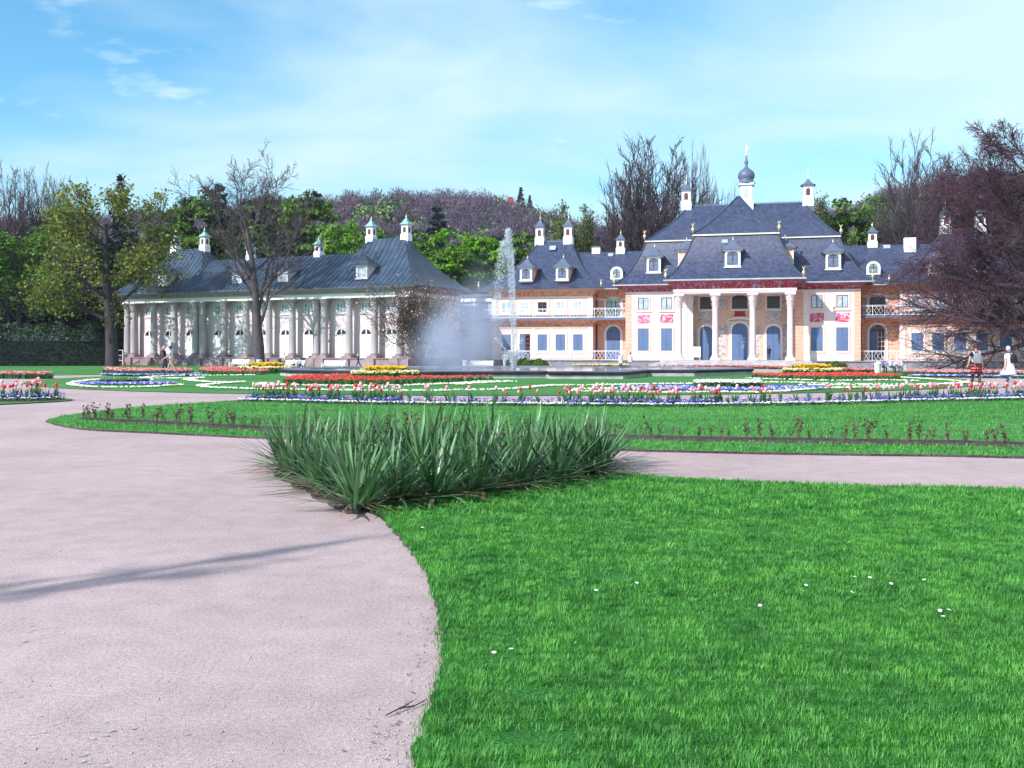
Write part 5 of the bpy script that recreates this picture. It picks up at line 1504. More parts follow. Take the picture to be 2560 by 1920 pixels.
def fit(lines, Wd, H):
    P = np.array([tuple(p) for l in lines for p in l[0]])
    r = np.percentile(np.hypot(P[:, 0], P[:, 1]), 98.5); h = P[:, 2].max()
    sx_, sz_ = Wd / 2 / r, H / h
    return [([Vector((p.x * sx_, p.y * sx_, p.z * sz_)) for p in pts], rad, lev) for pts, rad, lev in lines]


def leaf_quads(C, size, g, up=0.3, outward=None, aspect=0.65):
    C = np.asarray(C, float); n = len(C)
    nrm = g.normal(0, 1, (n, 3))
    if outward is not None: nrm = nrm * 0.6 + outward
    nrm[:, 2] += up
    nrm /= np.linalg.norm(nrm, axis=1)[:, None]
    a = np.cross(nrm, g.normal(0, 1, (n, 3))); a /= np.linalg.norm(a, axis=1)[:, None]
    b = np.cross(nrm, a); s = (size * g.uniform(0.6, 1.35, n))[:, None]
    V = np.stack([C - a * s, C - b * s * aspect + nrm * s * 0.15, C + a * s, C + b * s * aspect + nrm * s * 0.15], 1).reshape(-1, 3)
    return V, np.arange(4 * n).reshape(n, 4)


def lines_mesh(name, lines, mats, rscale, sides, rmin):
    b = MB()
    for pts, rad, lev in lines:
        b.tube(pts, [max(rmin[lev], r * rscale) for r in rad], sides[lev])
    return b.mesh(name, mats)


def tree_parts(seed, spec, Wd, H, r0, bark, twig, split=3, leaf=None, nleaf=0, lsize=0.2, spread=0.3, lev_from=None, lean=(0, 0), up=0.3, rmin_=0.012, tp=0.5):
    ln = fit(grow(seed, spec, lean, tp), Wd, H)
    nl = len(spec); rs = r0 / 0.03
    sides = [10, 7, 5, 4, 3, 3][:nl]; rmin = [0.05, 0.03, 0.02, 0.014, rmin_, rmin_][:nl]
    tr = lines_mesh('trunk', [l for l in ln if l[2] < split], bark, rs, sides, rmin)
    g = np.random.default_rng(seed)
    b = MB()
    for pts, rad, lev in ln:
        if lev >= split: b.tube(pts, [max(rmin[lev], r * rs) for r in rad], sides[lev], 0, False)
    V = np.array(b.v, np.float32).reshape(-1, 3)
    F4 = np.array([f for f in b.f if len(f) == 4], np.int32).reshape(-1, 4)
    mi = np.zeros(len(F4), np.int32)
    mats = [twig]
    if leaf is not None and nleaf:
        src = np.array([tuple(p) for l in ln if l[2] >= (lev_from if lev_from is not None else nl - 1) for p in l[0][1:]])
        C = src[g.integers(0, len(src), nleaf)] + g.normal(0, spread, (nleaf, 3))
        k = len(leaf) if isinstance(leaf, list) else 1
        ls = leaf if isinstance(leaf, list) else [leaf]
        V2, F2 = leaf_quads(C, lsize, g, up)
        F4 = np.concatenate([F4, F2 + len(V)]); V = np.concatenate([V, V2]); mi = np.concatenate([mi, 1 + (np.arange(nleaf) % k)]); mats = [twig] + ls
    return tr, np_mesh('crown', V, F4, mats, mi)


def place_tree(name, label, parts, x, y, rz=0.0, s=(1, 1, 1), group=None, cat='tree', z=0.0):
    t = thing(name, label, cat, (x, y, z), rz, group)
    t.scale = s
    for nm, me in zip(('trunk', 'crown'), parts): link(nm, me, t)
    return t


VASE = [(1, 0, 0, 0, 1, 0.025, 0.0, 8), (12, 0.26, 22, 60, 0.66, 0.06, 0.07, 7), (9, 0.22, 20, 48, 0.46, 0.08, 0.05, 5), (7, 0.15, 22, 52, 0.5, 0.09, 0.04, 4), (5, 0.12, 22, 52, 0.5, 0.10, 0.03, 3)]
OAK = [(1, 0, 0, 0, 1, 0.04, 0.0, 8), (15, 0.30, 45, 88, 0.50, 0.11, 0.03, 7), (8, 0.3, 30, 62, 0.5, 0.15, 0.02, 5), (6, 0.2, 30, 65, 0.5, 0.16, 0.0, 4), (4, 0.2, 30, 65, 0.5, 0.16, 0.0, 3)]
UPRIGHT = [(1, 0, 0, 0, 1, 0.02, 0.0, 8), (20, 0.35, 6, 66, 2.3, 0.05, 0.02, 9), (12, 0.30, 16, 42, 0.36, 0.07, 0.03, 5), (7, 0.2, 18, 45, 0.5, 0.08, 0.05, 4), (5, 0.15, 20, 48, 0.5, 0.09, 0.04, 3)]
BEECH = [(1, 0, 0, 0, 1, 0.03, 0.0, 8), (62, 0.05, 48, 98, 0.62, 0.05, 0.02, 8), (11, 0.22, 18, 46, 0.44, 0.07, -0.03, 5), (9, 0.15, 20, 48, 0.5, 0.08, -0.05, 4), (5, 0.1, 20, 50, 0.55, 0.09, -0.06, 3)]
SHRUB = [(1, 0, 0, 0, 1, 0.05, 0.0, 3), (16, -0.06, 14, 62, 1.0, 0.08, 0.07, 7), (8, 0.25, 20, 55, 0.5, 0.12, 0.04, 5), (7, 0.2, 25, 60, 0.5, 0.13, 0.03, 4), (4, 0.2, 25, 60, 0.5, 0.14, 0.02, 3)]

# the tall bare tree before the hall
p = tree_parts(5, [(1, 0, 0, 0, 1, 0.03, 0.0, 8), (13, 0.24, 22, 76, 0.60, 0.08, 0.06, 7), (8, 0.25, 22, 50, 0.48, 0.10, 0.05, 5), (6, 0.18, 24, 55, 0.5, 0.11, 0.04, 4), (5, 0.12, 24, 55, 0.5, 0.11, 0.03, 3)], 14.5, 19.0, 0.46, MT['bark'], MT['twig'], 3, MT['leaf_bud'], 1500, 0.06, 0.12, rmin_=0.012, tp=0.4)
place_tree('bare_tree', 'tall bare tree with reddish buds standing before the pale hall', p, *at(650, 87), 0.6)
# leafy old tree at the left
p = tree_parts(9, OAK, 15.0, 16.2, 0.60, MT['bark_dark'], MT['twig'], 3, [MT['leaf_olive'], MT['leaf_olive'], MT['leaf_lime']], 8500, 0.15, 0.30, rmin_=0.012)
place_tree('spring_tree', 'broad old tree with thick trunk and olive young leaves beside the hall', p, *at(280, 90), 2.2)
# budding shrub at the hall's right corner
p = tree_parts(13, SHRUB, 10.5, 8.2, 0.12, MT['bark'], MT['twig'], 2, [MT['leaf_lime'], MT['f_pale'], MT['leaf_olive']], 3600, 0.07, 0.08, rmin_=0.014)
place_tree('budding_shrub', 'many-stemmed shrub with pale opening buds before the right corner of the hall', p, *at(1052, 82), 0.3, cat='shrub')
# the great beech on the right
p = tree_parts(21, BEECH, 23.5, 20.0, 0.5, MT['bark_dark'], MT['twig_red'], 3, MT['leaf_bud'], 5000, 0.06, 0.1, rmin_=0.013, tp=0.8)
place_tree('purple_beech', 'huge round beech with drooping purple-brown twigs at the right edge', p, *at(2596, 74), 1.0)


def dome_parts(seed, Wd, H, leaves, lsize=0.3, n=9000, nclump=120, r0=0.3, low=0.12, bark='bark_dark', sqz=1.0):
    """dense leafy crown: clumps over an uneven ellipsoid, each a tilted shell of leaves"""
    g = np.random.default_rng(seed)
    zc = H * (0.5 + low / 2); rz_ = H * (0.5 - low / 2); rx = Wd / 2
    d = g.normal(0, 1, (nclump, 3)); d /= np.linalg.norm(d, axis=1)[:, None]
    rr = 0.62 + 0.38 * g.uniform(0, 1, nclump) ** 0.5
    lob = 1 + 0.10 * np.sin(3 * np.arctan2(d[:, 1], d[:, 0]) + seed) + 0.08 * np.sin(5 * d[:, 2] + seed)
    cc = d * (rr * lob)[:, None] * np.array([rx, rx, rz_]) + np.array([0, 0, zc])
    cs = rx * g.uniform(0.16, 0.30, nclump)
    k = g.integers(0, nclump, n)
    e = g.normal(0, 1, (n, 3)); e /= np.linalg.norm(e, axis=1)[:, None]
    e[:, 2] = np.where(e[:, 2] < -0.2, -e[:, 2] * 0.4, e[:, 2])
    C = cc[k] + e * cs[k][:, None] * (0.55 + 0.5 * g.uniform(0, 1, (n, 1))) * np.array([1.15, 1.15, 0.6])
    V, F = leaf_quads(C, lsize, g, 0.25, e * 0.8 + d[k] * 0.5)
    ls = leaves if isinstance(leaves, list) else [leaves]
    cr = np_mesh('crown', V, F, ls, (k % len(ls)))
    b = MB(); b.tube([(0, 0, 0), (0.1, 0, H * 0.3), (0, 0.1, H * 0.62)], [r0, r0 * 0.8, r0 * 0.3], 8)
    for i in range(7):
        a = i * 0.9 + seed; b.tube([(0.05, 0, H * (0.22 + 0.04 * i)), (rx * 0.4 * math.cos(a), rx * 0.4 * math.sin(a), H * (0.42 + 0.05 * i))], [r0 * 0.45, r0 * 0.15], 5)
    return b.mesh('trunk', MT[bark]), cr


def conifer_parts(seed, Wd, H, n_tier=26, lsize=0.34, r0=0.3, irregular=0.25, mat_='needle', start=0.06, pw=1.0):
    g = np.random.default_rng(seed); C, O = [], []
    b = MB(); b.tube([(0, 0, 0), (0, 0, H * 0.97)], [r0, 0.04], 7)
    for i in range(n_tier):
        t = start + (1 - start) * i / n_tier
        for k in range(9):
            az = g.uniform(0, 6.28); L_ = Wd / 2 * (1 - t) ** pw * g.uniform(1 - irregular, 1 + irregular * 0.6) + 0.15
            z0 = H * t + g.uniform(-0.2, 0.2); m = max(4, int(L_ * 13))
            f_ = np.sqrt(g.uniform(0.01, 1, m))
            C.append(np.column_stack([np.cos(az) * L_ * f_, np.sin(az) * L_ * f_, z0 - 0.22 * L_ * f_ + 0.10 * L_ * f_ ** 3]) + g.normal(0, 0.13, (m, 3)))
            b.tube([(0, 0, z0), (math.cos(az) * L_ * 0.9, math.sin(az) * L_ * 0.9, z0 - 0.12 * L_)], [0.04, 0.01], 3)
    C = np.concatenate(C)
    V, F = leaf_quads(C, lsize, g, 0.9, None, 0.35)
    return b.mesh('trunk', MT['bark_dark']), np_mesh('crown', V, F, MT[mat_])




def fan_parts(seed, Wd, H, r0, n_limb=34, low=0.16, top=0.62, bark='bark_dark', twig='twig', rmin=0.02, sub=10, tw=6):
    """old bare tree: limbs curve up from a short trunk to fill a rounded crown"""
    g = random.Random(seed); fork = H * low; tr, tw_ = [], MB()
    tr_b = MB(); tr_b.tube([(0, 0, 0), (0.05, 0, fork), (0, 0.1, fork * 1.7)], [r0, r0 * 0.85, r0 * 0.5], 9)
    for i in range(n_limb):
        az = i * 2.39996 + g.gauss(0, 0.3); ce = (i + 0.5) / n_limb; el = math.asin(min(1, -0.12 + 1.12 * ce))
        q = g.uniform(0.84, 1.06) * (1 + 0.08 * math.sin(3 * az + seed))
        rz_ = H * (1 - top) ; zc = H * top
        tip = Vector((math.cos(az) * math.cos(el) * Wd / 2 * q, math.sin(az) * math.cos(el) * Wd / 2 * q, zc + math.sin(el) * rz_ * q))
        st = Vector((0, 0, fork * g.uniform(0.8, 1.9))); c1 = Vector((tip.x * 0.45 + g.gauss(0, 0.3), tip.y * 0.45 + g.gauss(0, 0.3), st.z + (tip.z - st.z) * g.uniform(0.30, 0.5)))
        P = []
        for k in range(9):
            t = k / 8; P.append(st * (1 - t) ** 2 + c1 * 2 * t * (1 - t) + tip * t * t + Vector((g.gauss(0, 0.12), g.gauss(0, 0.12), g.gauss(0, 0.08))) * (t * H / 20))
        rb = r0 * g.uniform(0.22, 0.4); tr_b.tube(P, [max(0.03, rb * (1 - 0.85 * k / 8)) for k in range(9)], 6)
        for a in range(sub):
            t = 0.30 + 0.7 * (a + g.random()) / sub; k = min(7, int(t * 8)); b0 = P[k].lerp(P[k + 1], t * 8 - k); d = (P[k + 1] - P[k]).normalized()
            o = d.orthogonal().normalized(); o2 = d.cross(o); ph = g.uniform(0, 6.28); d2 = (d + (o * math.cos(ph) + o2 * math.sin(ph)) * g.uniform(0.35, 0.9) + Vector((0, 0, 0.12))).normalized()
            L2 = H * g.uniform(0.07, 0.15) * (1.25 - 0.6 * t); Q = [b0]
            for m in range(4):
                d2 = (d2 + Vector((g.gauss(0, 0.1), g.gauss(0, 0.1), g.gauss(0, 0.08) + 0.06))).normalized(); Q.append(Q[-1] + d2 * L2 / 4)
            tw_.tube(Q, [max(rmin, 0.05 * (1 - m / 5)) for m in range(5)], 4, 0, False)
            for e in range(tw):
                u = 0.15 + 0.85 * (e + g.random()) / tw; m = min(3, int(u * 4)); c0 = Q[m].lerp(Q[m + 1], u * 4 - m); d3 = (Q[m + 1] - Q[m]).normalized()
                o = d3.orthogonal().normalized(); o2 = d3.cross(o); ph = g.uniform(0, 6.28); d3 = (d3 + (o * math.cos(ph) + o2 * math.sin(ph)) * g.uniform(0.35, 0.8)).normalized(); L3 = L2 * g.uniform(0.35, 0.6)
                c1_ = c0 + d3 * L3 * 0.5; c2_ = c1_ + (d3 + Vector((g.gauss(0, 0.15), g.gauss(0, 0.15), 0.15))).normalized() * L3 * 0.5
                tw_.tube([c0, c1_, c2_], [rmin, rmin * 0.9, rmin * 0.5], 3, 0, False)
    V = np.array([tuple(v) for v in tw_.v], np.float32); F = np.array([f for f in tw_.f if len(f) == 4], np.int32)
    return tr_b.mesh('trunk', MT[bark]), np_mesh('crown', V, F, MT[twig])


# templates for the middle distance
T_bare = [fan_parts(31 + i, 12, 24, 0.42, 40, 0.22, 0.6, rmin=0.026, sub=11, tw=7) for i in range(2)]
T_up = [fan_parts(41, 12, 25, 0.5, 66, 0.14, 0.55, rmin=0.03, sub=13, tw=8), fan_parts(43, 12, 25, 0.45, 54, 0.2, 0.6, rmin=0.03, sub=12, tw=7)]
T_thin = [tree_parts(51 + i, VASE, 9, 21, 0.25, MT['bark_dark'], MT['twig'], 2, [MT['leaf_mid'], MT['leaf_olive']], 5200, 0.15, 0.3, rmin_=0.018) for i in range(2)]
T_bright = [dome_parts(61 + i, 10, 15, [MT['leaf_bright'], MT['leaf_bright'], MT['leaf_lime']] if i == 0 else [MT['leaf_bright'], MT['leaf_mid']], 0.26, 12000, 150, 0.3, 0.1) for i in range(3)]
T_green = tree_parts(57, VASE, 9, 21, 0.3, MT['bark_dark'], MT['twig'], 2, [MT['leaf_bright'], MT['leaf_mid']], 9000, 0.17, 0.34, rmin_=0.018)
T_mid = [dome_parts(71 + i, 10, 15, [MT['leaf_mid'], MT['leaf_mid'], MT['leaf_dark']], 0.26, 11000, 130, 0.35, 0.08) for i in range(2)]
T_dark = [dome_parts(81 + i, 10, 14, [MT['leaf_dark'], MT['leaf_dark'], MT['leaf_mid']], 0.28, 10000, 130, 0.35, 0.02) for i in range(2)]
T_con = conifer_parts(91, 6, 21)
T_con2 = conifer_parts(92, 10.5, 23, 22, 0.5, 0.4, 0.45, pw=0.75)


def mid(kind, tpl, label, u, y, top_v, wd, name=None, grp=None, rz=None, h0=None, w0=None):
    h0, w0 = {'bare': (24, 12), 'up': (25, 12), 'thin': (21, 9), 'bright': (15, 10), 'mid': (15, 10), 'dark': (14, 10), 'con': (21, 6), 'con2': (23, 10.5)}[kind]
    x, yy = at(u, y); H = 1.6 + (872 - top_v) * y / 2500
    w = wd / w0
    return place_tree(name or 'leafy_tree', label, tpl, x, yy, rnd.uniform(0, 6.28) if rz is None else rz, (w, w, H / h0), grp)


g1, g2, g3 = 'trees of the wood at the left', 'trees behind the hall', 'trees behind the palace'
mid('up', T_up[0], 'tall bare tree rising above the green ones at the left edge', 36, 128, 425, 9, 'bare_tree', g1)
mid('bare', T_bare[1], 'tall bare tree beside the one at the left edge, above the maples', 112, 130, 438, 8, 'bare_tree', g1)
mid('up', T_up[1], 'feathery bare tree showing between the bare pair and the dark spire', 170, 135, 468, 9, 'bare_tree', g1)
mid('thin', T_green, 'fresh green tree at the left edge above the hedge', 52, 104, 560, 9.5, None, g1)
mid('thin', T_thin[0], 'half-leafed tree between the left edge and the old tree', 150, 112, 520, 9, 'spring_tree', g1)
mid('dark', T_dark[0], 'dark leafy tree low behind the hedge, second from the left edge', 125, 118, 640, 12, None, g1)
mid('dark', T_dark[1], 'dark leafy tree filling the gap left of the thick trunk', 225, 116, 600, 11, None, g1)
mid('dark', T_dark[1], 'dark leafy tree at the far left edge behind the fresh green one', -20, 118, 600, 12, None, g1)
mid('dark', T_dark[0], 'dark leafy tree right of the thick trunk by the hall roof', 345, 120, 620, 11, None, g1)
mid('con', T_con, 'slender dark spruce spire above the old tree', 303, 118, 428, 8.0, 'spruce_tree', g1)
mid('thin', T_thin[1], 'yellow-green spring tree above the left roof of the hall', 390, 122, 545, 11, 'spring_tree', g1)
mid('mid', T_mid[0], 'green tree behind the left roof of the hall', 440, 126, 560, 10, None, g2)
mid('mid', T_mid[1], 'green tree directly behind the hall ridge, left of the dark fir', 500, 124, 500, 9, None, g2)
mid('con2', T_con2, 'dark fir top behind the tall bare tree', 548, 128, 452, 9, 'fir_tree', g2)
mid('dark', T_dark[0], 'dark green tree behind the bare tree crown', 600, 126, 520, 10, None, g2)
mid('mid', T_mid[0], 'tall green tree right of the bare tree crown', 690, 122, 482, 10, None, g2)
mid('mid', T_mid[1], 'dark brownish green tree beside the bright green one', 765, 122, 505, 9.5, None, g2)
mid('dark', T_dark[1], 'dark tree low behind the hall ridge', 655, 118, 580, 9, None, g2)
mid('bright', T_bright[0], 'bright lime green tree above the hall ridge by the right roof', 852, 114, 563, 6.2, None, g2)
mid('mid', T_mid[0], 'green tree between the bright one and the right chimneys of the hall', 925, 124, 570, 8, None, g2)
mid('bright', T_bright[1], 'round chestnut in fresh leaf just right of the hall roof', 1005, 116, 596, 7.5, None, g2)
mid('bright', T_bright[2], 'round chestnut in fresh leaf left of the fountain jet', 1108, 114, 592, 8.4, None, g2)
mid('bright', T_bright[0], 'round chestnut in fresh leaf behind the fountain jet', 1205, 117, 590, 8.6, None, g2)
mid('mid', T_mid[1], 'green tree behind the chestnuts by the fir', 1055, 128, 600, 9, None, g2)
mid('con2', T_con2, 'broad dark fir standing above the chestnuts', 1093, 152, 508, 9.5, 'fir_tree', g2)
mid('con2', T_con2, 'small dark fir behind the bright green tree', 876, 150, 546, 5, 'fir_tree', g2)
mid('mid', T_mid[0], 'green tree right of the jet behind the pink wing roof', 1292, 122, 575, 8.5, None, g3)
mid('thin', T_thin[0], 'slender half-leafed tree above the pink wing chimneys', 1440, 124, 503, 8, 'spring_tree', g3)
mid('thin', T_thin[1], 'smaller half-leafed tree beside the wing chimney', 1390, 130, 560, 7, 'spring_tree', g3)
mid('up', T_up[0], 'great bare tree with a broad crown left of the palace roof', 1632, 122, 356, 13.5, 'bare_tree', g3)
mid('up', T_up[1], 'great bare tree grown into its broader neighbour above the roof', 1580, 126, 420, 8, 'bare_tree', g3)
mid('bare', T_bare[0], 'narrow bare tree behind the left palace chimney', 1738, 126, 374, 5.5, 'bare_tree', g3)
mid('dark', T_dark[0], 'dark leafy tree under the great bare tree', 1600, 118, 612, 10, None, g3)
mid('dark', T_dark[1], 'dark leafy tree behind the low slate roof', 1500, 120, 640, 8, None, g3)
mid('bare', T_bare[1], 'small bare tree peeping over the ridge beside the onion dome', 1795, 150, 470, 5, 'bare_tree', g3)
mid('bare', T_bare[0], 'small bare tree peeping over the ridge next to the lantern tower', 1826, 155, 480, 5, 'bare_tree', g3)
mid('thin', T_thin[0], 'greyish half-leafed tree right of the right palace chimney', 2075, 132, 490, 9, 'spring_tree', g3)
mid('mid', T_mid[1], 'green tree above the low right roof', 2125, 128, 525, 9, None, g3)
mid('bright', T_bright[1], 'light green tree on the rise right of the palace roof', 2185, 150, 500, 8, None, g3)
mid('mid', T_mid[0], 'green tree behind the small right chimney', 2200, 126, 560, 9, None, g3)
mid('up', T_up[1], 'tall bare tree above the right wing left of the beech', 2288, 118, 362, 9.5, 'bare_tree', g3)
mid('bare', T_bare[1], 'bare tree half hidden behind the beech crown', 2378, 124, 395, 9, 'bare_tree', g3)
mid('up', T_up[0], 'bare tree behind the top of the beech', 2465, 124, 380, 10, 'bare_tree', g3)
mid('dark', T_dark[0], 'dark green tree low behind the beech', 2400, 122, 560, 11, None, g3)
mid('dark', T_dark[1], 'dark green tree low at the right edge behind the beech', 2540, 122, 540, 12, None, g3)


def leafy_block(name, label, cat, loc, rz, boxes, n, lsize, leaf, core=True, part='foliage'):
    """clipped or mounded greenery: a dark core under a coat of small leaves"""
    t = thing(name, label, cat, loc, rz); g = np.random.default_rng(len(label)); b = MB(); C, O = [], []
    tot_ = sum((x1 - x0) * (z1 - z0) + (x1 - x0) * (y1 - y0) + (y1 - y0) * (z1 - z0) * 2 for x0, x1, y0, y1, z0, z1 in boxes)
    for x0, x1, y0, y1, z0, z1 in boxes:
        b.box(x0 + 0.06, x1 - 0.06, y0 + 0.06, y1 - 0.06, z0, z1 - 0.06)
        for (ar, ax) in (((x1 - x0) * (z1 - z0), 'f'), ((x1 - x0) * (y1 - y0), 't'), ((y1 - y0) * (z1 - z0), 'l'), ((y1 - y0) * (z1 - z0), 'r')):
            m = int(n * ar / tot_) + 1
            q = np.column_stack([g.uniform(x0, x1, m), g.uniform(y0, y1, m), g.uniform(z0, z1, m)]); o = np.zeros((m, 3))
            if ax == 'f': q[:, 1] = y0; o[:, 1] = -1
            if ax == 't': q[:, 2] = z1; o[:, 2] = 1
            if ax == 'l': q[:, 0] = x0; o[:, 0] = -1
            if ax == 'r': q[:, 0] = x1; o[:, 0] = 1
            C.append(q + g.normal(0, 0.045, (m, 3))); O.append(o)
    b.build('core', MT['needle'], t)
    V, F = leaf_quads(np.concatenate(C), lsize, g, 0.1, np.concatenate(O) * 0.8)
    link(part, np_mesh(part, V, F, leaf), t)
    return t


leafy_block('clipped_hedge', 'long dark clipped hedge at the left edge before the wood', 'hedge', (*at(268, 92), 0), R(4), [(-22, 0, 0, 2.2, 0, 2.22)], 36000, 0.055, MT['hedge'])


def mound(name, label, cat, x, y, wd, dp, h, n, lsize, leaf, seed=1, z=0.0):
    t = thing(name, label, cat, (x, y, z)); g = np.random.default_rng(seed)
    d = g.normal(0, 1, (n, 3)); d /= np.linalg.norm(d, axis=1)[:, None]; d[:, 2] = np.abs(d[:, 2])
    lob = 1 + 0.13 * np.sin(4 * np.arctan2(d[:, 1], d[:, 0]) + seed) * np.cos(5 * d[:, 2]) + 0.07 * np.sin(9 * d[:, 0] + 7 * d[:, 2])
    C = d * (lob * g.uniform(0.8, 1.03, n))[:, None] * np.array([wd / 2, dp / 2, h])
    V, F = leaf_quads(C, lsize, g, 0.2, d)
    link('foliage', np_mesh('foliage', V, F, leaf), t)
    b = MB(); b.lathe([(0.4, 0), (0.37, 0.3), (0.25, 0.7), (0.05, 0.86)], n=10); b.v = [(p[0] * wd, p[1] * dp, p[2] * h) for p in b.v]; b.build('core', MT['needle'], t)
    return t


for u, y, wd, h, lab in ((60, 99, 6.5, 3.9, 'dark rhododendron mound behind the hedge at the left'), (140, 98, 6, 4.0, 'dark rhododendron mound behind the middle of the hedge'), (215, 98, 4.5, 3.7, 'dark rhododendron mound behind the right end of the hedge'), (-20, 99, 6, 3.6, 'dark rhododendron mound at the very edge behind the hedge')):
    mound('rhododendron', lab, 'shrub', *at(u, y), wd, 4, h, 4200, 0.11, [MT['rhodo']], int(u) + 50)
mound('green_bush', 'low green bush at the foot of the pink wing right of the jet', 'shrub', *at(1312, 84), 1.6, 1.3, 0.85, 1800, 0.06, [MT['leaf_mid']], 3)
mound('green_bush', 'larger low green bush against the pink wing terrace', 'shrub', *at(1345, 84), 2.0, 1.4, 0.75, 2200, 0.06, [MT['leaf_mid']], 4)
mound('green_bush', 'grassy bush at the right end of the palace steps', 'shrub', *at(2085, 78), 2.3, 1.1, 0.6, 1800, 0.06, [MT['leaf_mid']], 5)
# a young tree standing off the path outside the picture; only its shadow reaches the gravel
p = tree_parts(77, [UPRIGHT[0], (6, 0.80, 20, 60, 0.22, 0.05, 0.03, 5), (4, 0.3, 20, 50, 0.5, 0.08, 0.03, 4), (3, 0.2, 20, 50, 0.5, 0.1, 0.02, 3)], 1.1, 11.5, 0.022, MT['bark'], MT['twig'], 2, MT['leaf_olive'], 160, 0.045, 0.10, rmin_=0.004)
place_tree('young_tree', 'slim young tree on the left of the path outside the view', p, -13.7, -2.6, 0)

# ------------------------------------------------------------------ hill with its wood
SKY_U = [-900, 0, 380, 600, 768, 850, 900, 950, 1021, 1081, 1172, 1232, 1264, 1342, 1396, 1484, 1600, 1800, 1950, 2037, 2110, 2168, 2206, 2300, 2450, 2560, 3200]
SKY_V = [560, 540, 520, 505, 490, 484, 482, 474, 465, 468, 470, 476, 482, 505, 525, 548, 565, 545, 510, 500, 503, 482, 468, 440, 420, 415, 400]


def hill_z(X, Y):
    u = 1280 + 2500 * X / np.maximum(Y, 1); e = 872 - np.interp(u, SKY_U, SKY_V)
    yr = 430.0
    top = e * yr / 2500 - 11.5
    s = np.clip((Y - 165) / (yr - 165), 0, 1); s = s * s * (3 - 2 * s) * 0.55 + s * 0.45
    back = np.clip((Y - yr) / 300, 0, 1)
    return top * s * (1 - 0.35 * back) + 1.5 * np.sin(X * 0.05) * s * np.cos(Y * 0.045)


ks = np.linspace(-0.85, 0.85, 150); ys = np.r_[np.linspace(160, 440, 60), np.linspace(460, 900, 12)]
KK, YY = np.meshgrid(ks, ys); XX = KK * YY; ZZ = hill_z(XX, YY); ZZ[0] = -0.5
V = np.column_stack([XX.ravel(), YY.ravel(), ZZ.ravel()]); nx = len(ks)
F = np.array([(r * nx + c, r * nx + c + 1, (r + 1) * nx + c + 1, (r + 1) * nx + c) for r in range(len(ys) - 1) for c in range(nx - 1)])
tag(link('hill', np_mesh('hill', V, F, MT['forest_floor'], smooth=True)), kind='structure')


def far_crown(seed, kind):
    g = np.random.default_rng(seed)
    if kind == 'bare':
        n = 380
        d = g.normal(0, 1, (n, 3)); d /= np.linalg.norm(d, axis=1)[:, None]; d[:, 2] = np.abs(d[:, 2]) * 1.1
        C = d * g.uniform(0.25, 1.0, (n, 1)) * np.array([3.4, 3.4, 4.2]) + np.array([0, 0, 5.2])
        ax = d + g.normal(0, 0.5, (n, 3)) + np.array([0, 0, 0.45]); ax /= np.linalg.norm(ax, axis=1)[:, None]
        s = np.cross(ax, g.normal(0, 1, (n, 3))); s /= np.linalg.norm(s, axis=1)[:, None]
        L_ = g.uniform(0.45, 1.0, (n, 1)); w = g.uniform(0.05, 0.12, (n, 1))
        V = np.stack([C - s * w, C + s * w, C + ax * L_ + s * w * 0.3, C + ax * L_ - s * w * 0.3], 1).reshape(-1, 3)
        t = np.array([(-0.15, 0, 0), (0.15, 0, 0), (0.06, 0, 7), (-0.06, 0, 7)])
        V = np.concatenate([V, t]); F = np.arange(len(V)).reshape(-1, 4)
        return V, F
    n = 190
    d = g.normal(0, 1, (n, 3)); d /= np.linalg.norm(d, axis=1)[:, None]
    lob = 1 + 0.18 * np.sin(4 * np.arctan2(d[:, 1], d[:, 0]) + seed)
    C = d * (lob * g.uniform(0.6, 1.0, n))[:, None] * np.array([3.3, 3.3, 3.9]) + np.array([0, 0, 4.9])
    return leaf_quads(C, 0.55, g, 0.2, d)


kinds = [('bare', 0)] * 1 + [('bare', 1), ('leaf', 2), ('leaf', 3)]
fm = [MT['forest_bare'], MT['forest_bare2'], MT['forest_green'], MT['forest_lime']]
rows = 3600
ky = nr.uniform(0, 1, rows) ** 0.8; Yf = 172 + 285 * ky; kf = nr.uniform(-0.66, 0.66, rows); Xf = kf * Yf; Zf = hill_z(Xf, Yf)
low_ = np.clip(1 - (Yf - 172) / 150, 0, 1)
patch = np.sin(Xf * 0.055 + 1.0) * np.sin(Yf * 0.05 + 0.4) + 0.5 * np.sin(Xf * 0.021)
pr_g = np.clip(0.13 + 0.55 * low_ + 0.35 * (patch > 0.3), 0, 0.85)
rr = nr.uniform(0, 1, rows)
kd = np.where(rr < pr_g * 0.6, 2, np.where(rr < pr_g, 3, np.where(nr.uniform(0, 1, rows) < 0.6, 0, 1)))
parts = []
for k in range(4):
    for v_ in range(3):
        sel = np.where((kd == k) & (np.arange(rows) % 3 == v_))[0]
        if not len(sel): continue
        V0, F0 = far_crown(200 + k * 10 + v_, 'bare' if k < 2 else 'leaf')
        sc = nr.uniform(0.75, 1.3, len(sel)); S3 = np.stack([sc * 1.05, sc * 1.05, sc * nr.uniform(0.85, 1.15, len(sel))], 1)
        V, F, M = scatter(V0, F0, [k] * len(F0), np.column_stack([Xf[sel], Yf[sel], Zf[sel] - 0.3]), S3, nr.uniform(0, 6.28, len(sel)))
        parts.append((V, F, M))
V, F, M = cat_arrays(parts)
tag(link('hillside_wood', np_mesh('hillside_wood', V, F, fm, M)), 'far bare and green wood covering the hill', 'wood', kind='stuff')
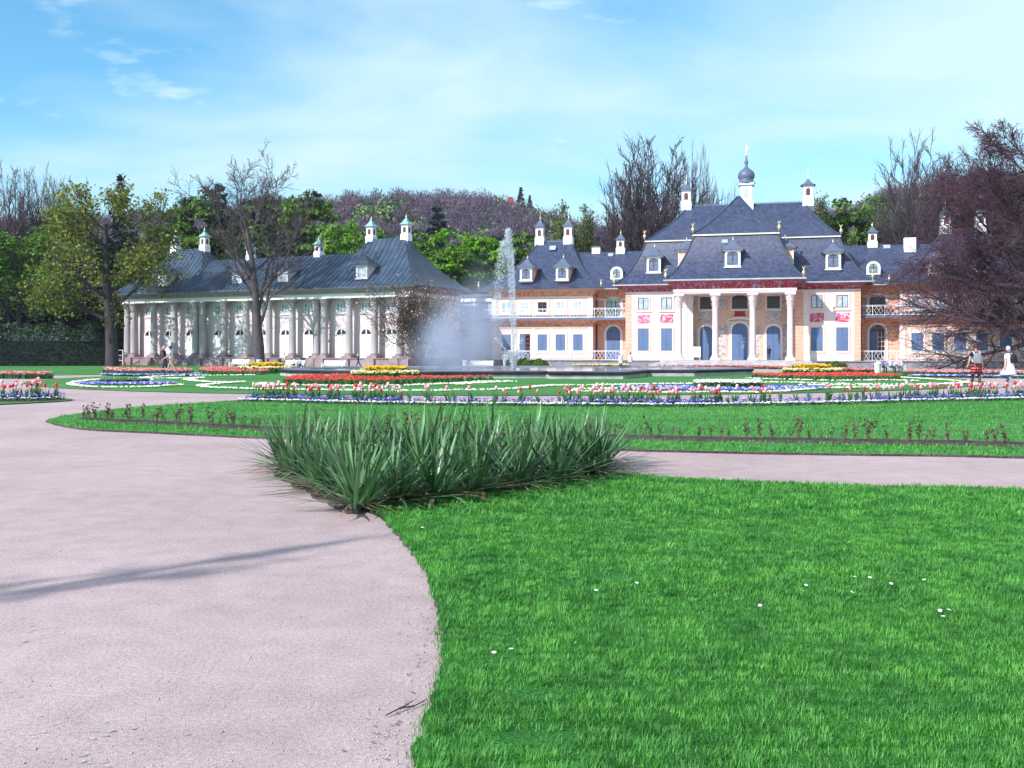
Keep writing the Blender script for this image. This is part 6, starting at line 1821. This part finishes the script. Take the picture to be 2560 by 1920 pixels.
# house and firs on the crest
hx, hy = 0.0, 404.0
hz = float(hill_z(np.array([hx]), np.array([hy]))[0])
hh = thing('hill_house', 'small red-roofed brick house among trees on the hill crest', 'house', (hx - 0.6, hy, hz + 5.2), R(10))
hh.scale = (0.72, 0.72, 0.72)
b = MB(); b.box(-1.6, 1.6, -1.6, 1.6, -12, 5.2); b.build('wall', MT['brick'], hh)
b = MB(); b.rect_loft([(-1.9, 1.9, -1.9, 1.9, 5.2), (-1.3, 1.3, -0.1, 0.1, 8.6)]); b.build('roof', MT['tile_red'], hh)
for x in (-0.7, 0.7): b = MB(); b.box(x - 0.3, x + 0.3, -1.64, -1.59, 2.2, 3.6); b.build('window', MT['white'], hh)
T_c3 = conifer_parts(95, 5, 11, 14, 0.45, 0.2, 0.3)
place_tree('fir_tree', 'dark fir beside the little red house on the hill crest', T_c3, 3.6, 404, 0, (1.2, 1.2, 1.15), z=hz + 3)
place_tree('fir_tree', 'smaller dark fir right of the fir on the hill crest', T_c3, 7.2, 404, 1, (0.9, 0.9, 0.85), z=hz + 3)

# ------------------------------------------------------------------ fountain jet and drifting spray
JY = 61.0
MT['drops'] = mat('falling_water', (0.82, 0.88, 0.93), 0.25, 0.05, 2, trans=0.45)
OV = [(1, 0, 0), (0, 1, 0), (-1, 0, 0), (0, -1, 0), (0, 0, 1.6), (0, 0, -1.6)]
OF = [(0, 1, 4), (1, 2, 4), (2, 3, 4), (3, 0, 4), (1, 0, 5), (2, 1, 5), (3, 2, 5), (0, 3, 5)]
j = []
n = 1500; t = nr.uniform(0, 1, n) ** 0.9; z = 0.5 + 8.4 * t
j.append(np.column_stack([0.12 - 0.35 * t + nr.normal(0, 1, n) * (0.03 + 0.10 * t), JY + nr.normal(0, 1, n) * (0.03 + 0.10 * t), z]))
n = 800; z = 8.9 - np.abs(nr.normal(0, 1.2, n)); j.append(np.column_stack([-0.22 + nr.normal(0, 1, n) * (0.07 + 0.05 * (9 - z)), JY + nr.normal(0, 0.2, n), np.minimum(z, 9.05 - np.abs(nr.normal(0, 0.15, n)))]))
n = 800; t = nr.uniform(0, 1, n); j.append(np.column_stack([-0.45 - 0.6 * t + nr.normal(0, 0.12 + 0.12 * t, n), JY + nr.normal(0, 0.3, n), 8.2 - 5.2 * t ** 1.4]))
n = 700; t = nr.uniform(0, 1, n); j.append(np.column_stack([0.02 + 0.2 * t + nr.normal(0, 0.035, n), JY - 0.4 + nr.normal(0, 0.05, n), 7.5 - 5.6 * t ** 1.3]))
for q in range(4):
    n = 160; t = nr.uniform(0, 1, n); a = (-1.15, -0.45, 0.55, 0.9)[q]; j.append(np.column_stack([0.1 + a * t + nr.normal(0, 0.02, n), JY + (q - 1.5) * 0.3 * t + nr.normal(0, 0.02, n), 0.4 + 3.1 * t - 1.3 * t * t * (1 + q % 2)]))
n = 900; t = nr.uniform(0, 1, n); a = nr.uniform(0, 6.28, n); j.append(np.column_stack([0.12 + np.cos(a) * (0.05 + 0.28 * t), JY + np.sin(a) * (0.05 + 0.28 * t), 0.36 + 1.15 * t]))
j = np.concatenate(j); j = np.concatenate([j, j + nr.normal(0, 0.06, j.shape)]); j = j[j[:, 2] > 0.33]; r_ = nr.uniform(0.006, 0.017, len(j))
V, F, M = scatter(OV, OF, [0] * 8, j, np.stack([r_, r_, r_ * nr.uniform(1, 2.6, len(j))], 1), nr.uniform(0, 6, len(j)))
jt = thing('fountain_jet', 'tall white water jet rising from the basin and blown to the left', 'water jet', (0, 0, 0)); jt['kind'] = 'stuff'
link('water_column', np_mesh('water_column', V, F, MT['drops']), jt)
b = MB(); b.lathe([(0.14, 0.2), (0.1, 0.36), (0.05, 0.5), (0.04, 0.52)], (0.12, JY, 0), 10); b.build('nozzle', MT['lead'], jt)


def mist(loc, rad, dens, seed):
    m = bpy.data.materials.new('spray_mist'); m.use_nodes = True; t = m.node_tree; t.nodes.clear(); n, l = t.nodes.new, t.links.new
    o = n('ShaderNodeOutputMaterial'); pv = n('ShaderNodeVolumePrincipled'); l(pv.outputs[0], o.inputs['Volume'])
    pv.inputs['Color'].default_value = (0.76, 0.83, 1.0, 1); pv.inputs['Anisotropy'].default_value = 0.1
    tc_ = n('ShaderNodeTexCoord'); vl = n('ShaderNodeVectorMath'); vl.operation = 'LENGTH'; l(tc_.outputs['Object'], vl.inputs[0])
    mr = n('ShaderNodeMapRange'); mr.inputs[1].default_value = 1.0; mr.inputs[2].default_value = 0.1; mr.inputs[3].default_value = 0; mr.inputs[4].default_value = 1; mr.interpolation_type = 'SMOOTHSTEP'; l(vl.outputs['Value'], mr.inputs[0])
    nz = n('ShaderNodeTexNoise'); nz.inputs['Scale'].default_value = 1.7; nz.inputs['Detail'].default_value = 4; nz.noise_dimensions = '4D'; nz.inputs['W'].default_value = seed; l(tc_.outputs['Object'], nz.inputs['Vector'])
    m2 = n('ShaderNodeMapRange'); m2.inputs[1].default_value = 0.36; m2.inputs[2].default_value = 0.64; m2.inputs[3].default_value = 0.05; m2.inputs[4].default_value = 1.6; l(nz.outputs['Fac'], m2.inputs[0])
    a = n('ShaderNodeMath'); a.operation = 'MULTIPLY'; l(mr.outputs[0], a.inputs[0]); l(m2.outputs[0], a.inputs[1])
    c = n('ShaderNodeMath'); c.operation = 'MULTIPLY'; l(a.outputs[0], c.inputs[0]); c.inputs[1].default_value = dens; l(c.outputs[0], pv.inputs['Density'])
    b = MB(); k = 12
    b.lathe([(max(0.01, math.sin(math.pi * i / k)), -math.cos(math.pi * i / k)) for i in range(k + 1)], n=20)
    ob = b.build('spray_mist', m); ob.location = loc; ob.scale = rad
    tag(ob, 'pale cloud of fine spray drifting from the jet', 'mist', kind='stuff')


mist((-3.1, JY + 1.5, 2.3), (3.4, 2.6, 3.8), 0.42, 1.0)
mist((-1.6, JY + 0.5, 3.6), (2.3, 1.8, 4.4), 0.22, 2.0)
mist((-4.2, JY + 2.5, 1.6), (2.8, 2.6, 2.6), 0.45, 3.0)


# ------------------------------------------------------------------ people
def skinned(name, J, E, mats_of_edge, extra, mats):
    """J: name -> (pos, rx, ry); E: (a, b); one continuous skin, then coloured by the nearest bone"""
    names = list(J); me = bpy.data.meshes.new(name)
    me.from_pydata([J[k][0] for k in names], [(names.index(a), names.index(b_)) for a, b_ in E], [])
    ob = bpy.data.objects.new(name, me); COL.objects.link(ob)
    ob.modifiers.new('skin', 'SKIN'); sd = ob.modifiers.new('sub', 'SUBSURF'); sd.levels = 2; sd.render_levels = 2
    for i, k in enumerate(names):
        me.skin_vertices[0].data[i].radius = J[k][1:3]; me.skin_vertices[0].data[i].use_root = (k == 'pelvis')
    dg = bpy.context.evaluated_depsgraph_get(); dg.update()
    out = bpy.data.meshes.new_from_object(ob.evaluated_get(dg)); bpy.data.objects.remove(ob)
    V = np.array([v.co for v in out.vertices]); fs = [tuple(p.vertices) for p in out.polygons]
    A = np.array([J[a][0] for a, _ in E]); B = np.array([J[b_][0] for _, b_ in E]); D = B - A; DD = (D * D).sum(1) + 1e-9
    mb_ = MB(); mb_.v = [tuple(v) for v in V]; mb_.f = fs; mb_.s = [True] * len(fs)
    for f in fs:
        c = V[list(f)].mean(0); t = np.clip(((c - A) * D).sum(1) / DD, 0, 1); d = np.linalg.norm(A + D * t[:, None] - c, axis=1)
        k = int(d.argmin()); mb_.m.append(mats_of_edge[k](t[k]) if callable(mats_of_edge[k]) else mats_of_edge[k])
    extra(mb_)
    for pz in list(bpy.data.meshes):
        if pz.name.startswith(name) and pz.users == 0: bpy.data.meshes.remove(pz)
    return mb_.mesh(name, mats)


def person(label, loc, rz, s=1.0, top='black', bottom='jeans', shoes='black', hair='hair_dark', sleeve='long', leg=((0, 0), (0, 0)), arm=((5, 8, 10), (5, 8, 10)), lean=0, sit=False, bare_legs=None, coat=None, skirt=None, head=(0, 0), female=False, zoff=0.0, cap=None):
    sh_w = 0.175 if female else 0.195
    ln = R(lean); ct, stt = math.cos(ln), math.sin(ln)
    hz_ = 0.93
    def up(x, y, z):  # torso point, leaned forward about the pelvis
        dz = z - hz_; return (x, y * ct - dz * stt, hz_ + dz * ct + y * stt)
    J, E, Mx = {}, [], []
    TOP, BOT, SK, SHO = 0, 1, 2, 3
    J['pelvis'] = ((0, 0, hz_), 0.13, 0.105); J['waist'] = (up(0, 0, 1.1), 0.118 if female else 0.13, 0.10); J['chest'] = (up(0, 0.01, 1.3), 0.15, 0.112); J['neckbase'] = (up(0, 0.01, 1.45), 0.07, 0.065); J['neck'] = (up(0, -0.01, 1.53), 0.052, 0.052)
    for a, b_, m in (('pelvis', 'waist', lambda t: BOT if t < 0.35 else TOP), ('waist', 'chest', TOP), ('chest', 'neckbase', TOP), ('neckbase', 'neck', SK)): E.append((a, b_)); Mx.append(m)
    fing = []
    for i, sd in enumerate((-1, 1)):
        th, kn = leg[i]
        if sit: th, kn = 84 + leg[i][0], 86 + leg[i][1]
        a, c = R(th), R(th - kn)
        hip = (sd * 0.09, 0, hz_ - 0.05); kne = (sd * 0.10, -math.sin(a) * 0.43, hip[2] - math.cos(a) * 0.43); ank = (sd * 0.10, kne[1] - math.sin(c) * 0.42, kne[2] - math.cos(c) * 0.42)
        fa = c * 0.6; toe = (sd * 0.115, ank[1] - 0.17 * math.cos(fa), ank[2] - 0.045 + 0.12 * math.sin(fa))
        n = 'LR'[i]
        J['hip' + n] = (hip, 0.095, 0.095); J['knee' + n] = (kne, 0.062, 0.062); J['calf' + n] = (tuple(np.array(kne) * 0.6 + np.array(ank) * 0.4), 0.06, 0.058); J['ankle' + n] = (ank, 0.042, 0.045); J['toe' + n] = (toe, 0.038, 0.03)
        lg = 4 if bare_legs else BOT
        for q, w_, m in (('pelvis', 'hip' + n, BOT), ('hip' + n, 'knee' + n, (lambda t: BOT if t < 0.35 else 4) if bare_legs else BOT), ('knee' + n, 'calf' + n, lg), ('calf' + n, 'ankle' + n, lg), ('ankle' + n, 'toe' + n, SHO)): E.append((q, w_)); Mx.append(m)
        f, o, e = arm[i]; f, o, e = R(f), R(o), R(e)
        shd = np.array(up(sd * sh_w, 0.01, 1.41)); d1 = np.array([sd * math.sin(o), -math.sin(f) * math.cos(o), -math.cos(f) * math.cos(o)]); elb = shd + d1 * 0.285
        d2 = np.array([sd * math.sin(o) * (1 - e / 2.2), -math.sin(f + e) * math.cos(o), -math.cos(f + e) * math.cos(o)]); d2 /= np.linalg.norm(d2); wr = elb + d2 * 0.25; pm = wr + d2 * 0.085
        J['shoulder' + n] = (tuple(shd), 0.062, 0.062); J['elbow' + n] = (tuple(elb), 0.043, 0.043); J['wrist' + n] = (tuple(wr), 0.029, 0.026); J['palm' + n] = (tuple(pm), 0.036, 0.022)
        sl_ = {'long': TOP, 'short': (lambda t: TOP if t < 0.55 else SK)}[sleeve]; s2 = TOP if sleeve == 'long' else SK
        for q, w_, m in (('chest', 'shoulder' + n, TOP), ('shoulder' + n, 'elbow' + n, sl_), ('elbow' + n, 'wrist' + n, s2), ('wrist' + n, 'palm' + n, SK)): E.append((q, w_)); Mx.append(m)
        side = np.cross(d2, np.array([0, -1.0, 0.2])); side /= np.linalg.norm(side) + 1e-9; curl = np.cross(side, d2)
        fing.append((pm, d2, side, curl, sd))
    hc = Vector(up(0, -0.015 - 0.02 * math.sin(R(head[0])), 1.645)); hr = Euler((R(head[0]) + ln * 0.4, 0, R(head[1]))).to_matrix()

    def extra(b):
        def hp(x, y, z): return tuple(hc + hr @ Vector((x, y, z)))
        rs = []
        k, m = 10, 14
        for i_ in range(k + 1):
            ph = math.pi * i_ / k; r = math.sin(ph); z = -math.cos(ph); ring = []
            for q in range(m):
                a = 2 * math.pi * q / m; x, y = math.cos(a) * r, math.sin(a) * r
                jaw = 1 - 0.22 * max(0, -z) ** 1.5 * (1 if y < 0 else 0.5); ring.append(hp(x * 0.077 * jaw + 1e-5 * q, y * 0.097 * (jaw if y < 0 else 1), z * 0.118))
            rs.append(ring)
        b.rings(rs, 2, True, True)
        b.add([hp(-0.014, -0.09, -0.02), hp(0.014, -0.09, -0.02), hp(0, -0.118, -0.022), hp(0, -0.092, 0.022)], [(0, 2, 3), (2, 1, 3), (0, 1, 2)], 2)
        for x in (-0.03, 0.03): b.add([hp(x - 0.012, -0.088, 0.012), hp(x + 0.012, -0.088, 0.012), hp(x, -0.092, 0.02), hp(x, -0.092, 0.006)], [(0, 3, 1, 2)], 3)
        b.add([hp(-0.022, -0.086, -0.055), hp(0.022, -0.086, -0.055), hp(0, -0.09, -0.05), hp(0, -0.088, -0.062)], [(0, 3, 1, 2)], 4 if bare_legs else 2)
        for x in (-1, 1): b.add([hp(x * 0.076, 0.0, 0.03), hp(x * 0.088, 0.018, 0.02), hp(x * 0.084, 0.012, -0.02), hp(x * 0.074, -0.002, -0.03)], [(0, 1, 2, 3)], 2)
        for pm, d2, side, curl, sd in fing:
            for q, (o, L_) in enumerate(((-0.027, 0.068), (-0.009, 0.078), (0.009, 0.073), (0.027, 0.058))):
                p0 = pm + side * o - d2 * 0.01; p1 = p0 + d2 * L_ * 0.5 + curl * 0.006; p2 = p0 + d2 * L_ * 0.85 + curl * 0.024; b.tube([tuple(p0), tuple(p1), tuple(p2)], [0.0095, 0.0085, 0.007], 6, 2)
            p0 = pm - d2 * 0.045 - side * 0.022 * sd; p1 = p0 - side * 0.03 * sd + d2 * 0.03; p2 = p1 + d2 * 0.03 + curl * 0.01; b.tube([tuple(p0), tuple(p1), tuple(p2)], [0.012, 0.0105, 0.008], 6, 2)
    me = skinned('person', J, E, Mx, extra, [MT[top], MT[bottom], MT['skin'], MT[shoes], MT[bare_legs or bottom]])
    zmin = min(v.co.z for v in me.vertices)
    if sit: zmin = 0.93 - 0.105 - 0.455 / 1.0
    o = link('person', me); o.location = loc; o.rotation_euler = (0, 0, rz); o.scale = (s, s, s)
    me.transform(Matrix.Translation((0, 0, -zmin + zoff)))
    tag(o, label, 'person'); dz = -zmin + zoff
    b = MB(); rs = []                                                       # hair
    k, m = 7, 14
    for i_ in range(k + 1):
        ph = math.pi * (0.02 + 0.60 * i_ / k); ring = []
        for q in range(m):
            a = 2 * math.pi * q / m; y = math.sin(a); low = 0.6 if y < -0.2 else 1.0; p_ = ph * (low if i_ > 2 else 1)
            ring.append(tuple(hc + hr @ Vector((math.cos(a) * math.sin(p_) * 0.086, y * math.sin(p_) * 0.107 + 0.005, math.cos(p_) * 0.128)) + Vector((0, 0, dz))))
        rs.append(ring)
    b.rings(rs, 0, True, True); b.build('cap' if cap else 'hair', MT[cap or hair], o)
    if skirt:
        mt_, z1, z0, r1, r0 = skirt; b = MB()
        b.lathe([(r1, z1), (r1 * 1.12, z1 - (z1 - z0) * 0.3), (r0, z0), (r0 * 0.96, z0 + 0.01)], (0, 0, dz), 20, 0, True, 0.82, False)
        for i_, v in enumerate(b.v):
            a = math.atan2(v[1], v[0]); f_ = 1 + 0.05 * math.sin(7 * a) * (v[2] < z1 + dz - 0.05); b.v[i_] = (v[0] * f_, v[1] * f_, v[2])
        b.build('skirt', MT[mt_], o)
    if coat:
        mt_, z0, r0, flare = coat; b = MB(); secs = [(1.46, 0.10, 0.09), (1.40, 0.20, 0.12), (1.25, 0.195, 0.14), (1.08, 0.18, 0.13), (0.93, 0.20, 0.15), (z0, r0, r0 * 0.8)]; rs = []
        for z, rx, ry in secs:
            c = up(0, 0.01, z) if z > 0.93 else (flare * (0.93 - z), 0, z)
            rs.append([(c[0] + rx * math.cos(2 * math.pi * q / 20) * (1 + 0.06 * math.sin(5 * q) * (z < 0.93)), c[1] + ry * math.sin(2 * math.pi * q / 20), c[2] + dz) for q in range(20)])
        b.rings(rs, 0, False, True); b.build('coat', MT[mt_], o)
    return o


def backpack(label, p, mt_, strap, sc=1.0):
    """worn on the back of a person p (facing its own -y)"""
    t = thing('backpack', label, 'backpack'); t.location = p.location; t.rotation_euler = p.rotation_euler; t.scale = p.scale
    b = MB(); k = sc
    rs = []
    for z, w, d in ((1.02, 0.11, 0.05), (1.05, 0.145, 0.08), (1.2, 0.15, 0.10), (1.34, 0.135, 0.08), (1.41, 0.10, 0.045), (1.43, 0.05, 0.02)):
        z = 1.22 + (z - 1.22) * k
        rs.append([(w * k * math.copysign(abs(math.cos(2 * math.pi * q / 16)) ** 0.6, math.cos(2 * math.pi * q / 16)), 0.20 + d * math.copysign(abs(math.sin(2 * math.pi * q / 16)) ** 0.6, math.sin(2 * math.pi * q / 16)), z + 0.0) for q in range(16)])
    b.rings(rs, 0, True, True); b.box(-0.09 * k, 0.09 * k, 0.285, 0.33, 1.22 - 0.17 * k, 1.22 - 0.02 * k); b.build('bag', MT[mt_], t)
    for s_ in (-1, 1):
        b = MB(); b.tube([(s_ * 0.10, 0.16, 1.36), (s_ * 0.115, 0.09, 1.47), (s_ * 0.12, -0.03, 1.485), (s_ * 0.125, -0.125, 1.38), (s_ * 0.135, -0.11, 1.2), (s_ * 0.145, 0.08, 1.08)], 0.022, 6); b.build('strap', MT[strap], t)
    return t


# two women walking away at the right
w1 = person('woman seen from behind in black top, red plaid skirt and dark tights', (*at(2440, 40), 0), R(172), 1.0, 'black', 'black', 'black', 'hair_dark', 'short', ((-10, 8), (12, 4)), ((-4, 10, 18), (6, 10, 22)), 2, bare_legs='tights', skirt=('plaid', 0.98, 0.55, 0.155, 0.255), female=True)
backpack('light grey backpack on the woman in the plaid skirt', w1, 'greycloth', 'whitecloth', 1.08)
w2 = person('grey-haired woman in a loose white tunic and grey trousers seen from behind', (*at(2524, 40.5), 0), R(200), 0.99, 'whitecloth', 'greycloth', 'tights', 'hair_grey', 'short', ((20, 2), (-16, 22)), ((25, 14, 30), (-15, 16, 8)), 5, female=True, coat=('whitecloth', 0.60, 0.34, 0.25))
backpack('small black backpack on the woman in the white tunic', w2, 'black', 'black', 0.9)
# two men walking at the left
person('man in black shirt and dark trousers raising an arm to point', (*at(412, 61.5), 0), R(-75), 1.0, 'black', 'navy', 'black', 'hair_grey', 'short', ((14, 6), (-14, 14)), ((8, 6, 10), (128, 8, 14)), 3)
person('man in white shirt and beige trousers striding with a dark cap', (*at(427, 60.6), 0), R(-85), 1.02, 'whitecloth', 'khaki', 'tights', 'hair_grey', 'short', ((22, 6), (-24, 14)), ((-18, 8, 22), (20, 8, 40)), 3, cap='navy')
# people near the hall
person('woman in white top and violet trousers standing behind a pram by the bench', (*at(713, 79), 0.03), R(-70), 0.68, 'whitecloth', 'violetcloth', 'black', 'hair_dark', 'short', ((6, 2), (-8, 6)), ((38, 6, 30), (38, 6, 30)), 6, female=True)
person('person in pale shirt and black trousers reading on the bench by the pram', (*at(735, 77.9), 0.03), R(-22), 0.68, 'whitecloth', 'black', 'black', 'hair_dark', 'long', ((0, 0), (2, 4)), ((34, 6, 62), (34, 6, 62)), 10, sit=True, zoff=-0.005)
person('person in light blue shirt sitting with dark trousers at the bench end', (*at(750, 77.4), 0.03), R(-8), 0.68, 'palecloth', 'navy', 'black', 'hair_dark', 'long', ((2, -4), (0, 2)), ((28, 10, 70), (30, 8, 60)), 12, sit=True, zoff=-0.005)
person('person in dark navy clothes walking past the columns with a white cap', (*at(896, 83), 0.03), R(-80), 0.67, 'navy', 'navy', 'black', 'hair_grey', 'long', ((24, 4), (-22, 16)), ((-16, 6, 20), (18, 6, 20)), 5, cap='whitecloth')
person('person in pale clothes standing behind the water jet', (*at(1262, 80), 0.03), R(20), 0.74, 'palecloth', 'whitecloth', 'greycloth', 'hair_grey', 'short', ((8, 2), (-6, 6)), ((10, 10, 30), (12, 10, 20)), 0)
person('woman in long white jacket walking away before the pink wing', (*at(1552, 77), 0), R(185), 0.74, 'whitecloth', 'black', 'black', 'hair_white', 'long', ((10, 2), (-8, 8)), ((6, 8, 12), (4, 8, 12)), 3, female=True, coat=('palecloth', 0.62, 0.24, 0.0))
person('woman in pale pink jacket and grey trousers walking beside the white jacket', (*at(1576, 77), 0), R(172), 0.74, 'whitecloth', 'greycloth', 'greycloth', 'hair_dark', 'long', ((-8, 6), (10, 2)), ((4, 8, 12), (-4, 8, 10)), 3, female=True, coat=('pinkcloth', 0.76, 0.215, 0.0))
sp_ = Vector((7.6, 92, 0)) + Vector((15.55 * math.cos(R(15)) - 2.0 * math.sin(R(15)), -15.55 * math.sin(R(15)) - 2.0 * math.cos(R(15)), 0.63))
person('person in dark maroon coat standing before the right portico door', tuple(sp_), R(165), 0.68, 'tights', 'black', 'black', 'hair_dark', 'long', ((3, 2), (-4, 2)), ((14, 8, 40), (14, 8, 40)), 2, coat=('tights', 0.72, 0.21, 0.0))
# three on the bench under the beech
for u_, lab, tp, bt, hr_, d in ((2207, 'person in violet top and black trousers at the left end of the beech bench', 'violetcloth', 'black', 'hair_white', 0), (2228, 'person in pale blue top sitting in the middle of the beech bench', 'palecloth', 'navy', 'hair_grey', 3), (2247, 'person in pink top and jeans at the right end of the beech bench', 'pinkcloth', 'jeans', 'hair_white', -3)):
    person(lab, (*at(u_, 64.8), 0.03), R(8 + d * 4), 0.76, tp, bt, 'black', hr_, 'long', ((d, 0), (0, d)), ((26 + d, 8, 66), (30, 8, 60)), 8 + d, sit=True, zoff=-0.005)
person('person in white shirt and dark trousers standing under the beech boughs', (*at(2411, 74), 0), R(160), 0.70, 'whitecloth', 'black', 'black', 'hair_dark', 'short', ((4, 2), (-4, 2)), ((10, 8, 30), (10, 8, 20)), 0)

# pram beside the bench
pr_ = thing('pram', 'dark pram with big hood beside the standing woman by the bench', 'pram', (*at(704, 78.6), 0.03), R(-70))
b = MB(); b.lathe([(0.02, 0.36), (0.16, 0.37), (0.22, 0.46), (0.23, 0.58), (0.2, 0.58)], (0, 0, 0), 12, 0, True, 1.5); b.build('carriage', MT['navy'], pr_)
b = MB()
rs = []
for i in range(7):
    a = math.pi * i / 12; rs.append([(0.23 * math.cos(2 * math.pi * q / 12 / 2 * 1.0), -0.02 - 0.3 * math.cos(a), 0.58 + 0.26 * math.sin(a) * math.sin(math.pi * q / 12)) for q in range(13)])
b.rings(rs, 0, False, True); b.build('hood', MT['navy'], pr_)
for x in (-0.2, 0.2):
    for y in (-0.24, 0.24):
        b = MB(); rs = []
        for q in range(15):
            a = 2 * math.pi * q / 14; rs.append([(x + 0.02 * math.cos(c), y + (0.13 + 0.018 * math.sin(c)) * math.cos(a), 0.15 + (0.13 + 0.018 * math.sin(c)) * math.sin(a)) for c in (0, 1.57, 3.14, 4.71)])
        b.rings(rs, 0, False)
        for q in range(3): a = math.pi * q / 3; b.bar((x, y + 0.13 * math.cos(a), 0.15 + 0.13 * math.sin(a)), (x, y - 0.13 * math.cos(a), 0.15 - 0.13 * math.sin(a)), 0.012)
        b.build('wheel', MT['black'], pr_)
b = MB()
for x in (-0.18, 0.18): b.bar((x, -0.24, 0.15), (x, 0.2, 0.4), 0.025); b.bar((x, 0.24, 0.15), (x, -0.2, 0.4), 0.025); b.bar((x, 0.2, 0.5), (x, 0.48, 0.72), 0.025)
b.bar((-0.18, 0.48, 0.72), (0.18, 0.48, 0.72), 0.03); b.build('frame', MT['greycloth'], pr_)

# thin spring haze over the whole valley
hm = bpy.data.materials.new('haze'); hm.use_nodes = True; t = hm.node_tree; t.nodes.clear()
o_ = t.nodes.new('ShaderNodeOutputMaterial'); pv = t.nodes.new('ShaderNodeVolumePrincipled'); t.links.new(pv.outputs[0], o_.inputs['Volume'])
pv.inputs['Color'].default_value = (0.72, 0.76, 1.0, 1); pv.inputs['Density'].default_value = 0.00014; pv.inputs['Anisotropy'].default_value = 0.2
b = MB(); b.box(-905, 905, -65, 915, -1.0, 105); tag(b.build('haze', hm), kind='stuff')
